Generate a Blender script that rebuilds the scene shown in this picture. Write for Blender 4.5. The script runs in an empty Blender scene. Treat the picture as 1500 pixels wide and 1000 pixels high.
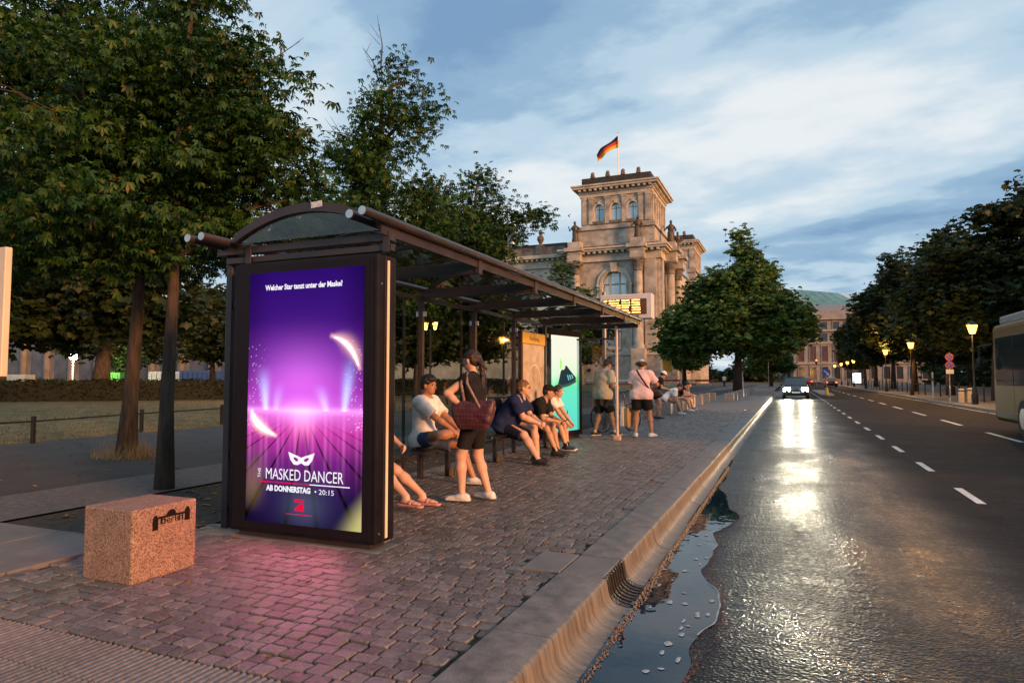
import bpy, math, random
import numpy as np
from mathutils import Vector, Matrix, Euler
rad = math.radians
scene = bpy.context.scene
col = scene.collection

# ------------------------------------------------------------------ camera
cam_d = bpy.data.cameras.new('camera'); cam = bpy.data.objects.new('camera', cam_d); col.objects.link(cam)
cam_d.sensor_width = 36.0; cam_d.lens = 23.28; cam_d.clip_start = 0.05; cam_d.clip_end = 3000
cam.location = (0, 0, 1.35); cam.rotation_euler = (rad(90 + 3.13), 0, rad(22.66))
scene.camera = cam

# ------------------------------------------------------------------ sky
SUN_AZ, SUN_EL = (0.92, -0.39), rad(11)
world = bpy.data.worlds.new('World'); scene.world = world; world.use_nodes = True
nt = world.node_tree; nt.nodes.clear()
def N(t, **k):
    n = nt.nodes.new(t)
    for a, b in k.items(): setattr(n, a, b)
    return n
def L(a, b): nt.links.new(a, b)
def mathn(op, a, b=None, c=None):
    n = N('ShaderNodeMath', operation=op)
    for i, v in enumerate((a, b, c)):
        if v is None: continue
        if isinstance(v, (int, float)): n.inputs[i].default_value = v
        else: L(v, n.inputs[i])
    return n.outputs[0]
out = N('ShaderNodeOutputWorld'); bg = N('ShaderNodeBackground'); bg.inputs[1].default_value = 0.1
sky = N('ShaderNodeTexSky'); sky.sky_type = 'NISHITA'; sky.sun_disc = False
sky.sun_elevation = rad(4); sky.sun_rotation = math.atan2(SUN_AZ[0], SUN_AZ[1]); sky.air_density = 1.2; sky.ozone_density = 2.5
tc = N('ShaderNodeTexCoord'); sx = N('ShaderNodeSeparateXYZ'); L(tc.outputs['Generated'], sx.inputs[0])
zz = mathn('ADD', mathn('MAXIMUM', sx.outputs[2], 0.0), 0.16)
cx = N('ShaderNodeCombineXYZ'); L(mathn('DIVIDE', sx.outputs[0], zz), cx.inputs[0]); L(mathn('DIVIDE', sx.outputs[1], zz), cx.inputs[1])
mp = N('ShaderNodeMapping'); L(cx.outputs[0], mp.inputs[0]); mp.inputs['Scale'].default_value = (1.0, 1.35, 1); mp.inputs['Rotation'].default_value = (0, 0, rad(28)); mp.inputs['Location'].default_value = (9.5, 0.6, 0)
n1 = N('ShaderNodeTexNoise'); L(mp.outputs[0], n1.inputs['Vector']); n1.inputs['Scale'].default_value = 0.85; n1.inputs['Detail'].default_value = 7; n1.inputs['Roughness'].default_value = 0.5; n1.inputs['Distortion'].default_value = 0.35
n2 = N('ShaderNodeTexNoise'); L(mp.outputs[0], n2.inputs['Vector']); n2.inputs['Scale'].default_value = 2.6; n2.inputs['Detail'].default_value = 5; n2.inputs['Roughness'].default_value = 0.55
dens = mathn('ADD', mathn('MULTIPLY', n1.outputs[0], 0.66), mathn('MULTIPLY', n2.outputs[0], 0.34))
cr = N('ShaderNodeValToRGB'); L(dens, cr.inputs[0])
cr.color_ramp.interpolation = 'EASE'
e = cr.color_ramp.elements
e[0].position = 0.34; e[0].color = (0.22, 0.38, 0.60, 1)
e[1].position = 0.63; e[1].color = (0.90, 0.95, 0.98, 1)
m_ = e.new(0.42); m_.color = (0.33, 0.51, 0.71, 1)
m_ = e.new(0.49); m_.color = (0.55, 0.72, 0.86, 1)
scl = N('ShaderNodeMix', data_type='RGBA', blend_type='MULTIPLY'); scl.inputs[0].default_value = 1
L(cr.outputs[0], scl.inputs[6]); scl.inputs[7].default_value = (8.6, 8.6, 8.6, 1)
mx = N('ShaderNodeMix', data_type='RGBA'); mx.inputs[0].default_value = 0.88
L(sky.outputs[0], mx.inputs[6]); L(scl.outputs[2], mx.inputs[7])
L(mx.outputs[2], bg.inputs[0]); L(bg.outputs[0], out.inputs[0])

# ------------------------------------------------------------------ sun: low warm dusk glow, also standing in for unseen street lamps
sd = bpy.data.lights.new('sun', 'SUN'); sd.energy = 5.0; sd.angle = rad(12); sd.color = (1.0, 0.44, 0.155)
sun = bpy.data.objects.new('sun', sd); col.objects.link(sun)
v = Vector((SUN_AZ[0] * math.cos(SUN_EL), SUN_AZ[1] * math.cos(SUN_EL), math.sin(SUN_EL)))
sun.rotation_euler = v.to_track_quat('Z', 'Y').to_euler(); sun.location = (20, -10, 12)

# ------------------------------------------------------------------ picture
vs = scene.view_settings; vs.view_transform = 'Standard'; vs.look = 'None'; vs.exposure = 0.25; vs.gamma = 1.0; vs.use_curve_mapping = False
cy = scene.cycles
cy.use_denoising = True; cy.max_bounces = 8; cy.transparent_max_bounces = 16; cy.sample_clamp_indirect = 4.0; cy.caustics_reflective = False; cy.caustics_refractive = False
scene.render.film_transparent = False

# ================================================================== helpers
MATS = {}
def s2l(c):
    return tuple(((x / 255.0) / 12.92 if x / 255.0 <= 0.04045 else ((x / 255.0 + 0.055) / 1.055) ** 2.4) for x in c)
def newmat(name):
    m = bpy.data.materials.new(name); m.use_nodes = True
    t = m.node_tree; t.nodes.clear()
    o = t.nodes.new('ShaderNodeOutputMaterial'); b = t.nodes.new('ShaderNodeBsdfPrincipled')
    t.links.new(b.outputs[0], o.inputs[0])
    return m, t, b, o
def mat(name, c=(0.5, 0.5, 0.5), rough=0.6, metal=0.0, var=0.25, scale=6.0, bump=0.0, bscale=60.0, c2=None, spec=0.5, island=0.0, detail=5, rvar=0.0, coat=0.0, stretch=None, coords='Object', emit=0.0):
    if name in MATS: return MATS[name]
    m, t, b, o = newmat(name)
    nd, lk = t.nodes, t.links
    c = tuple(c); c2 = tuple(c2) if c2 else tuple(min(1, x * (1 + var)) for x in c)
    c1 = tuple(x * (1 - var) for x in c)
    tcn = nd.new('ShaderNodeTexCoord'); src = tcn.outputs[coords]
    if stretch:
        mpn = nd.new('ShaderNodeMapping'); mpn.inputs['Scale'].default_value = stretch; lk.new(src, mpn.inputs[0]); src = mpn.outputs[0]
    nz = nd.new('ShaderNodeTexNoise'); lk.new(src, nz.inputs['Vector']); nz.inputs['Scale'].default_value = scale; nz.inputs['Detail'].default_value = detail; nz.inputs['Roughness'].default_value = 0.62
    rp = nd.new('ShaderNodeValToRGB'); lk.new(nz.outputs[0], rp.inputs[0])
    rp.color_ramp.elements[0].position = 0.32; rp.color_ramp.elements[0].color = (*c1, 1)
    rp.color_ramp.elements[1].position = 0.68; rp.color_ramp.elements[1].color = (*c2, 1)
    cout = rp.outputs[0]
    if island > 0:
        g = nd.new('ShaderNodeNewGeometry'); oi = nd.new('ShaderNodeObjectInfo')
        ad = nd.new('ShaderNodeMath'); ad.operation = 'ADD'; lk.new(g.outputs['Random Per Island'], ad.inputs[0]); lk.new(oi.outputs['Random'], ad.inputs[1])
        fr = nd.new('ShaderNodeMath'); fr.operation = 'FRACT'; lk.new(ad.outputs[0], fr.inputs[0])
        mr = nd.new('ShaderNodeMapRange'); lk.new(fr.outputs[0], mr.inputs[0]); mr.inputs[3].default_value = 1 - island; mr.inputs[4].default_value = 1 + island
        hm = nd.new('ShaderNodeHueSaturation'); lk.new(cout, hm.inputs['Color']); lk.new(mr.outputs[0], hm.inputs['Value']); cout = hm.outputs[0]
    lk.new(cout, b.inputs['Base Color'])
    b.inputs['Roughness'].default_value = rough; b.inputs['Metallic'].default_value = metal
    b.inputs['Specular IOR Level'].default_value = spec
    if coat: b.inputs['Coat Weight'].default_value = coat; b.inputs['Coat Roughness'].default_value = 0.12
    if rvar:
        mr = nd.new('ShaderNodeMapRange'); lk.new(nz.outputs[0], mr.inputs[0]); mr.inputs[1].default_value = 0.3; mr.inputs[2].default_value = 0.7
        mr.inputs[3].default_value = max(0.03, rough - rvar); mr.inputs[4].default_value = min(1, rough + rvar); lk.new(mr.outputs[0], b.inputs['Roughness'])
    if bump:
        nb = nd.new('ShaderNodeTexNoise'); lk.new(src, nb.inputs['Vector']); nb.inputs['Scale'].default_value = bscale; nb.inputs['Detail'].default_value = 4
        bp = nd.new('ShaderNodeBump'); bp.inputs['Strength'].default_value = bump; bp.inputs['Distance'].default_value = 0.02
        lk.new(nb.outputs[0], bp.inputs['Height']); lk.new(bp.outputs[0], b.inputs['Normal'])
    if emit:
        lk.new(cout, b.inputs['Emission Color']); b.inputs['Emission Strength'].default_value = emit
    MATS[name] = m; return m
def emat(name, c, strength=1.0):
    if name in MATS: return MATS[name]
    m = bpy.data.materials.new(name); m.use_nodes = True; t = m.node_tree; t.nodes.clear()
    o = t.nodes.new('ShaderNodeOutputMaterial'); em = t.nodes.new('ShaderNodeEmission')
    em.inputs[0].default_value = (*c, 1); em.inputs[1].default_value = strength
    t.links.new(em.outputs[0], o.inputs[0]); MATS[name] = m; return m
def gmat(name, c=(0.8, 0.85, 0.83), refl=0.10, rough=0.02, tint=0.9):
    """thin pane: clear straight through with a fresnel reflection"""
    if name in MATS: return MATS[name]
    m = bpy.data.materials.new(name); m.use_nodes = True; t = m.node_tree; t.nodes.clear()
    o = t.nodes.new('ShaderNodeOutputMaterial'); tr = t.nodes.new('ShaderNodeBsdfTransparent'); gl = t.nodes.new('ShaderNodeBsdfGlossy')
    tr.inputs[0].default_value = (*[x * tint for x in c], 1); gl.inputs['Roughness'].default_value = rough
    fr = t.nodes.new('ShaderNodeLayerWeight'); fr.inputs[0].default_value = 0.5
    pw = t.nodes.new('ShaderNodeMath'); pw.operation = 'POWER'; t.links.new(fr.outputs['Facing'], pw.inputs[0]); pw.inputs[1].default_value = 4.0
    ad = t.nodes.new('ShaderNodeMath'); ad.operation = 'MULTIPLY_ADD'; ad.use_clamp = True; t.links.new(pw.outputs[0], ad.inputs[0]); ad.inputs[1].default_value = 0.75; ad.inputs[2].default_value = refl * 0.5
    mx = t.nodes.new('ShaderNodeMixShader'); t.links.new(ad.outputs[0], mx.inputs[0]); t.links.new(tr.outputs[0], mx.inputs[1]); t.links.new(gl.outputs[0], mx.inputs[2])
    t.links.new(mx.outputs[0], o.inputs[0]); MATS[name] = m; return m

def tag(o, label=None, cat=None, group=None, kind=None):
    if label: o['label'] = label
    if cat: o['category'] = cat
    if group: o['group'] = group
    if kind: o['kind'] = kind
    return o
def thing(name, label, cat, loc=(0, 0, 0), rz=0.0, group=None):
    o = bpy.data.objects.new(name, None); o.empty_display_size = 0.1; col.objects.link(o)
    o.location = loc; o.rotation_euler = (0, 0, rz)
    return tag(o, label, cat, group)
def struct(name, label=None):
    o = bpy.data.objects.new(name, None); o.empty_display_size = 0.1; col.objects.link(o)
    return tag(o, label, None, None, 'structure')
def link(name, me, parent=None):
    o = bpy.data.objects.new(name, me); col.objects.link(o)
    if parent is not None: o.parent = parent
    return o
def children_of(o):
    return [c for c in bpy.data.objects if c.parent is o]
def copy_tree(o, parent=None, kids=None):
    if kids is None:
        kids = {}
        for c in bpy.data.objects:
            if c.parent is not None: kids.setdefault(c.parent.name, []).append(c)
    c = o.copy(); col.objects.link(c)
    c.parent = parent
    for ch in kids.get(o.name, []): copy_tree(ch, c, kids)
    return c

class MB:
    def __init__(s): s.v = []; s.f = []; s.m = []
    def add(s, vs, fs, mi=0):
        o = len(s.v); s.v += [tuple(p) for p in vs]; s.f += [tuple(i + o for i in f) for f in fs]; s.m += [mi] * len(fs)
        return s
    def box(s, x0, x1, y0, y1, z0, z1, mi=0):
        x0, x1 = min(x0, x1), max(x0, x1); y0, y1 = min(y0, y1), max(y0, y1); z0, z1 = min(z0, z1), max(z0, z1)
        return s.add([(x0, y0, z0), (x1, y0, z0), (x1, y1, z0), (x0, y1, z0), (x0, y0, z1), (x1, y0, z1), (x1, y1, z1), (x0, y1, z1)],
                     [(3, 2, 1, 0), (4, 5, 6, 7), (0, 1, 5, 4), (1, 2, 6, 5), (2, 3, 7, 6), (3, 0, 4, 7)], mi)
    def cbox(s, c, d, R=None, mi=0):
        vs = []
        for sz in (-1, 1):
            for sx_, sy_ in ((-1, -1), (1, -1), (1, 1), (-1, 1)):
                p = Vector((sx_ * d[0] / 2, sy_ * d[1] / 2, sz * d[2] / 2))
                if R is not None: p = R @ p
                vs.append(p + Vector(c))
        return s.add(vs, [(3, 2, 1, 0), (4, 5, 6, 7), (0, 1, 5, 4), (1, 2, 6, 5), (2, 3, 7, 6), (3, 0, 4, 7)], mi)
    def bar(s, a, b, w, h, up=(0, 0, 1), mi=0):
        a, b = Vector(a), Vector(b); d = b - a; ln = d.length; z = d.normalized(); x = z.cross(Vector(up))
        if x.length < 1e-5: x = Vector((1, 0, 0))
        x.normalize(); y = z.cross(x)
        R = Matrix((x, y, z)).transposed()
        return s.cbox((a + b) / 2, (w, h, ln), R, mi)
    def tube(s, pts, r, n=10, cap=True, mi=0, squash=None):
        pts = [Vector(p) for p in pts]; k = len(pts)
        rs = r if hasattr(r, '__len__') else [r] * k
        vs = []; prev = None
        for i, p in enumerate(pts):
            d = (pts[min(i + 1, k - 1)] - pts[max(i - 1, 0)]).normalized()
            if prev is None:
                x = d.cross(Vector((0, 0, 1)))
                if x.length < 1e-3: x = Vector((1, 0, 0))
            else: x = prev - d * prev.dot(d)
            x.normalize(); prev = x; y = d.cross(x)
            for j in range(n):
                a = 2 * math.pi * j / n
                vs.append(p + (x * math.cos(a) + y * math.sin(a)) * rs[i])
        fs = []
        for i in range(k - 1):
            for j in range(n):
                j2 = (j + 1) % n
                fs.append((i * n + j, i * n + j2, (i + 1) * n + j2, (i + 1) * n + j))
        if cap: fs.append(tuple(range(n - 1, -1, -1))); fs.append(tuple((k - 1) * n + j for j in range(n)))
        return s.add(vs, fs, mi)
    def lathe(s, prof, c=(0, 0, 0), n=16, mi=0, arc=None):
        c = Vector(c); vs = []; k = len(prof)
        for (r, z) in prof:
            for j in range(n):
                a = 2 * math.pi * j / n
                vs.append(c + Vector((r * math.cos(a), r * math.sin(a), z)))
        fs = []
        for i in range(k - 1):
            for j in range(n):
                j2 = (j + 1) % n; fs.append((i * n + j, i * n + j2, (i + 1) * n + j2, (i + 1) * n + j))
        fs.append(tuple(range(n - 1, -1, -1))); fs.append(tuple((k - 1) * n + j for j in range(n)))
        return s.add(vs, fs, mi)
    def prism(s, poly, a, b, axis='y', mi=0):
        """poly: 2-D outline; axis y: (x,z); axis x: (y,z); axis z: (x,y)"""
        def P(p, t):
            return (p[0], t, p[1]) if axis == 'y' else ((t, p[0], p[1]) if axis == 'x' else (p[0], p[1], t))
        n = len(poly); vs = [P(p, a) for p in poly] + [P(p, b) for p in poly]
        fs = [tuple(range(n - 1, -1, -1)), tuple(range(n, 2 * n))] + [(i, (i + 1) % n, n + (i + 1) % n, n + i) for i in range(n)]
        return s.add(vs, fs, mi)
    def strip(s, outer, inner, a, b, axis='y', mi=0):
        """solid between two open outlines (same count), extruded"""
        for i in range(len(outer) - 1):
            s.prism([outer[i], outer[i + 1], inner[i + 1], inner[i]], a, b, axis, mi)
        return s
    def ell(s, c, r, n=10, m=6, mi=0, R=None):
        prof = []; vs = []; c = Vector(c)
        for i in range(m + 1):
            t = math.pi * i / m - math.pi / 2
            for j in range(n):
                a = 2 * math.pi * j / n
                p = Vector((r[0] * max(math.cos(t), .02) * math.cos(a), r[1] * max(math.cos(t), .02) * math.sin(a), r[2] * math.sin(t)))
                if R is not None: p = R @ p
                vs.append(c + p)
        fs = [(i * n + j, i * n + (j + 1) % n, (i + 1) * n + (j + 1) % n, (i + 1) * n + j) for i in range(m) for j in range(n)]
        fs.append(tuple(range(n - 1, -1, -1))); fs.append(tuple(m * n + j for j in range(n)))
        return s.add(vs, fs, mi)
    def build(s, name, mats, parent=None, smooth=False, bevel=0.0, world=True, seg=2, fix=True):
        me = bpy.data.meshes.new(name)
        vs = s.v
        if parent is not None and world:
            off = Vector((0, 0, 0)); p = parent
            while p is not None: off += p.location; p = p.parent
            vs = [(a[0] - off.x, a[1] - off.y, a[2] - off.z) for a in vs]
        me.from_pydata(vs, [], s.f)
        if not isinstance(mats, (list, tuple)): mats = [mats]
        for m in mats: me.materials.append(m)
        if len(mats) > 1: me.polygons.foreach_set('material_index', s.m)
        if fix:
            import bmesh
            bm = bmesh.new(); bm.from_mesh(me); bmesh.ops.recalc_face_normals(bm, faces=bm.faces); bm.to_mesh(me); bm.free()
        if smooth:
            me.polygons.foreach_set('use_smooth', [True] * len(me.polygons))
        me.update()
        o = link(name, me, parent)
        if smooth == 'auto':
            try: me.set_sharp_from_angle(angle=rad(35))
            except Exception: pass
        if bevel:
            b = o.modifiers.new('bevel', 'BEVEL'); b.width = bevel; b.segments = seg; b.limit_method = 'ANGLE'; b.angle_limit = rad(40)
        return o
def np_mesh(name, V, F, m, parent=None, smooth=False):
    """V (n,3), F (k,4) or (k,3) numpy"""
    me = bpy.data.meshes.new(name); k = F.shape[1]
    me.vertices.add(len(V)); me.vertices.foreach_set('co', np.asarray(V, np.float32).ravel())
    me.loops.add(F.size); me.loops.foreach_set('vertex_index', np.asarray(F, np.int32).ravel())
    me.polygons.add(len(F)); me.polygons.foreach_set('loop_start', np.arange(0, F.size, k, dtype=np.int32)); me.polygons.foreach_set('loop_total', np.full(len(F), k, np.int32))
    if smooth: me.polygons.foreach_set('use_smooth', np.ones(len(F), bool))
    me.materials.append(m); me.update(calc_edges=True)
    return link(name, me, parent)
def text(body, size, m, name='lettering', parent=None, loc=(0, 0, 0), R=None, align='CENTER', sx=1.0, offset=0.0, width=None, extr=0.0, shear=0.0, space=1.0):
    c = bpy.data.curves.new('t', 'FONT'); c.body = body; c.size = size; c.align_x = align; c.align_y = 'CENTER'; c.offset = offset; c.extrude = extr; c.shear = shear; c.space_character = space; c.resolution_u = 3
    o = bpy.data.objects.new('t', c); col.objects.link(o)
    me = bpy.data.meshes.new_from_object(o.evaluated_get(bpy.context.evaluated_depsgraph_get()))
    bpy.data.objects.remove(o)
    n = len(me.vertices); a = np.empty(n * 3, np.float32); me.vertices.foreach_get('co', a); a = a.reshape(-1, 3)
    if width: 
        w = a[:, 0].max() - a[:, 0].min(); sx = width / w
    a[:, 0] *= sx
    Rm = np.array(R if R is not None else Matrix.Identity(3)); a = a @ Rm.T + np.array(loc)
    me.vertices.foreach_set('co', a.astype(np.float32).ravel()); me.materials.clear(); me.materials.append(m); me.update()
    return link(name, me, parent)
RX90 = Matrix.Rotation(rad(90), 3, 'X')     # text in the x-z plane, seen from -y
def gp(x, y, z=0.0, f=970.0):
    """photo pixel -> point on the plane z (used only to read sizes off the photograph)"""
    th = rad(22.66); h = 1.35 - z
    dep = f * h / (y - 553.0); X = (x - 1155.0) * math.cos(th) * dep / f
    return (X, (dep + X * math.sin(th)) / math.cos(th))
# ================================================================== GROUND
RZ = -0.18
def sheet(name, x0, x1, y0, y1, z, m, parent=None, kind='structure', nx=1, ny=1, label=None):
    xs = np.linspace(x0, x1, nx + 1); ys = np.linspace(y0, y1, ny + 1)
    X, Y = np.meshgrid(xs, ys); V = np.stack([X.ravel(), Y.ravel(), np.full(X.size, z)], 1)
    i = np.arange(ny)[:, None] * (nx + 1) + np.arange(nx)[None]; i = i.ravel()
    F = np.stack([i, i + 1, i + nx + 2, i + nx + 1], 1)
    o = np_mesh(name, V, F, m, parent)
    if parent is None: tag(o, label, None, None, kind)
    return o
m_earth = mat('earth', (0.06, 0.05, 0.038), 0.95, var=0.4, scale=2.0, bump=0.6, bscale=30)
m_grass = mat('dry_lawn', (0.085, 0.085, 0.028), 0.95, var=0.35, scale=1.3, c2=(0.20, 0.155, 0.07), bump=1.0, bscale=25, detail=9)
m_path = mat('park_path', (0.045, 0.041, 0.042), 0.85, var=0.3, scale=1.5, bump=0.4, bscale=70, detail=8)
m_conc = mat('concrete', (0.14, 0.133, 0.13), 0.85, var=0.2, scale=3.0, bump=0.25, bscale=80, detail=8)
m_mosaic = mat('mosaic_setts', (0.11, 0.10, 0.10), 0.8, var=0.35, scale=14, bump=0.9, bscale=22)
sheet('terrain', -1500, 1500, -300, 2500, -0.40, m_earth)
sheet('lawn', -420, -14.6, -60, 128, -0.03, m_grass)
sheet('park_path', -14.75, -8.24, -60, 128, 0.0, m_path)
sheet('mosaic_path', -8.24, -6.82, -60, 128, 0.012, m_mosaic)
sheet('tree_bed', -6.82, -5.0, 3.93, 18.5, -0.006, mat('bed_soil', (0.035, 0.028, 0.022), 0.95, var=0.5, scale=9, bump=1.0, bscale=40))
cp = struct('concrete_path')
for i, y in enumerate(np.arange(-1.8, 3.9, 0.95)):
    for j in range(2):
        MB().box(-6.815 + j * 0.905, -5.915 + j * 0.905 - 0.004, y + 0.004, min(y + 0.945, 3.92), -0.05, 0.012 + 0.003 * ((i + j) % 2)).build('slab', m_conc, cp, bevel=0.006)
sheet('plaza', -6.82, -5.0, 18.5, 128, 0.0, m_path)

# road ------------------------------------------------------------------
def road_mat():
    m, t, b, o = newmat('wet_asphalt'); nd, lk = t.nodes, t.links
    def n(ty, **k):
        x = nd.new(ty)
        for a, c in k.items(): setattr(x, a, c)
        return x
    def mt(op, a, c=None, d=None, clamp=False):
        x = n('ShaderNodeMath', operation=op, use_clamp=clamp)
        for i, q in enumerate((a, c, d)):
            if q is None: continue
            if isinstance(q, (int, float)): x.inputs[i].default_value = q
            else: lk.new(q, x.inputs[i])
        return x.outputs[0]
    def mr(v, a, c, d, e_, smooth=True):
        x = n('ShaderNodeMapRange'); x.interpolation_type = 'SMOOTHSTEP' if smooth else 'LINEAR'
        lk.new(v, x.inputs[0])
        for i, q in enumerate((a, c, d, e_)): x.inputs[i + 1].default_value = q
        return x.outputs[0]
    tcn = n('ShaderNodeTexCoord'); sp = n('ShaderNodeSeparateXYZ'); lk.new(tcn.outputs['Object'], sp.inputs[0])
    def noise(scale, det=4, st=None, rough=0.6, dist=0.0):
        x = n('ShaderNodeTexNoise'); src = tcn.outputs['Object']
        if st:
            mpn = n('ShaderNodeMapping'); mpn.inputs['Scale'].default_value = st; lk.new(src, mpn.inputs[0]); src = mpn.outputs[0]
        lk.new(src, x.inputs['Vector']); x.inputs['Scale'].default_value = scale; x.inputs['Detail'].default_value = det; x.inputs['Roughness'].default_value = rough; x.inputs['Distortion'].default_value = dist
        return x.outputs[0]
    big = noise(0.55, 5); X = mt('ADD', sp.outputs[0], mt('MULTIPLY', mt('SUBTRACT', big, 0.5), 0.9))
    wet = mr(X, 1.0, 2.0, 1.0, 0.0)                                   # the near lane is wet, the others are drying
    wetn = mt('MULTIPLY', wet, mr(noise(1.1, 6, (1, 0.35, 1)), 0.30, 0.60, 0.72, 1.0))
    Xs = mt('ADD', sp.outputs[0], mt('MULTIPLY', mt('SUBTRACT', noise(0.8, 3), 0.5), 0.12))
    def band(c, w): return mr(mt('ABSOLUTE', mt('SUBTRACT', Xs, c)), 0.0, w, 1.0, 0.0)
    tr = mt('MAXIMUM', band(0.47, 0.20), band(0.92, 0.12))
    tr = mt('MULTIPLY', tr, mt('MULTIPLY', mr(sp.outputs[1], 13.0, 5.0, 0.0, 1.0), mr(noise(1.7, 4), 0.35, 0.6, 0.25, 1.0)))
    def vor(sc, st=None):
        x = n('ShaderNodeTexVoronoi', feature='F1'); src = tcn.outputs['Object']
        if st:
            mpn = n('ShaderNodeMapping'); mpn.inputs['Scale'].default_value = st; lk.new(src, mpn.inputs[0]); src = mpn.outputs[0]
        lk.new(src, x.inputs['Vector']); x.inputs['Scale'].default_value = sc; return x.outputs['Distance']
    stone = vor(46); coarse = vor(21, (1, 0.62, 1)); rip = noise(3.2, 4, (0.16, 1.6, 1.0), 0.65, 0.5); rut = noise(1.0, 3, (7.0, 0.10, 1.0))
    patch = mr(noise(1.4, 5, (1, .6, 1)), 0.38, 0.62, 0.35, 1.0)
    h = mt('ADD', mt('MULTIPLY', stone, 0.45), mt('MULTIPLY', mt('MULTIPLY', coarse, mt('ADD', 0.16, mt('MULTIPLY', tr, 1.2))), patch))
    bp = n('ShaderNodeBump'); bp.inputs['Strength'].default_value = 1.0; bp.inputs['Distance'].default_value = 0.013; lk.new(h, bp.inputs['Height'])
    bp2 = n('ShaderNodeBump'); bp2.inputs['Strength'].default_value = 0.5; bp2.inputs['Distance'].default_value = 0.03
    lk.new(mt('ADD', rip, mt('MULTIPLY', rut, 0.5)), bp2.inputs['Height']); lk.new(bp.outputs[0], bp2.inputs['Normal'])
    lk.new(bp2.outputs[0], b.inputs['Normal'])
    film = mr(coarse, 0.0, 0.60, 0.25, 1.0, False)
    wr_ = mt('ADD', mr(patch, .35, 1., .24, .12), mt('MULTIPLY', film, 0.20))
    mixr = n('ShaderNodeMix'); mixr.data_type = 'FLOAT'; lk.new(wetn, mixr.inputs[0]); mixr.inputs[2].default_value = 0.8; lk.new(wr_, mixr.inputs[3])
    lk.new(mixr.outputs[0], b.inputs['Roughness'])
    rp = n('ShaderNodeValToRGB'); lk.new(noise(2.2, 8), rp.inputs[0]); rp.color_ramp.elements[0].position = 0.3; rp.color_ramp.elements[1].position = 0.7
    rp.color_ramp.elements[0].color = (0.013, 0.012, 0.013, 1); rp.color_ramp.elements[1].color = (0.030, 0.027, 0.028, 1)
    dk = n('ShaderNodeMix', data_type='RGBA', blend_type='MULTIPLY'); lk.new(wetn, dk.inputs[0]); lk.new(rp.outputs[0], dk.inputs[6]); dk.inputs[7].default_value = (0.30, 0.30, 0.32, 1)
    lk.new(dk.outputs[2], b.inputs['Base Color']); lk.new(mr(wetn, 0.0, 1.0, 0.10, 0.36, False), b.inputs['Specular IOR Level'])
    return m
sheet('road', -1.16, 8.32, -30, 232, RZ, road_mat(), nx=1, ny=1)
m_white = mat('road_paint', (0.62, 0.60, 0.56), 0.55, var=0.35, scale=9, bump=0.3, bscale=80, c2=(0.75, 0.73, 0.70))
mk = struct('lane_markings')
def dash(x, y0, y1, w):
    MB().add([(x - w / 2, y0, RZ + .004), (x + w / 2, y0, RZ + .004), (x + w / 2, y1, RZ + .004), (x - w / 2, y1, RZ + .004)], [(0, 1, 2, 3)]).build('painted_dash', m_white, mk, fix=False)
for k in range(24):
    y = 9.7 + k * 3.05; dash(2.13, y, y + 1.25, 0.10)
for k in range(14):
    y = 13.3 + k * 6.0; dash(5.08, y, y + 3.0, 0.13)
for k in range(9):
    y = 15.5 + k * 6.5; dash(8.0, y, y + 6.2, 0.10)
# the far pavement on the right with its kerb
m_kerbd = mat('granite_kerb_far', (0.22, 0.20, 0.19), 0.75, var=0.25, scale=5, bump=0.2, bscale=60)
fk = struct('far_kerb')
for k in range(60):
    y = 6 + k * 2.5
    MB().box(8.32, 8.50, y, y + 2.485, RZ - .1, RZ + 0.12).build('kerb_stone', m_kerbd, fk, bevel=0.012)
sheet('far_pavement', 8.50, 300, -30, 232, RZ + 0.112, mat('far_paving', (0.13, 0.115, 0.10), 0.85, var=0.3, scale=2.2, bump=0.5, bscale=18, detail=8))
MB().box(-60, 120, 232, 262, -0.4, -0.06).build('cross_street', mat('cross_asphalt', (0.05, 0.048, 0.05), 0.6, var=0.2, scale=1.0)); tag(bpy.data.objects['cross_street'], kind='structure')
# traffic island ahead
isl = struct('traffic_island')
MB().prism([(2.45, 62), (2.9, 60.6), (3.5, 62), (3.7, 84), (2.4, 84)], RZ - .05, RZ + .13, 'z').build('kerb_stone', m_kerbd, isl, bevel=0.03)

# bus kerb with a hollow foot -------------------------------------------------
m_kerb = mat('kerb_granite', (0.115, 0.105, 0.103), 0.62, var=0.4, scale=7, bump=0.25, bscale=90, c2=(0.17, 0.158, 0.155), rvar=0.12)
def kerb_face_mat():
    m = mat('kerb_face', (0.135, 0.115, 0.095), 0.52, var=0.4, scale=1.0, bump=0.3, bscale=1.0, c2=(0.20, 0.17, 0.14), stretch=(9, 26, 2.2), rvar=0.12)
    return m
m_face = kerb_face_mat()
prof = [(-1.492, 0.006), (-1.186, 0.0)] + [(-1.172, -0.004), (-1.163, -0.014), (-1.155, -0.05), (-1.148, -0.09), (-1.138, -0.12), (-1.118, -0.145), (-1.085, -0.163), (-1.045, -0.172), (-1.005, -0.176)]
poly_k = prof + [(-1.005, -0.34), (-1.492, -0.34)]
kb = struct('bus_kerb')
def kerb_mesh(L_):
    mb = MB(); n = len(poly_k)
    vs = [(p[0], 0.004, p[1]) for p in poly_k] + [(p[0], L_ - 0.004, p[1]) for p in poly_k]
    fs = [tuple(range(n - 1, -1, -1)), tuple(range(n, 2 * n))]; mi = [0, 0]
    for i in range(n):
        fs.append((i, (i + 1) % n, n + (i + 1) % n, n + i)); mi.append(1 if 1 <= i <= 9 else 0)
    mb.v = vs; mb.f = fs; mb.m = mi; return mb
joints = [-1.2, -0.08, 1.05, 2.19, 3.33, 4.44]
ko = None
for a, c in list(zip(joints[:-1], joints[1:])):
    o = kerb_mesh(c - a).build('kerb_stone', [m_kerb, m_face], kb, smooth='auto'); o.location.y = a
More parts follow.
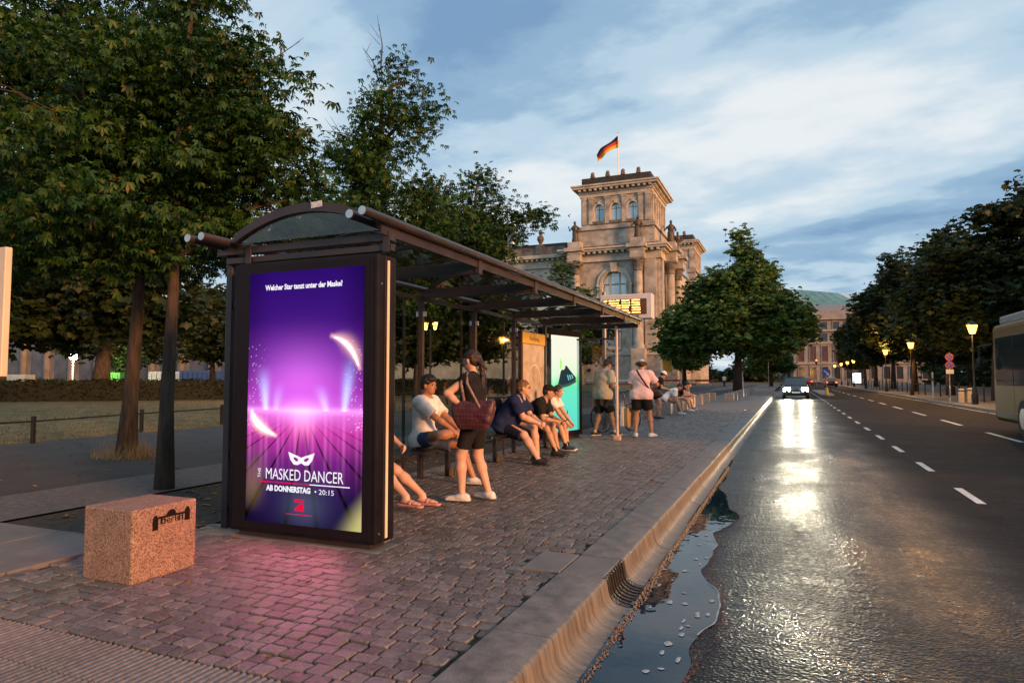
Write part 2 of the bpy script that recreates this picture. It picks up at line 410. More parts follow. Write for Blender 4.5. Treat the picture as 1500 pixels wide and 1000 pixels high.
me_k = kerb_mesh(1.125).build('kerb_stone', [m_kerb, m_face], kb, smooth='auto'); me_k.location.y = 4.95
for k in range(1, 60):
    o = me_k.copy(); col.objects.link(o); o.location.y = 4.95 + 1.125 * k
    o.location.z = 0.0025 * math.sin(k * 2.3); o.location.x = 0.003 * math.sin(k * 1.7)
# inlet with its iron grating and cover slab
m_iron = mat('cast_iron', (0.06, 0.05, 0.045), 0.45, 0.6, var=0.4, scale=20, bump=0.3, bscale=60)
inl = thing('storm_drain', 'iron grated side inlet set into the bus kerb under a stone cover slab', 'drain', (-1.2, 4.695, 0))
def inlet_prof(y0, y1, dx, mb): mb.prism([(p[0] + dx, p[1]) for p in prof[1:]] + [(-1.005 + dx, -0.34), (-1.186 + dx, -0.34)], y0, y1, 'y')
mb = MB(); inlet_prof(4.446, 4.50, 0.0, mb); inlet_prof(4.89, 4.945, 0.0, mb); mb.box(-1.02, -1.005, 4.50, 4.89, -.34, -.176); mb.build('frame', m_iron, inl)
mb = MB(); mb.prism([(p[0] - 0.07, p[1] - .02) for p in prof[1:]] + [(-1.075, -0.34), (-1.256, -0.34)], 4.50, 4.89, 'y'); mb.build('shaft', mat('drain_dark', (0.012, 0.011, 0.01), 0.8), inl)
for k in range(6):
    y = 4.525 + k * 0.062; mb = MB(); inlet_prof(y, y + 0.026, -0.004, mb); mb.build('grate_bar', m_iron, inl)
MB().box(-1.492, -1.186, 4.452, 4.938, -0.06, 0.003).build('cover_slab', m_conc, inl, bevel=0.008)
MB().box(-1.79, -1.50, 4.452, 4.938, -0.06, 0.006).build('cover_slab', m_conc, inl, bevel=0.008)

# puddle along the kerb ------------------------------------------------------
def puddle_edge(y):
    g = min(1, max(0, (13.0 - y) / 6.0)); g = g * g * (3 - 2 * g)
    return -0.98 + 0.98 * g + g * (-0.52 + 0.10 * math.sin(y * 1.7 + .5) + 0.05 * math.sin(y * 4.3) + 0.014 * math.sin(y * 9) + 0.005 * math.sin(y * 19.) - 0.05 * max(0, y - 6) - .05)
def water_mat():
    m, t, b, o = newmat('puddle_water'); b.inputs['Base Color'].default_value = (0.004, 0.014, 0.030, 1); b.inputs['Roughness'].default_value = 0.015; b.inputs['IOR'].default_value = 1.33; b.inputs['Specular IOR Level'].default_value = 0.5
    tcn = t.nodes.new('ShaderNodeTexCoord'); nz = t.nodes.new('ShaderNodeTexNoise'); nz.inputs['Scale'].default_value = 5; t.links.new(tcn.outputs['Object'], nz.inputs['Vector'])
    bp = t.nodes.new('ShaderNodeBump'); bp.inputs['Strength'].default_value = 0.06; bp.inputs['Distance'].default_value = 0.02; t.links.new(nz.outputs[0], bp.inputs['Height']); t.links.new(bp.outputs[0], b.inputs['Normal'])
    return m
ys = np.linspace(0.6, 13.0, 260); V = []; F = []
for i, y in enumerate(ys):
    g = min(1, max(0, (13.0 - y) / 6.0)); g = g * g * (3 - 2 * g)
    V += [(-1.02, y, RZ + .005), (puddle_edge(y), y, RZ + .005)]
    if i: F.append((2 * i - 2, 2 * i - 1, 2 * i + 1, 2 * i))
pud = np_mesh('puddle', np.array(V), np.array(F), water_mat()); tag(pud, None, None, None, 'structure')
rng = random.Random(5)
mb = MB()
for k in range(34):
    y = rng.uniform(3.2, 6.8); e_ = puddle_edge(y); x = rng.uniform(-0.95, e_ - .05) if rng.random() < .55 else e_ - rng.uniform(.03, .16)
    a, c_ = rng.uniform(.008, .022), rng.uniform(.012, .04); n = 11; ph = rng.uniform(0, 6)
    ring = [(x + a * (1 + .2 * math.sin(2 * t + ph)) * math.cos(t), y + c_ * (1 + .15 * math.sin(3 * t + ph)) * math.sin(t), RZ + .0085) for t in [2 * math.pi * i / n for i in range(n)]]
    mb.add(ring + [(x, y, RZ + .011)], [(i, (i + 1) % n, n) for i in range(n)])
ys2 = np.linspace(2.2, 7.0, 220)
for i in range(len(ys2) - 1):            # scum line on the water's edge
    y0, y1 = ys2[i], ys2[i + 1]
    if math.sin(y0 * 3.1) + .6 * math.sin(y0 * 9) < -0.2: continue
    w = .006 + .006 * math.sin(y0 * 17) ** 2
    mb.add([(puddle_edge(y0) - .012, y0, RZ + .0085), (puddle_edge(y0) - .012 + w, y0, RZ + .0085), (puddle_edge(y1) - .012 + w, y1, RZ + .0085), (puddle_edge(y1) - .012, y1, RZ + .0085)], [(0, 1, 2, 3)])
f_ = mb.build('foam', mat('foam_mat', (0.30, 0.33, 0.36), 0.6, var=.2, scale=30), fix=False); tag(f_, 'pale foam flecks floating on the gutter puddle', 'foam', None, 'stuff')
# reddish leaf silt along the wet edge, grit along the kerb foot
mb = MB()
for k in range(1500):
    y = rng.uniform(2.0, 8.0); x = puddle_edge(y) + abs(rng.gauss(0.0, .035)) * (1.2 + math.sin(y * 5)) + .004; s_ = rng.uniform(.003, .009); a = rng.uniform(0, 3.14)
    mb.add([(x + s_ * math.cos(a + q), y + s_ * math.sin(a + q) * 1.5, RZ + .004 + rng.uniform(0, .006)) for q in (0, 2.1, 4.2)], [(0, 1, 2)])
f_ = mb.build('leaf_silt', mat('silt', (0.10, 0.035, 0.02), 0.6, var=.5, scale=40, island=.4), fix=False); tag(f_, 'reddish brown leaf silt along the edge of the puddle', 'silt', None, 'stuff')
mb = MB()
for k in range(2600):
    y = rng.uniform(1.6, 12.0); x = -0.995 + abs(rng.gauss(0, .022)); s_ = rng.uniform(.003, .009)
    mb.add([(x + s_ * math.cos(q), y + s_ * math.sin(q), RZ + .006) for q in (0, 2.1, 4.2)] + [(x, y, RZ + .006 + s_ * 1.6)], [(0, 1, 3), (1, 2, 3), (2, 0, 3)])
f_ = mb.build('gutter_grit', mat('grit', (0.07, 0.058, 0.048), 0.35, var=.4, scale=50, island=.4), fix=False); tag(f_, 'wet grit lying along the foot of the bus kerb', 'grit', None, 'stuff')

# cobbled pavement -----------------------------------------------------------
pv = struct('pavement')
MB().box(-5.0, -1.492, -2, 128, -0.3, -0.020).build('sand_bed', mat('sand_joint', (0.030, 0.024, 0.021), 0.95, var=.4, scale=12, bump=.5, bscale=60), pv)
m_cob = mat('cobble', (0.115, 0.096, 0.093), 0.5, var=0.32, scale=22, bump=0.55, bscale=55, c2=(0.16, 0.136, 0.132), island=0.32, rvar=0.13)
rng = random.Random(11)
stones = []          # (corners[4], height jitter)
def occupied(x, y):
    return (-1.80 < x and 4.44 < y < 4.95) or (-4.80 < x < -2.95 and 4.36 < y < 4.70)
y = 2.415
row = 0
while y < 5.6:                       # courses lying across the pavement
    d = rng.uniform(0.092, 0.108); x = -4.99 + rng.uniform(0, .09) * (row % 2)
    while x < -1.50:
        w = rng.uniform(0.095, 0.138); x1 = min(x + w, -1.497)
        if x1 - x > .05 and not (-1.80 < (x + x1) / 2 and 4.43 < y + d / 2 < 4.96): stones.append((x, x1, y, y + d, 0))
        x += w
    y += d; row += 1
y_sw = y
def wave(x, y): return 0.028 * math.sin(y * 2.9 + 0.4) + 0.02 * math.sin(y * 1.3)
nx_ = 31; cw = (5.0 - 1.497 - 0.12) / nx_
for j in range(nx_):                 # then courses running along it in slow waves
    y = y_sw + rng.uniform(-.05, .03) * 0
    y -= 0.0
    first = True
    while y < 30:
        d = rng.uniform(0.085, 0.125)
        if first: d *= rng.uniform(.6, 1.0); first = False
        x = -4.99 + j * cw; stones.append((x, x + cw, y, y + d, 1)); y += d
y = y_sw
while y < 30:                        # edge course against the kerb
    d = rng.uniform(.13, .19); stones.append((-1.612, -1.497, y, y + d, 2)); y += d
def cobble(x0, x1, y0, y1, md):
    g = 0.0048; j = lambda: rng.uniform(-.005, .005)
    wv = lambda x, y: wave(x, y) * (md == 1) * max(0.0, min(1.0, (x + 4.99) / .5, (-1.617 - x) / .5))
    A = [(x0 + g + j() + wv(x0, y0), y0 + g + j()), (x1 - g + j() + wv(x1, y0), y0 + g + j()), (x1 - g + j() + wv(x1, y1), y1 - g + j()), (x0 + g + j() + wv(x0, y1), y1 - g + j())]
    cx_ = sum(p[0] for p in A) / 4; cy_ = sum(p[1] for p in A) / 4
    z = rng.uniform(-.005, .004)
    tx, ty = rng.uniform(-.03, .03), rng.uniform(-.03, .03)
    vs = []
    # eight-point rounded outline, three rings: foot, shoulder, crown
    ring = []
    for i in range(4):
        p, q, r_ = A[i - 1], A[i], A[(i + 1) % 4]; c = 0.085
        ring.append((q[0] + (p[0] - q[0]) * c, q[1] + (p[1] - q[1]) * c)); ring.append((q[0] + (r_[0] - q[0]) * c, q[1] + (r_[1] - q[1]) * c))
    for sc_, dz in ((1.0, -0.045), (1.0, -0.006), (0.92, 0.0)):
        for (px, py) in ring:
            X = cx_ + (px - cx_) * sc_; Y = cy_ + (py - cy_) * sc_
            vs.append((X, Y, z + dz + tx * (px - cx_) + ty * (py - cy_)))
    vs.append((cx_, cy_, z + 0.0015))
    fs = []
    for a in range(2):
        for i in range(8): fs.append((a * 8 + i, a * 8 + (i + 1) % 8, a * 8 + 8 + (i + 1) % 8, a * 8 + 8 + i))
    for i in range(8): fs.append((16 + i, 16 + (i + 1) % 8, 24))
    return vs, fs
def seen_size(s_):
    cx_, cy_ = (s_[0] + s_[1]) / 2, (s_[2] + s_[3]) / 2; th = rad(22.66)
    dep = cy_ * math.cos(th) - cx_ * math.sin(th); xi = 750 + 970 * (cx_ * math.cos(th) + cy_ * math.sin(th)) / dep; yi = 553 + 970 * 1.35 / dep
    inside = 0 < xi < 1500 and yi < 1000 and dep > 0.5
    return (s_[1] - s_[0]) * (s_[3] - s_[2]) / dep ** 3 if inside else 0
order = sorted(range(len(stones)), key=lambda i: -seen_size(stones[i]))
near = set(order[:300]); mb = MB()
for i, s_ in enumerate(stones):
    if occupied((s_[0] + s_[1]) / 2, (s_[2] + s_[3]) / 2): continue
    vs, fs = cobble(*s_)
    if i in near:
        me = bpy.data.meshes.new('cobblestone'); me.from_pydata(vs, [], fs); me.materials.append(m_cob); link('cobblestone', me, pv)
    else: mb.add(vs, fs)
o = mb.build('cobblestones', m_cob, pv, fix=False); tag(o, kind='stuff')
sheet('cobbles_beyond', -5.0, -1.492, 30, 128, 0.0, mat('cobble_far', (0.12, 0.105, 0.105), 0.65, var=.3, scale=9, bump=.8, bscale=9), pv)
# base slab round the shelter end
MB().box(-4.80, -2.95, 4.372, 4.69, -0.05, 0.004).build('paving_slab', m_conc, pv, bevel=.006)
# ribbed guidance slabs across the pavement
m_rib = mat('ribbed_slab', (0.16, 0.14, 0.138), 0.75, var=.3, scale=30, bump=.5, bscale=90, island=.12)
mb = MB(); S = 0.318; nr = 8; pit = S / nr; pr = [(0.0, -.06)]
for k in range(nr):
    a = k * pit
    pr += [(a, -0.004), (a + pit * .18, 0.004), (a + pit * .52, 0.004), (a + pit * .70, -0.004)]
pr += [(S, -0.004), (S, -.06)]
mb.prism(pr, 0.0, S, 'y'); slab0 = None
gs = struct('guidance_strip')
MB().box(-5.0, -1.495, 0.2, 2.40, -0.2, -0.02).build('sand_bed', MATS['sand_joint'], gs)
for r_ in range(6):
    for c_ in range(11):
        x = -4.995 + c_ * 0.3225; yy = 2.0745 - r_ * 0.3225
        if slab0 is None:
            slab0 = mb.build('ribbed_slab', m_rib, gs); o = slab0
        else:
            o = slab0.copy(); col.objects.link(o)
        o.location = (x, yy, rng.uniform(-.002, .002)); o.rotation_euler = (rng.uniform(-.004, .004), rng.uniform(-.004, .004), 0)
# fallen leaves
m_leaf_f = mat('fallen_leaf', (0.16, 0.09, 0.025), 0.7, var=.5, scale=14, island=.5)
mb = MB()
def leaf_on(x, y, s_, z=0.012):
    a = rng.uniform(0, 6.28); n = 7; out_ = []
    for i in range(n):
        t = 2 * math.pi * i / n; r_ = s_ * (0.55 + .45 * abs(math.cos(t)))
        px, py = r_ * math.cos(t), .5 * r_ * math.sin(t); out_.append((x + px * math.cos(a) - py * math.sin(a), y + px * math.sin(a) + py * math.cos(a), z + rng.uniform(0, .018)))
    mb.add(out_ + [(x, y, z)], [(i, (i + 1) % n, n) for i in range(n)])
for k in range(45): leaf_on(rng.uniform(-4.8, -1.6), rng.uniform(2.5, 9), rng.uniform(.02, .045))
for k in range(260): leaf_on(rng.uniform(-6.7, -5.05), rng.uniform(3.95, 12), rng.uniform(.03, .06), 0.0)
for k in range(200): leaf_on(rng.uniform(-16, -8.3), rng.uniform(3, 22), rng.uniform(.03, .06), 0.008)
o = mb.build('fallen_leaves', m_leaf_f, fix=False); tag(o, 'brown fallen leaves scattered over the pavement and tree bed', 'leaves', None, 'stuff')
# ================================================================== BUS SHELTER
m_steel = mat('shelter_steel', (0.045, 0.032, 0.032), 0.38, 0.35, var=.25, scale=4, bump=.08, bscale=120, rvar=.1)
m_black = mat('panel_black', (0.010, 0.008, 0.011), 0.42, 0.0, spec=.15, var=.3, scale=3, rvar=.08, bump=.03, bscale=200)
m_alu = mat('aluminium', (0.55, 0.54, 0.53), 0.35, 0.9, var=.12, scale=8)
m_pane = gmat('clear_glass', (0.86, 0.92, 0.90), 0.09)
m_roofglass = gmat('roof_glass', (0.74, 0.80, 0.78), 0.08, 0.02)
SH = thing('bus_shelter', 'long dark steel bus shelter with arched glass roof and lit poster end wall', 'bus shelter', (-3.8, 9.2, 0))
YA, YB = 4.53, 14.25; XF, XR = -2.97, -4.62
posts_y = [6.2, 7.85, 9.5, 11.15, 12.8]
def SB(mb, name, m, bevel=0.0, smooth=False, parent=None): return mb.build(name, m, parent or SH, bevel=bevel, smooth=smooth)
# end box with the display
box = SB(MB().box(-4.475, -2.99, 4.40, 4.67, 0.05, 2.34), 'display_case', m_black, .012)
SB(MB().box(-4.40, -3.06, 4.44, 4.63, 0.0, 0.052), 'plinth', m_steel)
SB(MB().box(-4.44, -3.03, 4.388, 4.401, 0.075, 2.305), 'glazed_door', mat('door_black', (0.012, 0.010, 0.014), 0.28, var=.1, spec=.08), .004, parent=box)
SB(MB().box(-2.990, -2.984, 4.535, 4.565, 0.08, 2.30), 'light_strip', mat('pale_strip', (0.75, 0.55, 0.38), 0.5, var=.15, scale=2), parent=box)
SB(MB().box(-2.990, -2.985, 4.50, 4.508, 0.06, 2.33), 'joint', m_steel, parent=box)
for z in (.13, 2.1): SB(MB().tube([(-2.992, 4.45, z), (-2.982, 4.45, z)], .008, 8), 'bolt', m_alu, parent=box)
# steel frame
SB(MB().box(-4.745, -4.675, 4.56, 4.64, 0.0, 2.50), 'post', m_steel, .006)
for z in (2.02, 0.66, 0.17): SB(MB().box(-4.675, -4.475, 4.58, 4.62, z - .03, z + .03), 'rail', m_steel, .004)
SB(MB().box(-4.80, -2.94, 4.50, 4.58, 2.455, 2.52), 'crossbeam', m_steel, .005)
SB(MB().box(-4.70, -2.94, 4.51, 4.57, 2.375, 2.43), 'crossbeam', m_steel, .005)
for x in (-4.42, -2.975): SB(MB().box(x - .03, x + .03, 4.485, 4.50, 2.36, 2.53), 'bracket', m_steel, .003)
for y in posts_y:
    SB(MB().box(XR - .035, XR + .035, y - .03, y + .03, 0.0, 2.56), 'post', m_steel, .006)
    SB(MB().box(XR - .075, XR + .075, y - .018, y + .018, 2.18, 2.25), 'clamp', m_alu, .004)
    SB(MB().box(XR - .08, XR + .08, y - .06, y + .06, 0.0, 0.012), 'foot_plate', m_steel)
    # cantilever arm: channel, thin above
    mb = MB().box(XR + .035, XF - .02, y - .028, y + .028, 2.43, 2.505).box(XR + .035, XF - .02, y - .012, y + .012, 2.505, 2.56)
    SB(mb, 'roof_arm', m_steel, .004)
    SB(MB().box(XF - .02, XF + .03, y - .04, y + .04, 2.43, 2.60), 'bracket', m_steel, .004)
SB(MB().box(XR - .03, XR + .03, YB - .04, YB + .04, 0.0, 2.5), 'post', m_steel, .006)
SB(MB().box(XR + .03, XF - .02, YB - .03, YB + .03, 2.43, 2.53), 'roof_arm', m_steel, .004)
# roof tubes
for (x, z, y0, y1) in ((-2.93, 2.605, 4.10, 14.35), (-3.06, 2.595, 4.12, 4.75), (-4.60, 2.555, 4.14, 14.35), (-4.735, 2.545, 4.12, 4.75)):
    o = SB(MB().tube([(x, y0, z), (x, y1, z)], 0.037, 16), 'roof_tube', m_steel, smooth='auto')
    SB(MB().tube([(x, y0 - .006, z), (x, y0 + .002, z)], 0.034, 16), 'end_cap', m_alu, parent=o)
# front fascia rail
SB(MB().box(-2.975, -2.955, 4.40, 14.30, 2.49, 2.575), 'fascia', m_steel, .003)
# arched ribs and glass
def arc(t, r=0.0):
    x = -4.50 + 1.52 * t; z = 2.575 + 0.205 * (1 - (2 * t - 1) ** 2) + r
    return (x, z)
ts = [i / 14 for i in range(15)]
def rib(y0, y1, th):
    mb = MB(); mb.strip([arc(t, th / 2) for t in ts], [arc(t, -th / 2) for t in ts], y0, y1, 'y'); return mb
SB(rib(4.40, 4.47, .075), 'arch_rib', m_steel)
# glazed tympanum under the end arch
mb = MB(); mb.prism([arc(t, -.038) for t in ts] + [(-2.98, 2.53), (-4.50, 2.53)], 4.43, 4.438, 'y'); SB(mb, 'tympanum_pane', m_pane)
ry = [4.47] + posts_y + [YB]
for i in range(len(ry) - 1):
    if i: SB(rib(ry[i] - .025, ry[i] + .025, .04), 'arch_rib', m_steel)
    ymid = (ry[i] + ry[i + 1]) / 2
    SB(rib(ymid - .015, ymid + .015, .025), 'arch_rib', m_steel)
    for a, c_ in ((ry[i] + .03, ymid - .02), (ymid + .02, ry[i + 1] - .03)):
        mb = MB(); mb.strip([arc(t, .006) for t in ts], [arc(t, -.002) for t in ts], a, c_, 'y'); SB(mb, 'roof_pane', m_roofglass)
SB(rib(YB - .03, YB + .03, .06), 'arch_rib', m_steel)
# a small pale sticker on the arch
SB(MB().cbox((-3.60, 4.397, 2.79), (.11, .004, .05), Matrix.Rotation(rad(-4), 3, 'Y')), 'sticker', mat('sticker_pale', (0.5, 0.52, 0.55), .6, var=.4, scale=40))
# rear wall: panes, mullions
yy = [4.70] + posts_y + [14.2]
for i in range(len(yy) - 1):
    a, c_ = yy[i] + .04, yy[i + 1] - .04
    if i == 5: c_ = 13.25
    SB(MB().box(XR - .014, XR - .006, a, c_, 0.32, 2.16), 'wall_pane', m_pane)
    if 1 <= i <= 4: SB(MB().box(XR - .05, XR - .02, c_ - .36, c_ - .325, 0.0, 2.42), 'mullion', m_steel, .003)
    SB(MB().box(XR - .02, XR + .02, a, c_, 2.40, 2.46), 'rail', m_steel, .003)
    SB(MB().box(XR - .02, XR + .02, a, c_, 0.27, 0.31), 'rail', m_steel, .003)
# far end glass screen
SB(MB().box(-4.36, -3.50, 14.21, 14.22, 0.10, 2.18), 'wall_pane', gmat('end_glass', (0.84, 0.88, 0.88), .11))
mb = MB().tube([(-3.46, 14.22, 0), (-3.46, 14.22, 2.48)], .032, 12); SB(mb, 'post', mat('pale_post', (0.48, 0.36, 0.34), .4, .2, var=.2, scale=5), smooth='auto')
SB(MB().box(-3.53, -3.39, 14.15, 14.29, 0, .09), 'foot_plate', mat('pale_foot', (0.5, 0.36, 0.3), .5), .006)
SB(MB().box(-4.36, -3.5, 14.19, 14.24, 2.18, 2.22), 'rail', m_steel, .003)
# benches ----------------------------------------------------------------
m_bench = mat('bench_metal', (0.06, 0.048, 0.045), 0.3, 0.7, var=.3, scale=8, bump=.1, bscale=90, rvar=.1)
def bench(y0, y1, label):
    b = thing('shelter_bench', label, 'bench', (-4.35, (y0 + y1) / 2, 0), group=None)
    for k in range(5):
        x = -4.56 + k * .088; MB().box(x, x + .074, y0, y1, .425, .45).build('slat', m_bench, b, bevel=.008)
    for y in (y0 + .55, y1 - .55):
        MB().box(-4.42, -4.36, y - .03, y + .03, .012, .40).build('leg', m_bench, b, bevel=.005)
        MB().box(-4.55, -4.17, y - .025, y + .025, .385, .424).build('support_arm', m_bench, b, bevel=.004)
        MB().box(-4.47, -4.31, y - .08, y + .08, .0, .012).build('foot_plate', m_bench, b)
        for s in (-.05, .05): MB().box(-4.31 - .02, -4.29, y + s - .012, y + s + .012, .012, .09).build('bolt', mat('bolt_brass', (.35, .22, .1), .4, .7), b)
    for y in (y0, y1): MB().tube([(-4.18, y + (.012 if y == y1 else -.012), .438), (-4.18, y + (.03 if y == y1 else -.03), .438)], .016, 10).build('end_cap', m_alu, b)
    return b
bench(5.35, 8.75, 'black slatted bench nearer the purple lit poster, under the shelter')
bench(9.25, 12.75, 'black slatted bench nearer the mint green screen, under the shelter')

# the big poster ------------------------------------------------------------
def grid_screen(name, x0, x1, z0, z1, y, fn, nx, nz, strength, parent, P=None):
    u = np.linspace(0, 1, nx + 1); w = np.linspace(0, 1, nz + 1); U, W = np.meshgrid(u, w); U = U.ravel(); W = W.ravel()
    if P is None: V = np.stack([x0 + (x1 - x0) * U, np.full(U.size, y), z0 + (z1 - z0) * W], 1)
    else: V = P(U, W)
    i = (np.arange(nz)[:, None] * (nx + 1) + np.arange(nx)[None]).ravel(); F = np.stack([i, i + 1, i + nx + 2, i + nx + 1], 1)
    C = np.clip(fn(U, W), 0, 4)
    m = bpy.data.materials.new(name); m.use_nodes = True; t = m.node_tree; t.nodes.clear()
    o_ = t.nodes.new('ShaderNodeOutputMaterial'); em = t.nodes.new('ShaderNodeEmission'); at = t.nodes.new('ShaderNodeAttribute'); at.attribute_name = 'print'
    em.inputs[1].default_value = strength; t.links.new(at.outputs['Color'], em.inputs[0]); t.links.new(em.outputs[0], o_.inputs[0])
    off = np.zeros(3); p = parent
    while p is not None: off += np.array(p.location); p = p.parent
    o = np_mesh(name, V - off, F, m, parent)
    a = o.data.attributes.new('print', 'FLOAT_COLOR', 'POINT'); a.data.foreach_set('color', np.concatenate([C, np.ones((len(C), 1))], 1).astype(np.float32).ravel())
    return o
def lin(r, g, b): return np.array(s2l((r, g, b)))
def sm(x, a, b): t = np.clip((x - a) / (b - a), 0, 1); return t * t * (3 - 2 * t)
def poster(u, w):
    def ramp(w):
        st = [(0.0, lin(30, 18, 60)), (.12, lin(44, 26, 84)), (.25, lin(120, 34, 130)), (.36, lin(206, 60, 170)), (.43, lin(226, 110, 214)), (.455, lin(205, 95, 215)), (.52, lin(176, 60, 196)), (.64, lin(112, 36, 160)), (.8, lin(62, 20, 124)), (1.0, lin(44, 14, 108))]
        out_ = np.zeros((len(w), 3))
        for c in range(3): out_[:, c] = np.interp(w, [s[0] for s in st], [s[1][c] for s in st])
        return out_
    C = ramp(w); hz = .445; vx = .50
    side = sm(np.abs(u - .5), .25, .55)[:, None]; C = C * (1 - .45 * side * sm(w, .42, .6)[:, None]) * (1 - .55 * side * (1 - sm(w, .2, .42))[:, None])
    floor_ = w < hz
    # floor boards: dark joints that meet at the vanishing point
    d = np.maximum(hz - w, 1e-4); q = (u - vx) / d
    for s in (-3.2, -2.0, -1.18, -.30, .30, 1.05, 2.0, 3.2, 4.6, -4.6):
        hw = .050 if abs(s) < 2.5 else .07
        k = np.exp(-(((q - s) / hw) ** 4)) * floor_ * sm(d, .02, .10); C *= (1 - .96 * k)[:, None]
    streak = (np.sin(u * 61) * np.sin(u * 23 + 1)) ** 2 * np.exp(-((w - .33) / .12) ** 2) * floor_; C += streak[:, None] * lin(255, 150, 220) * .25
    C += (np.exp(-((w - hz) / .012) ** 2) * .5)[:, None] * lin(255, 170, 250)
    C += (np.exp(-(((u - .5) / .20) ** 2 + ((w - hz) / .035) ** 2)))[:, None] * lin(255, 200, 250) * .45
    C += (np.exp(-(((u - .50) / .10) ** 2 + ((w - .40) / .05) ** 2)))[:, None] * lin(255, 170, 170) * .5
    # spotlights
    for (bu, top, lean, s) in ((.17, .62, -.03, 1.0), (.85, .66, .05, 1.0), (.70, .55, -.06, .6), (.26, .56, .03, .4)):
        t = np.clip((w - hz) / (top - hz), 0, 1.3); cu = bu + lean * t; k = np.exp(-((u - cu) / (.022 + .035 * t)) ** 2) * (w > hz) * (1 - sm(t, .2, 1.1)); C += (k * s)[:, None] * lin(120, 205, 250)
    # glow where the stage light pools
    C += (np.exp(-(((u - .48) / .33) ** 2 + ((w - .57) / .13) ** 2)))[:, None] * lin(225, 120, 225) * .55
    # warm light swooshes
    def sw(p0, p1, p2, wd, colr, g):
        nonlocal C
        best = np.full(len(u), 9.0); tt = np.zeros(len(u))
        for t in np.linspace(0, 1, 60):
            x = (1 - t) ** 2 * p0[0] + 2 * t * (1 - t) * p1[0] + t * t * p2[0]; z = (1 - t) ** 2 * p0[1] + 2 * t * (1 - t) * p1[1] + t * t * p2[1]
            dd = np.hypot(u - x, (w - z) * 1.78); m_ = dd < best; best[m_] = dd[m_]; tt[m_] = t
        C += (np.exp(-(best / (wd * (.25 + .75 * np.sin(np.pi * np.clip(tt, .02, .98))))) ** 2))[:, None] * colr * g
    sw((.04, .44), (.06, .38), (.26, .345), .040, lin(255, 220, 150), 1.2); sw((.04, .44), (.07, .38), (.24, .35), .016, lin(255, 255, 240), 1.6)
    sw((.74, .735), (.92, .72), (.97, .61), .05, lin(255, 190, 150), .8); sw((.76, .73), (.90, .71), (.96, .62), .016, lin(255, 250, 225), 1.4)
    C += (np.exp(-(((u - .03 - .25 * w) / .09) ** 2)) * (1 - sm(w, .15, .34)) * sm(w, .02, .14))[:, None] * lin(150, 120, 40) * .5
    C += (sm(u, .70, 1.0) * (1 - sm(w + (1 - u) * .6, .02, .17)))[:, None] * lin(220, 210, 130) * .8
    C = C * (1 - .72 * np.exp(-(((u - .5) / .22) ** 2 + ((w - .09) / .09) ** 2)))[:, None] + (np.exp(-(((u - .52) / .18) ** 2 + ((w - .08) / .08) ** 2)))[:, None] * lin(78, 84, 110) * .8
    # confetti sparkle at the sides
    r = np.random.RandomState(3).rand(len(u)); k = (r > .982) * sm(np.abs(u - .5), .28, .48) * (w > .36) * (w < .72); C += (k * .7)[:, None]
    return C
sx0, sx1, sz0, sz1 = -4.285, -3.105, 0.146, 2.244
scr = grid_screen('poster_display', sx0, sx1, sz0, sz1, 4.384, poster, 170, 300, .86, box)
wht = emat('print_white', (0.92, 0.90, 0.95), .9); redp = emat('print_red', s2l((232, 20, 70)), .85)
off = Vector(box.location) + Vector(SH.location)
def PT(u, w, d=.002): return Vector((sx0 + (sx1 - sx0) * u, 4.384 - d, sz0 + (sz1 - sz0) * w)) - off
def ptext(s, u, w, size, m=wht, **k): return text(s, size, m, 'lettering', scr, PT(u, w), RX90, **k)
ptext('Welcher Star tanzt unter der Maske?', .485, .937, .062, width=.80, offset=.0022)
ptext('MASKED DANCER', .515, .191, .13, width=.79)
text('THE', .045, wht, 'lettering', scr, PT(.125, .194), RX90 @ Matrix.Rotation(rad(90), 3, 'Z'))
ptext('AB DONNERSTAG', .385, .136, .062, width=.46, offset=.0028)
ptext('\u2022 20:15', .695, .1345, .058, width=.19)
def pquad(u0, w0, u1, w1, m, name):
    MBq = MB().add([PT(u0, w0), PT(u1, w0), PT(u1, w1), PT(u0, w1)], [(0, 1, 2, 3)]); return MBq.build(name, m, scr, world=False, fix=False)
pquad(.125, .1585, .57, .1625, redp, 'rule_line'); pquad(.57, .1585, .905, .1625, wht, 'rule_line'); pquad(.37, .0405, .59, .0432, redp, 'rule_line')
# the red numeral mark: a flat 7 with a cut
mb = MB(); P_ = lambda pts: [PT(a, c_) for a, c_ in pts]
mb.add(P_([(.44, .089), (.525, .089), (.525, .101), (.44, .101)]), [(0, 1, 2, 3)])
mb.add(P_([(.495, .0855), (.525, .0855), (.525, .056), (.442, .056), (.442, .063), (.464, .073)]), [(0, 1, 2, 3, 4, 5)])
mb.build('channel_mark', redp, scr, world=False, fix=False)
# white eye mask emblem
mb = MB()
def mask_half(s):
    o_ = [(.0, -.012), (.03, -.02), (.065, -.0185), (.095, .0), (.115, .030), (.06, .020), (.03, .0155), (.0, .009)]
    ey = [(.022, -.0035), (.045, -.006), (.062, .001), (.070, .009), (.048, .010), (.028, .004)]
    return [(.5 - .005 + s * a, .253 + c_) for a, c_ in o_], [(.5 - .005 + s * a, .253 + c_) for a, c_ in ey]
for s in (-1, 1):
    o_, ey = mask_half(s)
    mb.add(P_(o_), [tuple(range(len(o_)))])
me = mb.build('mask_emblem', wht, scr, world=False, fix=False)
mb = MB()
for s in (-1, 1): mb.add([PT(a, c_, .003) for a, c_ in mask_half(s)[1]], [tuple(range(6))])
mb.build('mask_eye', emat('print_magenta', s2l((150, 40, 140)), 1.0), scr, world=False, fix=False)
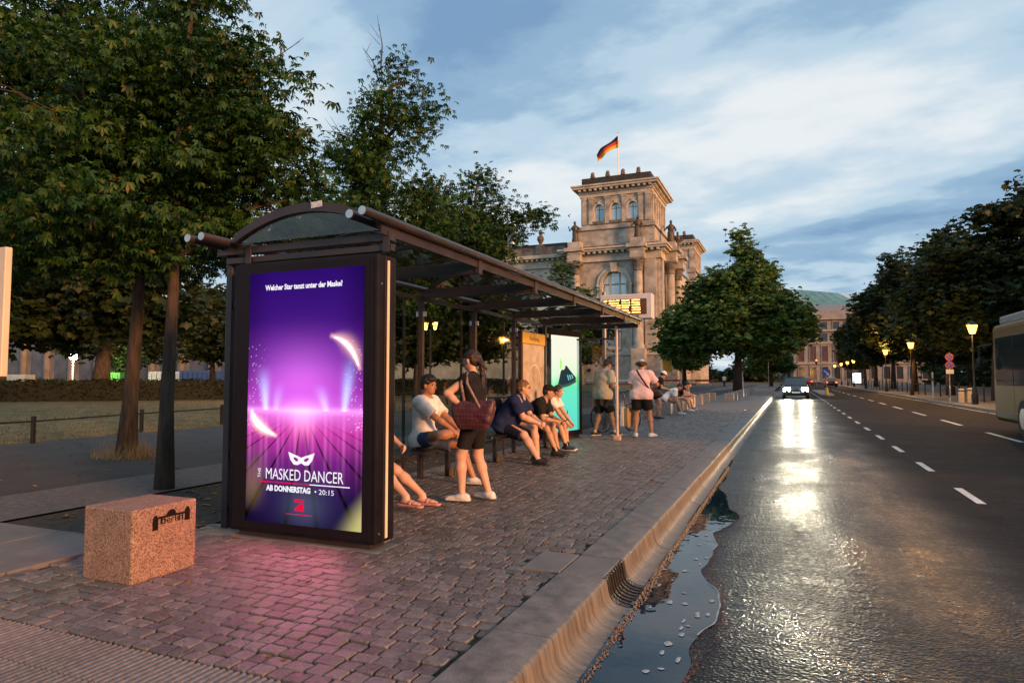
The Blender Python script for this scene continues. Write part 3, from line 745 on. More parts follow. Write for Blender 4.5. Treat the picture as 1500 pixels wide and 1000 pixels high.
# light thrown by the display
def screen_lamp(name, loc, colr, power, direction, parent, size=rad(165), radius=0.0):
    ld = bpy.data.lights.new(name, 'SPOT'); ld.energy = power; ld.color = colr; ld.spot_size = size; ld.spot_blend = 1.0; ld.shadow_soft_size = radius
    o = bpy.data.objects.new(name, ld); col.objects.link(o)
    o.rotation_euler = Vector(direction).to_track_quat('-Z', 'Y').to_euler(); o.location = Vector(loc)
    if parent is not None:
        off_ = Vector((0, 0, 0)); p = parent
        while p is not None: off_ += p.location; p = p.parent
        o.parent = parent; o.location -= off_
    return o
for z, x, pw_ in ((.32, -3.45, 12), (.45, -3.95, 12), (1.0, -3.6, 18), (1.7, -3.7, 18)):
    screen_lamp('display_glow', (x, 4.36, z), (1.0, 0.18, 0.30), pw_, (0, -1, -.45), box)

# mint screen at the far end -------------------------------------------------
A_, B_ = Vector((-4.68, 13.38, 0)), Vector((-4.42, 14.56, 0)); dr = (B_ - A_).normalized(); nr_ = Vector((dr.y, -dr.x, 0))
ft = thing('advert_screen', 'black framed upright screen lit mint green with a dark running shoe', 'advert screen', (-4.55, 13.97, 0))
def along(t, d, z): p = A_ + (B_ - A_) * t + nr_ * d; return (p.x, p.y, z)
def qbox(t0, t1, d0, d1, z0, z1): return MB().add([along(t0, d0, z0), along(t1, d0, z0), along(t1, d1, z0), along(t0, d1, z0), along(t0, d0, z1), along(t1, d0, z1), along(t1, d1, z1), along(t0, d1, z1)], [(3, 2, 1, 0), (4, 5, 6, 7), (0, 1, 5, 4), (1, 2, 6, 5), (2, 3, 7, 6), (3, 0, 4, 7)])
qbox(-.14, 1.13, -.22, -.004, .06, 2.42).build('case', m_black, ft, bevel=.012)
qbox(-.05, 1.05, -.18, -.04, 0, .06).build('plinth', m_steel, ft)
def mint(u, w):
    top = lin(250, 250, 228); midc = lin(228, 250, 214); low = lin(110, 236, 200); bot = lin(96, 224, 206)
    C = np.zeros((len(u), 3)); edge = w - (.40 + .10 * u)
    for c in range(3): C[:, c] = np.interp(w, [0, .35, .46, .6, .8, 1], [bot[c], low[c], low[c], midc[c], top[c], top[c]])
    k = np.exp(-((edge - .04) / .05) ** 2); C = C * (1 - .8 * k[:, None]) + k[:, None] * lin(110, 240, 120) * .8
    C += (np.exp(-((u - .10) / .05) ** 2 - ((w - .52) / .06) ** 2))[:, None] * lin(120, 240, 110) * .5
    return C
ms = grid_screen('display', 0, 1, 0, 1, 0, mint, 40, 70, .85, ft, P=lambda U, W: np.stack([A_.x + (B_.x - A_.x) * U, A_.y + (B_.y - A_.y) * U, .18 + (2.27 - .18) * W], 1))
offm = Vector(ft.location)
def MP(u, w, d=.003): p = A_ + (B_ - A_) * u + nr_ * d; return Vector((p.x, p.y, .18 + 2.09 * w)) - offm
shoe_c = emat('print_shoe', s2l((38, 52, 58)), 1.0)
mb = MB(); mb.add([MP(a, c_) for a, c_ in [(.23, .492), (.40, .480), (.62, .500), (.85, .530), (.88, .552), (.84, .575), (.76, .602), (.68, .632), (.60, .662), (.53, .690), (.49, .684), (.47, .655), (.42, .640), (.37, .648), (.32, .622), (.28, .560), (.25, .520)]], [tuple(range(17))]); mb.build('shoe_print', shoe_c, ms, world=False, fix=False)
mb = MB(); mb.add([MP(a, c_) for a, c_ in [(.30, .66), (.34, .655), (.36, .72), (.31, .77)]], [(0, 1, 2, 3)]); mb.build('shoe_print', emat('print_green', s2l((150, 235, 80)), 1.0), ms, world=False, fix=False)
mb = MB(); mb.add([MP(a, c_, .0035) for a, c_ in [(.20, .482), (.24, .466), (.42, .456), (.64, .474), (.87, .510), (.89, .530), (.85, .534), (.62, .503), (.40, .483), (.23, .495)]], [tuple(range(10))]); mb.build('shoe_print', emat('print_sole', s2l((70, 80, 84)), 1.0), ms, world=False, fix=False)
mb = MB()
for k in range(3): a = .60 + k * .075; mb.add([MP(a, .530 + .010 * k, .005), MP(a + .03, .534 + .010 * k, .005), MP(a - .02, .590 + .002 * k, .005), MP(a - .055, .588 + .002 * k, .005)], [(0, 1, 2, 3)])
mb.build('stripe_mark', emat('print_teal', s2l((120, 200, 200)), 1.0), ms, world=False, fix=False)
mb = MB()
for k, (a, h) in enumerate(((.44, .022), (.50, .042), (.56, .062))): mb.add([MP(a - .03, .165), MP(a + .018, .165), MP(a + .018 - .01, .165 + h * .7), MP(a - .012, .165 + h)], [(0, 1, 2, 3)])
mb.build('stripe_mark', shoe_c, ms, world=False, fix=False)
Rm = Matrix((dr, Vector((0, 0, 1)), nr_)).transposed()
text('adidas', .12, shoe_c, 'lettering', ms, MP(.51, .146), Rm, width=.30)
screen_lamp('display_glow', along(.5, .05, 1.2), (.65, 1.0, .85), 22, (nr_.x, nr_.y, -.3), ft)
# yellow headed map case behind the benches
mc = thing('map_case', 'timetable map case with a yellow header board behind the seated group', 'notice board', (-4.55, 11.88, 0))
MB().box(-4.58, -4.51, 11.26, 12.50, .60, 2.22).build('case', m_steel, mc, bevel=.008)
def mapfn(u, w):
    return np.clip(lin(170, 140, 118)[None] * (1 + .35 * np.sin(u * 13 + 4 * np.sin(w * 7))[:, None] * np.sin(w * 17 + 3 * u)[:, None]), 0, 1)
m_map = mat('map_print', (0.42, 0.32, 0.24), 0.45, var=.25, scale=5, c2=(0.55, 0.46, 0.38), detail=8)
MB().box(-4.510, -4.504, 11.32, 12.44, .62, 1.98).build('map_sheet', m_map, mc)
mb = MB()
for i in range(24):
    t0, t1 = math.pi * i / 24, math.pi * (i + 1) / 24
    mb.add([(-4.501, 11.9 + r_ * math.cos(t), 1.25 + r_ * math.sin(t)) for r_, t in ((.36, t0), (.33, t0), (.33, t1), (.36, t1))], [(0, 1, 2, 3)])
mb.build('map_ring', mat('map_white', (.6, .58, .55), .5), mc, fix=False)
MB().box(-4.510, -4.490, 11.28, 12.48, 1.99, 2.20).build('header', mat('header_yellow', (0.62, 0.36, 0.02), 0.45, var=.1), mc, bevel=.004)
text('Reichstag', .12, mat('header_black', (.02, .02, .02), .5), 'lettering', mc, Vector((-4.488, 11.88, 2.09)) - Vector(mc.location), Matrix(((0, 0, 1), (1, 0, 0), (0, 1, 0))), width=.5)
# granite block seats --------------------------------------------------------
def granite(name, base, d1, d2, sc):
    if name in MATS: return MATS[name]
    m, t, b, o = newmat(name); nd, lk = t.nodes, t.links; tcn = nd.new('ShaderNodeTexCoord')
    v1 = nd.new('ShaderNodeTexVoronoi'); v1.inputs['Scale'].default_value = sc; lk.new(tcn.outputs['Object'], v1.inputs['Vector'])
    rp = nd.new('ShaderNodeValToRGB'); rp.color_ramp.interpolation = 'CONSTANT'; sp = nd.new('ShaderNodeSeparateColor'); lk.new(v1.outputs['Color'], sp.inputs[0]); lk.new(sp.outputs[0], rp.inputs[0])
    e = rp.color_ramp.elements; e[0].color = (*d1, 1); e[1].position = .22; e[1].color = (*base, 1); q = e.new(.68); q.color = (*d2, 1); q = e.new(.90); q.color = tuple(x * .55 for x in base) + (1,)
    nz = nd.new('ShaderNodeTexNoise'); nz.inputs['Scale'].default_value = 7; lk.new(tcn.outputs['Object'], nz.inputs['Vector'])
    mxn = nd.new('ShaderNodeMix'); mxn.data_type = 'RGBA'; mxn.blend_type = 'MULTIPLY'; mxn.inputs[0].default_value = .5; lk.new(rp.outputs[0], mxn.inputs[6]); lk.new(nz.outputs[0], mxn.inputs[7])
    lk.new(mxn.outputs[2], b.inputs['Base Color']); b.inputs['Roughness'].default_value = .6
    bp = nd.new('ShaderNodeBump'); bp.inputs['Strength'].default_value = .35; bp.inputs['Distance'].default_value = .004; lk.new(v1.outputs['Distance'], bp.inputs['Height']); lk.new(bp.outputs[0], b.inputs['Normal'])
    MATS[name] = m; return m
m_gran = granite('red_granite', (0.33, 0.20, 0.135), (0.13, 0.08, 0.06), (0.42, 0.29, 0.21), 150)
m_logo = mat('painted_black', (0.008, 0.006, 0.006), 0.9, var=.2, scale=60, spec=.1)
gb = thing('granite_block', 'speckled red granite cube with a black city gate emblem beside the shelter', 'granite block', (-4.225, 3.36, 0))
MB().box(-4.46, -3.99, 3.10, 3.61, -.01, .478).build('stone', m_gran, gb, bevel=.012)
# emblem: gate towers, arches, lettering below; on the +x face
def LP(y, z, d=.0025): return (-3.99 + d, y, z)
mb = MB(); y0 = 3.255; W_ = .29; zb = .345; u = W_ / 10
def lq(a, b, c_, d): mb.add([LP(y0 + a * u, zb + c_ * u), LP(y0 + b * u, zb + c_ * u), LP(y0 + b * u, zb + d * u), LP(y0 + a * u, zb + d * u)], [(0, 1, 2, 3)])
lq(-.2, 1.3, -1.0, 1.9); lq(.1, 1.0, 1.9, 2.4); lq(8.7, 10.2, -.2, 2.6); lq(9.0, 9.9, 2.6, 3.1)
lq(1.3, 8.7, 1.5, 2.0)
mb.add([LP(y0 + a * u, zb + c_ * u) for a, c_ in ((3.4, 2.0), (6.2, 2.0), (6.0, 2.7), (5.4, 3.2), (4.6, 3.2), (3.8, 2.7))], [tuple(range(6))])
for a in (1.9, 2.9, 6.9, 7.9): lq(a, a + .35, .1, 1.5)
mb.build('emblem', m_logo, gb, fix=False)
text('berlin', .075, m_logo, 'lettering', gb, Vector(LP(3.405, .372, .003)) - Vector(gb.location), Matrix(((0, 0, 1), (1, 0, 0), (0, 1, 0))), width=.17)
# ================================================================== PARLIAMENT BUILDING
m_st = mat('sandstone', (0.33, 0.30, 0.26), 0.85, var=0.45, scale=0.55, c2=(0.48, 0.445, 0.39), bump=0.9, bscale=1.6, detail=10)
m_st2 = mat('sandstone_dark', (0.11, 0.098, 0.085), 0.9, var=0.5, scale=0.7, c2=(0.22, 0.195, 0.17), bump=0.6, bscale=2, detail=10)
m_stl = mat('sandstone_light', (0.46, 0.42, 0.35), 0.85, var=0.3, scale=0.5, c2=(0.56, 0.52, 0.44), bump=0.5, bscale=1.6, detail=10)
m_roofk = mat('slate_roof', (0.03, 0.032, 0.035), 0.6, var=.3)
m_brz = mat('bronze', (0.07, 0.055, 0.04), 0.6, 0.2, var=.4, scale=2)
m_win = mat('window_glass', (0.10, 0.14, 0.17), 0.08, 0.0, var=.15, scale=.5, spec=1.0)
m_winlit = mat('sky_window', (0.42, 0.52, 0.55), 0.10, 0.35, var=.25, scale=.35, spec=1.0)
RT = thing('parliament_building', 'old sandstone parliament building with corner tower, arched window and flag', 'building', (-32, 140, 0))
def RB(mb, name, m, smooth=False, parent=None): return mb.build(name, m, parent or RT, smooth=smooth)
def arch_pts(cx_, w, z0, zs, n=14):
    r = w / 2
    return [(cx_ - r, z0)] + [(cx_ - r * math.cos(math.pi * i / n), zs + r * math.sin(math.pi * i / n)) for i in range(n + 1)] + [(cx_ + r, z0)]
def wall_with_arches(x0, x1, z0, z1, y0, y1, wins, m, parent):
    """solid wall in the x-z plane pierced by round-headed openings (cx, w, sill, spring)"""
    mb = MB(); x = x0
    for (c, w, s, sp) in wins:
        mb.box(x, c - w / 2, y0, y1, z0, z1)
        mb.box(c - w / 2, c + w / 2, y0, y1, z0, s)
        a = arch_pts(c, w, s, sp)[1:-1]
        for i in range(len(a) - 1): mb.prism([a[i], a[i + 1], (a[i + 1][0], z1), (a[i][0], z1)], y0, y1, 'y')
        x = c + w / 2
    mb.box(x, x1, y0, y1, z0, z1)
    return RB(mb, 'wall', m, parent=parent)
def moulding(x0, x1, y0, y1, levels, name, m, parent=None):
    """stepped cornice round a rectangle: levels = (z0, z1, out)"""
    mb = MB()
    for (a, c, o_) in levels: mb.box(x0 - o_, x1 + o_, y0 - o_, y1 + o_, a, c)
    return RB(mb, name, m, parent=parent)
def modillions(x0, x1, y0, y1, z0, z1, d, pitch, w, m, parent=None):
    mb = MB()
    n = max(1, int((x1 - x0) / pitch))
    for i in range(n + 1):
        x = x0 + (x1 - x0) * i / n; mb.box(x - w / 2, x + w / 2, y0 - d, y0 + .05, z0, z1)
    n = max(1, int((y1 - y0) / pitch))
    for i in range(n + 1):
        y = y0 + (y1 - y0) * i / n; mb.box(x1 - .05, x1 + d, y - w / 2, y + w / 2, z0, z1)
    o = RB(mb, 'modillions', m, parent=parent); tag(o, kind='stuff'); return o
def tower(X0, X1, Y0, Y1, parent, detail=True):
    cx_ = (X0 + X1) / 2
    wins = [(cx_ - 3.45, 2.0, 33.2, 35.6), (cx_ + .0, 2.0, 33.2, 35.6), (cx_ + 3.45, 2.0, 33.2, 35.6)]
    t0 = RB(MB().box(X0 + .9, X1 - .9, Y0 + .9, Y1 - .1, 32.0, 38.4), 'tower_core', m_st2, parent=parent)
    wall_with_arches(X0, X1, 32.0, 38.4, Y0, Y0 + .9, wins, m_st, parent)
    for (c, w, s, sp) in wins:
        p = arch_pts(c, w, s, sp); mb = MB().prism(p, Y0 + .50, Y0 + .60, 'y'); wn = RB(mb, 'window', m_winlit, parent=parent)
        mb = MB().box(c - .05, c + .05, Y0 + .44, Y0 + .50, s, sp + .9).box(c - 1, c + 1, Y0 + .44, Y0 + .50, sp - .05, sp + .05); mb.build('glazing_bar', m_st2, None)
        bar = bpy.data.objects[-1] if False else None
        o_ = arch_pts(c, w + .55, s, sp); i_ = arch_pts(c, w + .02, s, sp)
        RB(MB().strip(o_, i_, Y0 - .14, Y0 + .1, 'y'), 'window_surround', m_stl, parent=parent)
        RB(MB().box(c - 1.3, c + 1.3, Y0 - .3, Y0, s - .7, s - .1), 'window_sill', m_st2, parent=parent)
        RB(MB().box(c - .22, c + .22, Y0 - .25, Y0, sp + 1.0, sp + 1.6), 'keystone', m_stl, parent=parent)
    for x in (X0 + .7, cx_ - 5.1, cx_ - 1.73, cx_ + 1.73, cx_ + 5.1, X1 - .7):
        RB(MB().box(x - .42, x + .42, Y0 - .28, Y0 + .1, 32.6, 37.7).box(x - .55, x + .55, Y0 - .36, Y0 + .1, 37.7, 38.2), 'pilaster', m_st, parent=parent)
    for k in range(6):
        y = Y0 + .8 + k * (Y1 - Y0 - 1.6) / 5; RB(MB().box(X1 - .1, X1 + .28, y - .42, y + .42, 32.6, 37.7).box(X1 - .1, X1 + .36, y - .55, y + .55, 37.7, 38.2), 'pilaster', m_st, parent=parent)
    RB(MB().box(X1 - .9, X1, Y0 + .9, Y1, 32.0, 38.4), 'wall', m_st, parent=parent)
    RB(MB().box(X0, X0 + .9, Y0 + .9, Y1, 32.0, 38.4), 'wall', m_st, parent=parent)
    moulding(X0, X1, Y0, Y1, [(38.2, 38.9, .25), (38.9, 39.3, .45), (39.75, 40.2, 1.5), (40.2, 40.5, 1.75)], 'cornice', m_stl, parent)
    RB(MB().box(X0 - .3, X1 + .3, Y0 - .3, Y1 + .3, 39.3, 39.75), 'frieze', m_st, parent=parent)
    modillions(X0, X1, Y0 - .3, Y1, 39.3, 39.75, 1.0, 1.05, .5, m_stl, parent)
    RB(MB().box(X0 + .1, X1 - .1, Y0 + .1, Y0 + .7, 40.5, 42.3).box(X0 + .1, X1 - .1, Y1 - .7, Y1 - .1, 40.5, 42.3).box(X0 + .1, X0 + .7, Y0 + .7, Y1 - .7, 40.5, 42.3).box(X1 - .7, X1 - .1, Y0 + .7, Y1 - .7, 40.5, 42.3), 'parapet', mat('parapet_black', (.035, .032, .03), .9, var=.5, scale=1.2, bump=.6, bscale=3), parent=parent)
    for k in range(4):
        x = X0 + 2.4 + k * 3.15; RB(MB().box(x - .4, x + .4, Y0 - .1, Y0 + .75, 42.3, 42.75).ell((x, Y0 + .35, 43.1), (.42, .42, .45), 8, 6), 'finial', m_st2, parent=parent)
    # stepped base of the tower
    moulding(X0, X1, Y0, Y1, [(31.3, 32.0, .9), (30.9, 31.3, .5), (28.3, 30.9, .65), (27.9, 28.3, 1.0)], 'tower_base', m_st, parent)
    return t0
TX0, TX1, TY0, TY1 = -38.8, -24.4, 130.0, 145.0
tower(TX0, TX1, TY0, TY1, RT)
for o in [o for o in bpy.data.objects if o.name.startswith('glazing_bar')]:
    if o.parent is None:
        o.parent = RT; o.location = -Vector(RT.location)
# corner pavilion under the tower
PX0, PX1, PY0, PY1 = -41.2, -22.8, 129.0, 150.0
RB(MB().box(PX0 + 1.1, PX1 - 1.1, PY0 + 1.1, PY1 - .2, -.3, 25.6), 'pavilion_core', m_st2)
cxp = (PX0 + PX1) / 2 + .3
big = (cxp, 5.0, 17.6, 20.0)
wall_with_arches(PX0, PX1, 12.0, 25.6, PY0, PY0 + 1.1, [big], m_st, RT)
RB(MB().box(PX0, PX1, PY0, PY0 + 1.1, -.3, 12.0), 'wall', m_st)
RB(MB().box(PX1 - 1.1, PX1, PY0 + 1.1, PY1, -.3, 25.6), 'wall', m_st)
RB(MB().box(PX0, PX0 + 1.1, PY0 + 1.1, PY1, -.3, 25.6), 'wall', m_st)
wn = RB(MB().prism(arch_pts(*big), PY0 + .6, PY0 + .7, 'y'), 'window', m_winlit)
for dx in (-.95, .95): RB(MB().box(cxp + dx - .16, cxp + dx + .16, PY0 + .45, PY0 + .6, 17.6, 22.2), 'mullion', m_stl, parent=wn)
RB(MB().box(cxp - 2.5, cxp + 2.5, PY0 + .47, PY0 + .6, 19.9, 20.1), 'glazing_bar', m_st2, parent=wn)
RB(MB().strip(arch_pts(cxp, 7.0, 17.6, 20.0), arch_pts(cxp, 5.0, 17.6, 20.0), PY0 - .35, PY0 + .3, 'y'), 'arch_surround', m_stl)
RB(MB().strip(arch_pts(cxp, 5.8, 17.6, 20.0), arch_pts(cxp, 5.02, 17.6, 20.0), PY0 - .50, PY0 - .3, 'y'), 'arch_moulding', m_st)
RB(MB().prism([(cxp - .5, 22.4), (cxp + .5, 22.4), (cxp + .75, 24.2), (cxp - .75, 24.2)], PY0 - .8, PY0, 'y'), 'keystone', m_stl)
RB(MB().box(cxp - 3.6, cxp + 3.6, PY0 - .7, PY0, 16.6, 17.5), 'window_sill', m_stl)
for k in range(9): RB(MB().lathe([(.22, 15.0), (.32, 15.5), (.16, 16.0), (.24, 16.5)], (cxp - 3.2 + k * .8, PY0 - .45, 0), 8), 'baluster', m_stl)
RB(MB().box(cxp - 3.6, cxp + 3.6, PY0 - .7, PY0, 14.5, 15.0), 'balcony_base', m_stl)
for s in (-1, 1): RB(MB().box(cxp + s * 2.9 - .55, cxp + s * 2.9 + .55, PY0 - .3, PY0, 12.0, 19.9).box(cxp + s * 2.9 - .7, cxp + s * 2.9 + .7, PY0 - .45, PY0, 19.5, 19.95), 'pilaster', m_stl)
def column(x, y, m=m_st, z0=7.0):
    c = RB(MB().lathe([(1.1, z0), (1.1, z0 + .6), (.92, z0 + .9), (.90, 14), (.80, 22.2)], (x, y, 0), 20), 'column', m, smooth='auto')
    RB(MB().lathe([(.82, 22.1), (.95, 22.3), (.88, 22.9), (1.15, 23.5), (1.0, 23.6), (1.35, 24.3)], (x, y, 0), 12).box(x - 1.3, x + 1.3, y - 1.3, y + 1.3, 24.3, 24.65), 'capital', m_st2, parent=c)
    RB(MB().box(x - 1.3, x + 1.3, y - 1.25, y + 1.25, -.3, z0), 'pedestal', m, parent=c)
for x in (PX0 + 1.8, cxp + 5.0): column(x, PY0 - 1.15)
for x in (PX1 - 1.7,):
    RB(MB().box(x - 1.1, x + 1.1, PY0 - .5, PY0 + .1, 7, 24.6), 'pilaster', m_st)
    RB(MB().box(PX1 - .1, PX1 + .5, PY0 + .6, PY0 + 2.6, 7, 24.6), 'pilaster', m_st)
for y in (PY0 + 6.0, PY0 + 15.5): column(PX1 + 1.15, y)
RB(MB().box(PX1 - .1, PX1 + .6, PY1 - 3.0, PY1 - .8, 7, 24.6), 'pilaster', m_st)
# entablature breaking forward over the columns
moulding(PX0, PX1, PY0, PY1, [(24.65, 25.4, .5), (25.4, 26.1, .4), (26.6, 27.0, 1.6), (27.0, 27.35, 1.9)], 'entablature', m_stl)
RB(MB().box(PX0 - .35, PX1 + .35, PY0 - .35, PY1 + .35, 26.1, 26.6), 'frieze', m_st)
modillions(PX0, PX1, PY0 - .35, PY1, 26.15, 26.6, 1.1, 1.15, .5, m_stl)
for x in (PX0 + 1.8, cxp + 5.0):
    RB(MB().box(x - 1.35, x + 1.35, PY0 - 2.5, PY0 - .3, 24.66, 26.1).box(x - 1.9, x + 1.9, PY0 - 3.2, PY0 - .3, 26.62, 27.34).box(x - 1.4, x + 1.4, PY0 - 2.6, PY0 - .3, 26.1, 26.62), 'entablature_block', m_st)
    RB(MB().box(x - 1.3, x + 1.3, PY0 - 2.4, PY0 - .2, 27.36, 28.6), 'statue_pedestal', m_st)
for y in (PY0 + 6.0, PY0 + 15.5):
    RB(MB().box(PX1 + .3, PX1 + 2.5, y - 1.35, y + 1.35, 24.66, 26.1).box(PX1 + .3, PX1 + 3.2, y - 1.9, y + 1.9, 26.62, 27.34).box(PX1 + .3, PX1 + 2.6, y - 1.4, y + 1.4, 26.1, 26.62), 'entablature_block', m_st)
    RB(MB().box(PX1 + .2, PX1 + 2.4, y - 1.3, y + 1.3, 27.36, 28.6), 'statue_pedestal', m_st)
RB(MB().box(PX0 + .3, PX1 - .3, PY0 + .3, PY1 - .3, 27.35, 28.2), 'attic', m_st2)
# string courses and rustication on the lower storeys
for z in (5.8, 12.2): RB(MB().box(PX0 - .25, PX1 + .25, PY0 - .25, PY1, z, z + .6), 'string_course', m_stl)
for k in range(3):
    c = PX0 + 4.2 + k * 5.0; w_ = RB(MB().box(c - 1.2, c + 1.2, PY0 - .06, PY0 + .05, 7.5, 11.4), 'window', m_win); RB(MB().box(c - 1.55, c + 1.55, PY0 - .3, PY0 - .07, 11.4, 12.0).box(c - 1.55, c + 1.55, PY0 - .3, PY0 - .07, 6.9, 7.5).box(c - 1.55, c - 1.2, PY0 - .2, PY0 - .07, 7.5, 11.4).box(c + 1.2, c + 1.55, PY0 - .2, PY0 - .07, 7.5, 11.4), 'frame', m_stl, parent=w_)
# statues: cloaked standing figures built as lathed and jointed lumps
def statue(x, y, z, h, lean, m, label, seated=False):
    s = thing('roof_statue', label, 'statue', (x, y, z))
    k = h / 4.2
    mb = MB()
    if seated:
        mb.lathe([(.9 * k, 0), (1.05 * k, .5 * k), (.8 * k, 1.2 * k), (.5 * k, 1.6 * k)], (0, 0, 0), 10); mb.ell((0, -.5 * k, 1.3 * k), (.6 * k, .7 * k, .4 * k)); 
    else: mb.lathe([(.62 * k, 0), (.72 * k, .3 * k), (.56 * k, 1.2 * k), (.62 * k, 1.9 * k), (.45 * k, 2.3 * k)], (0, 0, 0), 10)
    mb.lathe([(.42 * k, 1.9 * k), (.60 * k, 2.6 * k), (.66 * k, 3.1 * k), (.30 * k, 3.45 * k), (.18 * k, 3.6 * k)], (lean * .2, 0, 0), 10)
    mb.ell((lean * .3, 0, 3.9 * k), (.27 * k, .3 * k, .36 * k))
    b = mb.build('figure', m, s, smooth=True, world=False)
    MB().tube([(.6 * k, 0, 3.0 * k), (1.0 * k, -.2 * k, 2.2 * k), (.7 * k + lean * .5, -.6 * k, 2.0 * k)], [.2 * k, .17 * k, .12 * k], 8).build('arm', m, s, smooth=True, world=False)
    MB().tube([(-.6 * k, 0, 3.0 * k), (-1.1 * k, -.1 * k, 2.4 * k), (-1.2 * k, -.4 * k, 3.2 * k)], [.2 * k, .17 * k, .12 * k], 8).build('arm', m, s, smooth=True, world=False)
    return s
statue(PX0 + 1.8, PY0 - 1.3, 28.6, 4.4, -.3, m_brz, 'bronze figure on the cornice at the far corner from the road')
statue(cxp + 5.0, PY0 - 1.3, 28.6, 4.4, .3, m_brz, 'bronze figure on the cornice above the column beside the arched window')
statue(PX1 + 1.3, PY0 + 6.0, 28.6, 4.6, .2, m_brz, 'bronze figure on the road side cornice, nearer the flagged tower front')
statue(PX1 + 1.3, PY0 + 15.5, 28.6, 4.2, -.2, m_brz, 'bronze figure on the road side cornice, nearer the rear tower')
# west wing running away to the left
WY = 132.5
for k in range(7):
    x1 = PX0 - k * 8.6; x0 = x1 - 8.6; c = (x0 + x1) / 2
    wn_ = (c, 4.2, 15.8, 19.4)
    wall_with_arches(x0, x1, -.3, 24.65, WY, WY + 1.0, [wn_], m_stl, RT)
    wg = RB(MB().prism(arch_pts(*wn_), WY + .6, WY + .7, 'y'), 'window', m_winlit)
    RB(MB().box(c - .12, c + .12, WY + .45, WY + .6, 15.8, 21.4), 'mullion', m_stl, parent=wg)
    RB(MB().strip(arch_pts(c, 5.2, 15.8, 19.4), arch_pts(c, 4.22, 15.8, 19.4), WY - .25, WY + .2, 'y'), 'window_surround', m_st)
    RB(MB().prism([(c - 3.0, 22.2), (c + 3.0, 22.2), (c, 23.9)], WY - .6, WY, 'y'), 'pediment', m_stl)
    for s in (-1, 1): RB(MB().lathe([(.62, 13), (.55, 22)], (c + s * 3.75, WY - .55, 0), 12).box(c + s * 3.75 - .8, c + s * 3.75 + .8, WY - 1.2, WY, 22, 23.2), 'half_column', m_st)
    for z in (5.8, 12.2): RB(MB().box(x0, x1, WY - .3, WY, z, z + .5), 'string_course', m_stl)
    w_ = RB(MB().box(c - 1.2, c + 1.2, WY - .05, WY + .05, 7.4, 11.2), 'window', m_win); RB(MB().box(c - 1.5, c + 1.5, WY - .25, WY - .06, 11.2, 11.8), 'lintel', m_stl, parent=w_)
WX0 = PX0 - 7 * 8.6
RB(MB().box(WX0, PX0, WY + 1.0, WY + 60, -.3, 24.6), 'wing_core', m_st2)
RB(MB().box(WX0, PX0 - .5, WY - .5, WY + 2, 24.66, 26.1).box(WX0, PX0 - 1.95, WY - 1.7, WY + 2, 26.6, 27.3), 'entablature', m_stl)
RB(MB().box(WX0, PX0 - .4, WY - .35, WY + 2, 26.1, 26.6), 'frieze', m_st)
modillions(WX0, PX0 - 2, WY - .35, WY + .1, 26.15, 26.6, 1.0, 1.15, .5, m_stl)
RB(MB().box(WX0, PX0 - 2, WY, WY + .8, 27.3, 29.3), 'balustrade', m_st2)
RB(MB().box(WX0, PX0 - 2, WY + 1.2, WY + 60, 27.3, 30.2), 'roof', m_roofk)
for k in range(5):
    x = PX0 - 7.6 - k * 8.6
    RB(MB().box(x - .9, x + .9, WY - .3, WY + 1.1, 27.3, 29.6).lathe([(.75, 29.6), (.3, 30.1), (.8, 31.0), (.7, 31.6), (.25, 32.0), (.5, 32.6), (.1, 33.3)], (x, WY + .4, 0), 10), 'roof_urn', m_st2)
# south side running to the rear tower
RB(MB().box(-38, -25.5, PY1, 192, -.3, 25.0), 'south_wing', m_st)
RB(MB().box(-38, -24.6, PY1, 192, 25.0, 27.2), 'entablature', m_stl)
rt = thing('rear_tower', 'rear sandstone tower of the parliament seen past the tree', 'tower', (-32, 200, 0))
tower(TX0, TX1, 193, 208, rt)
for o in [o for o in bpy.data.objects if o.name.startswith('glazing_bar')]:
    if o.parent is None: o.parent = rt; o.location = -Vector(rt.location)
MB().box(-41, -22.8, 191.5, 212, -.3, 27.9).build('pavilion', m_st, rt); MB().box(-42.5, -21.3, 190, 213, 26, 27.2).build('entablature', m_stl, rt)
mb = MB()
mb.prism([(163, 28.5), (188, 28.5), (176, 33)], -27, -25.0, 'x'); mb.build('glass_gable', m_winlit, rt)
# dome: meridian ribs and hoops of steel with glass between
dm = thing('glass_dome', 'glass and steel dome on the parliament roof behind the leaves', 'dome', (-88, 175, 26))
m_dg = gmat('dome_glass', (0.75, 0.84, 0.86), .25, .05); mb = MB()
def dz(t): return (20 * math.cos(t) ** .8, 23.5 * math.sin(t))
prof_d = [dz(rad(a)) for a in range(0, 89, 8)]
mb.lathe(prof_d, (0, 0, 0), 32); mb.build('glass_shell', m_dg, dm, world=False, smooth=True)
for j in range(24):
    a = 2 * math.pi * j / 24; MB().tube([((r + .2) * math.cos(a), (r + .2) * math.sin(a), z) for r, z in prof_d], .16, 5).build('rib', m_alu, dm, world=False)
for (r, z) in prof_d[1:]: MB().tube([((r + .25) * math.cos(2 * math.pi * j / 32), (r + .25) * math.sin(2 * math.pi * j / 32), z) for j in range(33)], .12, 5, cap=False).build('hoop', m_alu, dm, world=False)
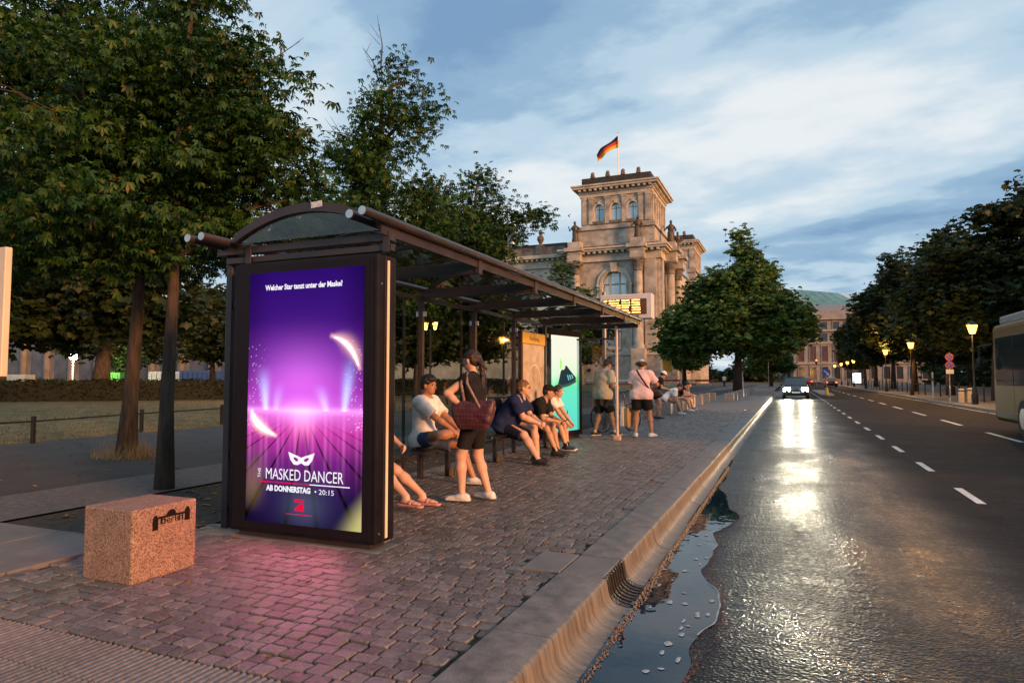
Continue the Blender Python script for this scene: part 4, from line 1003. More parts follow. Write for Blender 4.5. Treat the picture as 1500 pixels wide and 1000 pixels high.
# flag: cloth of three stripes blowing back to the left
fl = thing('flagpole', 'white flagpole on the tower flying a black, red and gold flag', 'flag', (-31.3, 131.5, 42.5))
MB().tube([(0, 0, -.2), (0, 0, 8.9)], [.12, .06], 10).build('pole', mat('pole_white', (.7, .7, .72), .4, var=.05), fl, world=False)
MB().ell((0, 0, 9.0), (.14, .14, .14)).build('finial', m_alu, fl, world=False)
cols = [(0.012, 0.010, 0.012), (0.62, 0.035, 0.02), (0.80, 0.42, 0.01)]
def flagpt(u, w):                     # u along the fly, w down the hoist
    x = -.05 - 4.5 * u + .25 * math.sin(u * 6 + w * 2); y = .55 * math.sin(u * 8 + 1.2 * w) * u ** .5 - .3 * u
    z = 8.35 - 2.45 * w * (1 - .35 * u) - 3.4 * u ** 1.25 + .15 * math.sin(u * 9)
    return (x, y, z)
cl = None
for k in range(3):
    V = []; F = []; nu = 16; nw = 5
    for i in range(nu + 1):
        for j in range(nw + 1): V.append(flagpt(i / nu, (k + j / nw) / 3))
    for i in range(nu):
        for j in range(nw): a = i * (nw + 1) + j; F.append((a, a + 1, a + nw + 2, a + nw + 1))
    o = np_mesh('stripe', np.array(V), np.array(F), mat('flag_%d' % k, cols[k], .75, var=.12, scale=1.5), fl, smooth=True)
    sd_ = o.modifiers.new('thick', 'SOLIDIFY'); sd_.thickness = .02
# ================================================================== FAR BUILDING with the green glass roof
m_fb = mat('far_stone', (0.27, 0.245, 0.22), .85, var=.25, scale=.4, c2=(.34, .31, .28), bump=.3, bscale=2)
m_fdark = mat('far_window', (0.035, 0.04, 0.05), .12, var=.3, scale=.4, spec=.9); m_fred = mat('far_blind', (0.10, 0.05, 0.045), .4, var=.3, scale=.3)
FB = thing('office_building', 'grey stone office block with a slanted green glass roof at the end of the road', 'building', (22, 262, 0))
FY = 250.0; fx0, fx1 = 1.5, 46.0
MB().box(fx0, fx1, FY, FY + 30, -.3, 24.2).build('wall', m_fb, FB)
MB().add([(fx0, FY, -.3), (fx0 - 12, FY + 26, -.3), (fx0, FY + 26, -.3), (fx0, FY, 21.3), (fx0 - 12, FY + 26, 21.3), (fx0, FY + 26, 21.3)], [(0, 2, 1), (3, 4, 5), (0, 1, 4, 3), (1, 2, 5, 4), (2, 0, 3, 5)]).build('side_wing', m_fb, FB)
lv = [(1.0, 5.0, 0), (7.0, 12.2, 1), (13.8, 16.6, 0), (18.0, 20.4, 0)]
for i in range(12):
    c = fx0 + 2.6 + i * 3.7
    for (a, b, kk) in lv:
        w_ = MB().box(c - .95, c + .95, FY - .06, FY + .02, a, b).build('window', m_fred if kk else m_fdark, FB)
        MB().box(c - 1.15, c - .95, FY - .18, FY - .0, a - .2, b + .3).box(c + .95, c + 1.15, FY - .18, FY - .0, a - .2, b + .3).box(c - .95, c + .95, FY - .18, FY, b, b + .3).box(c - 1.3, c + 1.3, FY - .3, FY, a - .45, a - .2).build('frame', m_fb, w_)
for z, d in ((6.0, .5), (12.9, .35), (17.2, .6), (21.2, .9)): MB().box(fx0 - .6, fx1, FY - d, FY, z, z + .5).build('string_course', mat('far_stone_pale', (.36, .33, .30), .8, var=.2, scale=.5), FB)
for k in range(5):                                   # windows of the receding side
    t = .12 + k * .19; bx = fx0 - 12 * t; by = FY + 26 * t
    for (a, b, kk) in lv:
        R_ = Matrix.Rotation(math.atan2(26, -12), 3, 'Z')
        MB().cbox((bx - .05, by - .03, (a + b) / 2), (1.7, .25, b - a), R_).build('window', m_fred if kk else m_fdark, FB)
MB().box(fx0 + .5, fx1, FY + .8, FY + 1.4, 24.2, 26.4).build('parapet', mat('far_metal', (.30, .33, .35), .4, .5, var=.15), FB)
m_gr = mat('roof_green_glass', (0.10, 0.22, 0.21), .12, .1, var=.2, scale=.3, spec=.9); m_gl = mat('roof_pale_glass', (0.40, 0.52, 0.55), .15, .2, var=.15, scale=.3)
for i in range(14):                                  # slanted panels, one by one
    x0_, x1_ = -2.5 + i * 3.0, -2.5 + (i + 1) * 3.0 - .12
    h0, h1 = 34.2 - i * .42, 34.2 - (i + 1) * .42
    sk = -2.0
    MB().add([(x0_ + 4.0, FY + 1.2, 26.4), (x1_ + 4.0, FY + 1.2, 26.4), (x1_ + sk, FY + 9, h1), (x0_ + sk, FY + 9, h0), (x0_ + 4.0, FY + 1.4, 26.3), (x1_ + 4.0, FY + 1.4, 26.3), (x1_ + sk, FY + 9.2, h1 - .1), (x0_ + sk, FY + 9.2, h0 - .1)], [(0, 1, 2, 3), (7, 6, 5, 4), (0, 4, 5, 1), (1, 5, 6, 2), (2, 6, 7, 3), (3, 7, 4, 0)]).build('roof_panel', m_gl if i in (0, 1, 7, 8, 9) else m_gr, FB)
# ================================================================== pale block far behind the park
PB = thing('park_side_building', 'long pale building with tall dark bays far behind the park trees', 'building', (-190, 150, 0))
m_pb = mat('pale_concrete', (.16, .15, .14), .8, var=.3, scale=.3)
MB().box(-330, -118, 150, 165, -.3, 26).build('wall', m_pb, PB)
for i in range(16):
    x = -322 + i * 12.7; MB().box(x, x + 7, 149.8, 150.02, 1.0, 22).build('window', mat('pb_win', (.07, .07, .075), .2, var=.5, scale=.2), PB)
    MB().box(x + 8.6, x + 9.6, 148.6, 149.99, -.3, 25).build('fin', m_pb, PB)
# ================================================================== TREES
def leaf_mat(name, c1, c2, c3, rough=.55):
    m = bpy.data.materials.new(name); m.use_nodes = True; t = m.node_tree; t.nodes.clear(); nd, lk = t.nodes, t.links
    o = nd.new('ShaderNodeOutputMaterial'); b = nd.new('ShaderNodeBsdfPrincipled'); tr = nd.new('ShaderNodeBsdfTranslucent'); mx = nd.new('ShaderNodeMixShader')
    g = nd.new('ShaderNodeNewGeometry'); rp = nd.new('ShaderNodeValToRGB'); lk.new(g.outputs['Random Per Island'], rp.inputs[0])
    e = rp.color_ramp.elements; e[0].color = (*c1, 1); e[1].color = (*c3, 1); e[1].position = 1.0; q = e.new(.62); q.color = (*c2, 1); q = e.new(.965); q.color = (*c2, 1)
    tc_ = nd.new('ShaderNodeTexCoord'); nz = nd.new('ShaderNodeTexNoise'); nz.inputs['Scale'].default_value = .9; nz.inputs['Detail'].default_value = 3; lk.new(tc_.outputs['Object'], nz.inputs['Vector'])
    mr = nd.new('ShaderNodeMapRange'); lk.new(nz.outputs[0], mr.inputs[0]); mr.inputs[1].default_value = .3; mr.inputs[2].default_value = .7; mr.inputs[3].default_value = .7; mr.inputs[4].default_value = 1.35
    hs = nd.new('ShaderNodeHueSaturation'); lk.new(rp.outputs[0], hs.inputs['Color']); lk.new(mr.outputs[0], hs.inputs['Value'])
    lk.new(hs.outputs[0], b.inputs['Base Color']); lk.new(hs.outputs[0], tr.inputs[0]); b.inputs['Roughness'].default_value = rough; b.inputs['Specular IOR Level'].default_value = .35
    mx.inputs[0].default_value = .28; lk.new(b.outputs[0], mx.inputs[1]); lk.new(tr.outputs[0], mx.inputs[2]); lk.new(mx.outputs[0], o.inputs[0])
    return m
m_lf = leaf_mat('chestnut_leaf', (0.009, 0.032, 0.006), (0.034, 0.090, 0.012), (0.17, 0.11, 0.02))
m_lf2 = leaf_mat('linden_leaf', (0.040, 0.085, 0.020), (0.095, 0.17, 0.036), (0.14, 0.18, 0.04))
m_lf3 = leaf_mat('dark_leaf', (0.012, 0.022, 0.007), (0.028, 0.046, 0.011), (0.07, 0.06, 0.015))
m_hedge = leaf_mat('hedge_leaf', (0.012, 0.020, 0.007), (0.026, 0.040, 0.012), (0.04, 0.04, 0.012))
m_bark = mat('bark', (0.040, 0.029, 0.023), .9, var=.5, scale=5, bump=1.0, bscale=9, stretch=(3, 3, .5), c2=(.085, .060, .046))
def rotmats(n, rs, tilt=1.0):
    a = rs.rand(n) * 6.283; th = np.clip(rs.normal(.55, .45, n) * tilt, -1.5, 1.9); r3 = rs.rand(n) * 6.283
    ca, sa, ct, st = np.cos(a), np.sin(a), np.cos(th), np.sin(th)
    Z = np.zeros(n)
    A = np.stack([np.stack([ca, -sa, Z], 1), np.stack([sa, ca, Z], 1), np.stack([Z, Z, Z + 1], 1)], 1)
    B = np.stack([np.stack([ct, Z, st], 1), np.stack([Z, Z + 1, Z], 1), np.stack([-st, Z, ct], 1)], 1)
    return A @ B
def leaflets(kind):
    V = []; F = []
    def one(ang, ln, w, droop, base=(0, 0, 0)):
        d = np.array([math.cos(ang), math.sin(ang), 0]); s = np.array([-math.sin(ang), math.cos(ang), 0]); b = np.array(base, float); o = len(V)
        V.extend([b, b + d * ln * .6 - s * w + np.array([0, 0, -droop * .25]), b + d * ln + np.array([0, 0, -droop]), b + d * ln * .6 + s * w + np.array([0, 0, -droop * .25])])
        F.append((o, o + 1, o + 2, o + 3))
    if kind == 'palm':
        for a, l in ((-1.35, .6), (-.7, .88), (0, 1.0), (.7, .88), (1.35, .6)): one(a, l, .15, .34)
    elif kind == 'twig':
        one(0, 1.0, .34, .2); one(1.1, .75, .28, .25, (.2, 0, 0)); one(-1.2, .75, .28, .25, (.35, 0, 0))
    else: one(0, 1.0, .42, .18)
    return np.array(V), np.array(F)
def leaf_mesh(name, pts, sizes, kind, m, rs, parent, tilt=1.0):
    T, F0 = leaflets(kind); n = len(pts)
    R = rotmats(n, rs, tilt)
    V = np.einsum('nij,kj->nki', R, T) * sizes[:, None, None] + pts[:, None, :]
    F = (F0[None] + (np.arange(n) * len(T))[:, None, None]).reshape(-1, 4)
    return np_mesh(name, V.reshape(-1, 3), F, m, parent)
def make_tree(name, label, loc, trunk, lobes, n_cl, per, leaf, kind, m, seed, tr=.16, group=None, spread=.34, bark=None, twigs=(), tilt=1.0, flat=.7):
    """trunk: list of local points; lobes: (cx,cy,cz,rx,ry,rz)"""
    rs = np.random.RandomState(seed); t = thing(name, label, 'tree', loc, 0, group); bark = bark or m_bark
    vol = np.array([l[3] * l[4] * l[5] for l in lobes]) ** .75; vol = vol / vol.sum()
    ctr = []; own = []
    for i, l in enumerate(lobes):
        k = max(3, int(n_cl * vol[i])); d = rs.normal(size=(k, 3)); d /= np.linalg.norm(d, axis=1)[:, None]; r = rs.rand(k) ** .42
        ctr.append(np.array(l[:3]) + d * r[:, None] * np.array(l[3:6])); own += [i] * k
    ctr = np.concatenate(ctr); own = np.array(own)
    tp = [Vector(p) for p in trunk]; n = len(tp); mb = MB()
    mb.tube(tp, [tr * (1.25 if i == 0 else 1) * (1 - .86 * i / (n - 1)) for i in range(n)], 12)
    def tpt(z):
        for i in range(n - 1):
            if tp[i].z <= z <= tp[i + 1].z: f_ = (z - tp[i].z) / (tp[i + 1].z - tp[i].z); return tp[i].lerp(tp[i + 1], f_)
        return tp[-1] if z > tp[-1].z else tp[0]
    o = mb.build('trunk', bark, t, world=False, smooth=True, fix=False)
    lim = MB(); zmax = tp[-1].z
    for i, l in enumerate(lobes):
        c = Vector(l[:3]); st = tpt(max(tp[0].z + .45 * zmax * .9, min(zmax * .97, c.z - .55 * (abs(c.x) + abs(c.y)) ** .8)))
        mid = st.lerp(c, .55) + Vector((0, 0, .12 * (c - st).length)); rr = tr * .34
        lim.tube([st, mid, c], [rr, rr * .65, rr * .25], 6)
        idx = np.where(own == i)[0]
        for j in idx[::3]:
            e_ = Vector(ctr[j]); b = mid.lerp(c, rs.rand()) ; m2 = b.lerp(e_, .5) + Vector((0, 0, .1 * (e_ - b).length))
            lim.tube([b, m2, e_], [rr * .28, rr * .18, rr * .07], 4, cap=False)
    for (a, b_) in twigs:
        a, b_ = Vector(a), Vector(b_); q = a.lerp(b_, .5) + Vector((.05, 0, .03)); lim.tube([a, q, b_], [tr * .14, tr * .09, tr * .03], 5)
        for k in range(4):
            p = a.lerp(b_, .4 + .15 * k); lim.tube([p, p + Vector((rs.uniform(-.3, .3), rs.uniform(-.2, .2), rs.uniform(.05, .4)))], [tr * .05, tr * .02], 4)
    lim.build('limbs', bark, t, world=False, fix=False)
    P = np.repeat(ctr, per, 0); off = rs.normal(size=P.shape) * np.array([spread, spread, spread * flat]); P = P + off
    P[:, 2] = np.maximum(P[:, 2], .4)
    sz = leaf * rs.uniform(.65, 1.25, len(P))
    leaf_mesh('crown', P, sz, kind, m, rs, t, tilt)
    return t
SHL = 'chestnut tree'
# two chestnuts by the granite cube
make_tree('chestnut_tree', 'chestnut tree with slim straight reddish trunk in the soil bed behind the granite cube', (-7.0, 5.85, 0),
    [(0, 0, -.1), (0, 0, 1.0), (.02, .03, 2.4), (.05, .0, 4.0), (.15, .05, 5.6), (.2, .1, 7.0)],
    [(-.2, 0, 3.6, 1.7, 1.5, .9), (-1.3, -.5, 4.5, 1.6, 1.5, 1.0), (.5, .2, 4.7, 1.2, 1.2, .8), (-.2, .2, 5.5, 1.3, 1.2, .7), (.9, 1.0, 3.7, 1.0, 1.1, .7), (-1.6, -.8, 3.3, 1.2, 1.2, .6), (1.1, .4, 4.3, .7, .7, .45), (.1, .1, 6.3, .55, .55, .4), (-.1, -.6, 3.0, 1.1, 1.0, .45)],
    250, 72, .098, 'palm', m_lf, 21, tr=.098, spread=.20, flat=.45, twigs=(((.7, .3, 5.0), (1.5, .5, 5.5)), ((.2, .1, 6.0), (.4, .1, 7.0))))
make_tree('chestnut_tree', 'thicker leaning chestnut tree rising from a tuft of dry grass on the park path', (-10.5, 8.0, 0),
    [(0, 0, -.1), (.03, .02, .9), (.10, .05, 2.4), (.16, .06, 4.2), (.2, .1, 6.5), (.2, .1, 8.5)],
    [(-.6, 0, 4.2, 2.4, 2.0, 1.3), (-2.6, -.8, 4.8, 2.0, 1.8, 1.4), (1.1, .6, 5.2, 1.7, 1.5, 1.0), (0, 0, 6.5, 2.2, 2.0, 1.1), (-2.4, -.6, 7.2, 1.8, 1.8, 1.0), (.9, .5, 7.2, 1.2, 1.2, .8), (-.4, 0, 8.4, 1.4, 1.4, .9), (1.6, .6, 3.7, 1.1, 1.1, .6), (-3.2, -1.0, 3.4, 1.4, 1.4, .7)],
    330, 62, .115, 'palm', m_lf, 22, tr=.150, spread=.25, flat=.45)
# the next three of the row behind the shelter
make_tree('chestnut_tree', 'tall narrow chestnut tree behind the shelter with bare twigs at its tip', (-7.0, 10.4, 0),
    [(0, 0, -.1), (0, 0, 2.2), (.05, 0, 4.2), (.0, 0, 5.8), (-.03, 0, 6.9)],
    [(0, 0, 3.4, 1.5, 1.5, .9), (-1.0, 0, 4.3, 1.2, 1.1, .7), (.8, 0, 4.4, 1.1, 1.1, .7), (0, 0, 5.3, .95, .9, .8), (.1, 0, 6.2, .70, .7, .6), (.35, .2, 7.0, .42, .4, .38), (-.55, 0, 5.6, .5, .5, .4), (.7, .2, 6.3, .35, .35, .25), (-1.7, -.4, 3.5, .8, .8, .5)],
    190, 62, .10, 'palm', m_lf, 23, tr=.12, spread=.20, twigs=(((-.05, 0, 7.2), (-.1, 0, 8.1)), ((-.1, 0, 7.0), (-.45, 0, 7.7)), ((-.5, 0, 5.9), (-1.3, 0, 6.2))))
make_tree('chestnut_tree', 'broad chestnut tree behind the shelter reaching one long leafy branch toward the tower', (-7.0, 14.3, 0),
    [(0, 0, -.1), (0, 0, 2.2), (.05, 0, 3.6), (.03, 0, 4.8), (.05, 0, 5.6)],
    [(-.5, 0, 3.6, 1.4, 1.4, 1.0), (-.9, 0, 4.7, 1.0, 1.0, .8), (.25, 0, 4.4, .9, .9, .8), (-.1, 0, 5.4, .9, .8, .6), (.1, .1, 6.25, .45, .45, .35), (.85, .1, 4.75, .35, .35, .28), (1.2, .2, 5.1, .26, .26, .16), (1.55, .3, 5.2, .2, .2, .13), (-1.2, 0, 5.7, .45, .45, .3), (.4, .2, 3.3, .9, .9, .5)],
    200, 60, .105, 'palm', m_lf, 24, tr=.13, spread=.20)
make_tree('chestnut_tree', 'young sparse chestnut tree poking above the far end of the shelter roof', (-7.0, 21.2, 0),
    [(0, 0, -.1), (0, 0, 2.0), (.0, 0, 3.8), (0, 0, 5.4)],
    [(0, 0, 3.2, 1.0, 1.0, .7), (-.2, 0, 4.2, .6, .6, .5), (.0, 0, 5.0, .38, .38, .4), (.75, .1, 4.0, .45, .45, .3), (.2, 0, 2.3, 1.2, 1.2, .5)],
    90, 40, .12, 'palm', m_lf, 25, tr=.09, spread=.18)
make_tree('chestnut_tree', 'dark chestnut tree at the park edge beside the cream sign board', (-14.0, 7.0, 0),
    [(0, 0, -.1), (0, 0, 2.2), (.1, 0, 5), (.1, 0, 8.5)],
    [(0, 0, 4.4, 2.6, 2.4, 1.6), (-1.5, -.5, 6.2, 2.2, 2.2, 1.4), (1.4, .4, 6.4, 2.2, 2.2, 1.4), (0, 0, 8.0, 2.4, 2.2, 1.3), (1.4, .3, 4.0, 1.5, 1.5, .8)],
    250, 56, .13, 'palm', m_lf, 26, tr=.2, spread=.28, flat=.5)
# park trees beyond the hedge: two built, then copied
gk = 'park trees beyond the clipped hedge'
bgA = make_tree('park_tree', 'large dark tree beyond the hedge with a low forked trunk beside the amber lantern', (-40, 28.5, 0),
    [(0, 0, -.1), (.2, 0, 2.0), (.6, 0, 5), (.8, 0, 9), (.8, 0, 12)],
    [(0, 0, 6, 5, 5, 2.6), (-3, 0, 8.5, 4, 4, 2.8), (3.6, 0, 7.5, 4, 4, 2.6), (0, 0, 11, 4.5, 4.5, 2.6), (5.5, 1, 5.2, 2.4, 2.4, 1.2), (0, 0, 13.5, 3, 3, 1.5), (-4, 0, 4.4, 2.6, 2.6, 1)],
    420, 16, .55, 'twig', m_lf3, 31, tr=.55, spread=.6, group=gk)
bgB = make_tree('park_tree', 'dark park tree beyond the hedge seen between the chestnut trunks', (-45, 42, 0),
    [(0, 0, -.1), (0, 0, 2.0), (-.2, 0, 4.5), (0, 0, 8)],
    [(0, 0, 4.6, 3.2, 3.2, 1.9), (-1.8, 0, 6.2, 2.4, 2.4, 1.8), (2.0, 0, 6.0, 2.5, 2.5, 1.7), (0, 0, 8, 2.6, 2.6, 1.6), (2.4, 0, 3.5, 1.5, 1.5, .7)],
    300, 16, .42, 'twig', m_lf3, 32, tr=.3, spread=.45, group=gk)
def place(o, loc, rz, s, label):
    c = copy_tree(o); c.location = loc; c.rotation_euler = (0, 0, rz); c.scale = (s, s, s * 1.0); c['label'] = label; return c
for (x, y, rz, s, lb) in ((-20, 33.5, 2.2, .84, 'dark park tree beyond the hedge behind the seated young man in white'),
                          (-18.5, 38, 3.3, .9, 'dark park tree beyond the hedge behind the standing woman'),
                          (-19, 62, 4.1, 1.0, 'dark park tree beyond the hedge behind the mint green screen'),
                          (-24.5, 36, 5.0, .95, 'dark park tree beyond the hedge partly hidden by the purple lit poster')):
    place(bgB, (x, y, 0), rz, s, lb)
place(bgA, (-46.5, 26.2, 0), 2.0, 1.0, 'large dark tree at the far edge of the lawn behind the cream sign board')
place(bgA, (-72, 54, 0), 3.4, .95, 'large dark tree far behind the bright floodlight')
yt = None
for i, (x, y, lb) in enumerate(((-66, 50, 'small round street tree beside the bright floodlight'), (-60, 64, 'small round street tree between the floodlight and the green container'), (-44, 66, 'small lit tree in front of the blue container'))):
    if yt is None:
        yt = make_tree('young_tree', lb, (x, y, 0), [(0, 0, -.1), (0, 0, 1.8), (0, 0, 3.2)], [(0, 0, 3.4, 1.7, 1.7, 1.2), (.4, 0, 4.2, 1.0, 1.0, .6)], 80, 18, .34, 'twig', m_lf2, 41, tr=.1, spread=.3, group='young trees across the square')
    else: place(yt, (x, y, 0), i * 1.3, 1.1, lb)
# the big linden by the road
lobL = [(0, 0, 7.2, 5.0, 4.6, 3.0), (-3.8, 0, 6.4, 4.0, 3.6, 2.6), (3.6, 0, 7.0, 3.4, 3.4, 2.6), (0, 0, 10.2, 3.9, 3.6, 2.2), (-2.6, 0, 9.6, 2.4, 2.4, 1.6), (1.9, 0, 11.6, 2.2, 2.0, 1.5), (.9, 0, 13.8, 1.5, 1.4, 1.2), (.6, 0, 15.4, .9, .9, .7), (4.9, 0, 7.2, 2.3, 2.3, 1.5), (-5.6, 0, 4.8, 2.6, 2.4, 1.3), (2.6, -1, 4.8, 3.2, 2.6, 1.3), (-1, -2, 5, 3.4, 2.6, 1.4), (2.0, 0, 9.2, 3.0, 2.8, 1.8), (6.0, 0, 6.0, 1.5, 1.5, .9)]
lind = make_tree('linden_tree', 'big full linden tree standing at the end of the stone block row', (-4.6, 68.5, 0), [(0, 0, -.2), (0, 0, 2.4), (.2, 0, 6), (.4, 0, 11), (.6, 0, 14.5)], lobL, 1150, 26, .40, 'twig', m_lf2, 51, tr=.45, spread=.42, group=None, twigs=(((-2.8, 0, 10.6), (-4.2, 0, 12.6)),))
c_ = place(lind, (-12.5, 88, 0), 1.9, .72, 'shorter linden tree with a dark trunk between the big linden and the parliament')
c_ = place(lind, (-2.6, 112, 0), 4.0, .62, 'linden tree far down the kerb line behind the big linden')
# dark avenue on the right
gr_ = 'avenue trees along the lamp lit side of the road'
avA = make_tree('avenue_tree', 'dark avenue tree spreading over the nearest lit street lamp', (12.0, 50, 0), [(0, 0, -.2), (0, 0, 2.6), (.1, 0, 6), (0, 0, 10)],
    [(0, 0, 6.0, 4.6, 4.2, 2.6), (-2.6, -.6, 5.0, 2.8, 2.6, 1.3), (2.4, 0, 8.2, 3.4, 3.4, 2.2), (-1.4, 0, 8.8, 2.9, 2.8, 1.9), (.6, 0, 11.2, 2.3, 2.2, 1.4), (1.8, 0, 12.8, 1.1, 1.1, .9), (-3.6, -.4, 6.8, 1.8, 1.8, 1.1)],
    620, 24, .36, 'twig', m_lf3, 61, tr=.28, spread=.38, group=gr_)
avB = make_tree('avenue_tree', 'dark avenue tree in the second row far behind the no stopping signs', (18.5, 50, 0), [(0, 0, -.2), (0, 0, 2.6), (.2, 0, 7), (0, 0, 12)],
    [(0, 0, 6.5, 5.0, 4.6, 3.0), (-2.8, 0, 8.6, 3.0, 3.0, 2.0), (2.6, 0, 9.4, 3.2, 3.2, 2.2), (0, 0, 12.0, 2.8, 2.8, 1.7), (-.8, 0, 13.8, 1.2, 1.2, .9)],
    520, 24, .42, 'twig', m_lf3, 62, tr=.3, spread=.45, group=gr_)
spots = [(avA, 12.0, 63, 1.3, 1.05, 'dark avenue tree behind the second lit street lamp from the bus'), (avA, 11.8, 78, 2.6, 1.08, 'dark avenue tree behind the third lit street lamp from the bus'),
         (avB, 12.2, 96, .7, 1.0, 'dark avenue tree standing by the unlit lamp'), (avA, 12.4, 116, 4.2, 1.0, 'dark avenue tree just short of the far lit bus stop'),
         (avB, 13.0, 138, 3.0, .95, 'dark avenue tree just past the far lit bus stop'), (avA, 14.0, 160, 5.2, .95, 'farthest dark avenue tree against the grey office block'),
         (avB, 20.5, 66, 2.0, 1.0, 'dark second row avenue tree behind the first gap between lamps'), (avB, 21, 84, 4.4, 1.0, 'dark second row avenue tree behind the second gap between lamps'),
         (avA, 22, 104, .4, 1.1, 'dark second row avenue tree short of the far lit bus stop'), (avB, 21, 40, 5.3, .95, 'dark second row tree rising behind the bus'), (avA, 15.0, 38, 3.7, .86, 'dark avenue tree rising straight over the bus front'), (avA, 22, 128, 2.2, 1.1, 'dark second row avenue tree far along the road')]
for (src, x, y, rz, s, lb) in spots: place(src, (x, y, 0), rz, s, lb)
# dark wood behind the avenue
rs = np.random.RandomState(9)
P = np.stack([rs.uniform(26, 70, 16000), rs.uniform(20, 175, 16000), rs.uniform(0, 1, 16000) * 9.5], 1); P[:, 0] += (P[:, 2] - 5) ** 2 * .05
o = leaf_mesh('wood_thicket', P, rs.uniform(.9, 1.7, len(P)), 'twig', m_lf3, rs, None); tag(o, 'dark wooded park behind the avenue trees', 'thicket', None, 'stuff')
# hedge
hd = thing('clipped_hedge', 'long dark clipped hedge across the far side of the lawn', 'hedge', (-36, 30, 0))
hp = [(-70, 14.5), (-46, 19.8), (-31.5, 33.5), (-26, 46), (-20, 62)]
def seg(p, q, n, rs):
    t = rs.rand(n); L_ = np.array(q) - np.array(p); nn = np.array([-L_[1], L_[0]]) / np.linalg.norm(L_); w = rs.uniform(-.55, .55, n)
    xy = np.array(p)[None] + L_[None] * t[:, None] + nn[None] * w[:, None]
    return np.concatenate([xy, (rs.rand(n) ** .6 * 1.30 + .04 * np.sin(xy[:, 0] * 2.3))[:, None]], 1)
P = np.concatenate([seg(hp[i], hp[i + 1], 5200, rs) for i in range(4)]) - np.array([-36, 30, 0])
leaf_mesh('foliage', P, rs.uniform(.10, .20, len(P)), 'twig', m_hedge, rs, hd)
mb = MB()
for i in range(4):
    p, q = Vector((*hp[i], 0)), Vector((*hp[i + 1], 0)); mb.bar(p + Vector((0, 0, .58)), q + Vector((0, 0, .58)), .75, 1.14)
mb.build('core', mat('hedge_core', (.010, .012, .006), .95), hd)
# dry tuft at the leaning trunk, lawn blades
mb = MB(); rng = random.Random(4)
for k in range(420):
    a = rng.uniform(0, 6.28); r_ = rng.uniform(.12, .5) ; x, y = -10.5 + r_ * math.cos(a) * 1.2, 8.0 + r_ * math.sin(a); h = rng.uniform(.12, .34); lx, ly = rng.gauss(0, .1), rng.gauss(0, .1)
    mb.add([(x - .006, y, 0), (x + .006, y, 0), (x + lx, y + ly, h)], [(0, 1, 2)])
o = mb.build('grass_tuft', mat('straw', (.30, .20, .09), .8, var=.3, scale=8, island=.3), fix=False); tag(o, 'dry straw coloured grass tuft round the leaning chestnut trunk', 'grass', None, 'stuff')
n = 26000; xs = -14.65 - rs.rand(n) ** 1.6 * 16; ys = rs.uniform(4, 40, n); h = rs.uniform(.03, .10, n); a = rs.rand(n) * 6.28
V = np.stack([np.stack([xs - .012 * np.cos(a), ys - .012 * np.sin(a), np.full(n, -.035)], 1), np.stack([xs + .012 * np.cos(a), ys + .012 * np.sin(a), np.full(n, -.035)], 1), np.stack([xs + rs.normal(0, .04, n), ys + rs.normal(0, .04, n), h - .03], 1)], 1)
o = np_mesh('lawn_grass', V.reshape(-1, 3), np.arange(3 * n).reshape(-1, 3), mat('lawn_blade', (.12, .11, .04), .9, var=.4, scale=1.2, c2=(.24, .19, .085), island=.35)); tag(o, 'short dry grass on the lawn behind the rail fence', 'grass', None, 'stuff')

n = 9000; P = np.stack([rs.uniform(-75, -4, n), rs.uniform(236, 262, n), rs.rand(n) * (7 + 3 * np.sin(rs.uniform(-75, -4, n)))], 1); P[:, 2] *= .75 + .35 * np.sin(P[:, 0] * .35)
o = leaf_mesh('far_treeline', P, rs.uniform(.8, 1.6, n), 'twig', m_lf3, rs, None); tag(o, 'low dark line of far trees beyond the lindens', 'trees', None, 'stuff')
# ================================================================== STREET FURNITURE AND VEHICLES
m_lampk = mat('lamp_black', (0.02, 0.022, 0.02), .45, .4, var=.2)
amber = emat('lamp_amber', (1.0, 0.40, 0.05), 9.0)
def lantern(loc, label, lit=True, h=4.1, group='lamps along the avenue', power=140, name='street_lamp'):
    L_ = thing(name, label, 'street lamp', loc, 0, group)
    MB().lathe([(.16, 0), (.16, .5), (.12, .6), (.10, .9), (.055, 1.0), (.045, h - .42), (.07, h - .38)], (0, 0, 0), 10).build('post', m_lampk, L_, world=False, smooth='auto')
    MB().lathe([(.13, h - .36), (.25, h + .08)], (0, 0, 0), 6).build('glass', amber if lit else mat('dead_glass', (.10, .08, .05), .3), L_, world=False)
    MB().lathe([(.30, h + .09), (.27, h + .14), (.12, h + .26), (.04, h + .36)], (0, 0, 0), 6).build('cap', m_lampk, L_, world=False)
    MB().lathe([(.11, h - .40), (.11, h - .37)], (0, 0, 0), 6).build('collar', m_lampk, L_, world=False)
    if lit and power:
        ld = bpy.data.lights.new('lamp_light', 'POINT'); ld.energy = power; ld.color = (1.0, .46, .11); ld.shadow_soft_size = .0
        o = bpy.data.objects.new('lamp_light', ld); col.objects.link(o); o.parent = L_; o.location = (-.34, -.30, h - .14)
    return L_
lps = [(42.3, True, 'lit amber street lamp with black post just past the bus front'), (61.8, True, 'lit amber street lamp second past the bus, in front of a lit trunk'), (77, True, 'lit amber street lamp third past the bus'), (96.6, False, 'dim unlit street lamp between the third and the farther lit lamps'),
       (119, True, 'lit amber street lamp just short of the far lit bus stop'), (131, True, 'lit amber street lamp just past the far lit bus stop'), (146, True, 'lit amber street lamp second past the far lit bus stop'), (166, True, 'farthest lit amber street lamp before the grey office block')]
for i, (y, lit, lb) in enumerate(lps):
    s = 1.0
    L_ = lantern((9.15 if y < 100 else 9.6, y, RZ + .112), lb, lit, 4.15, power=(850 if y < 100 else 500))
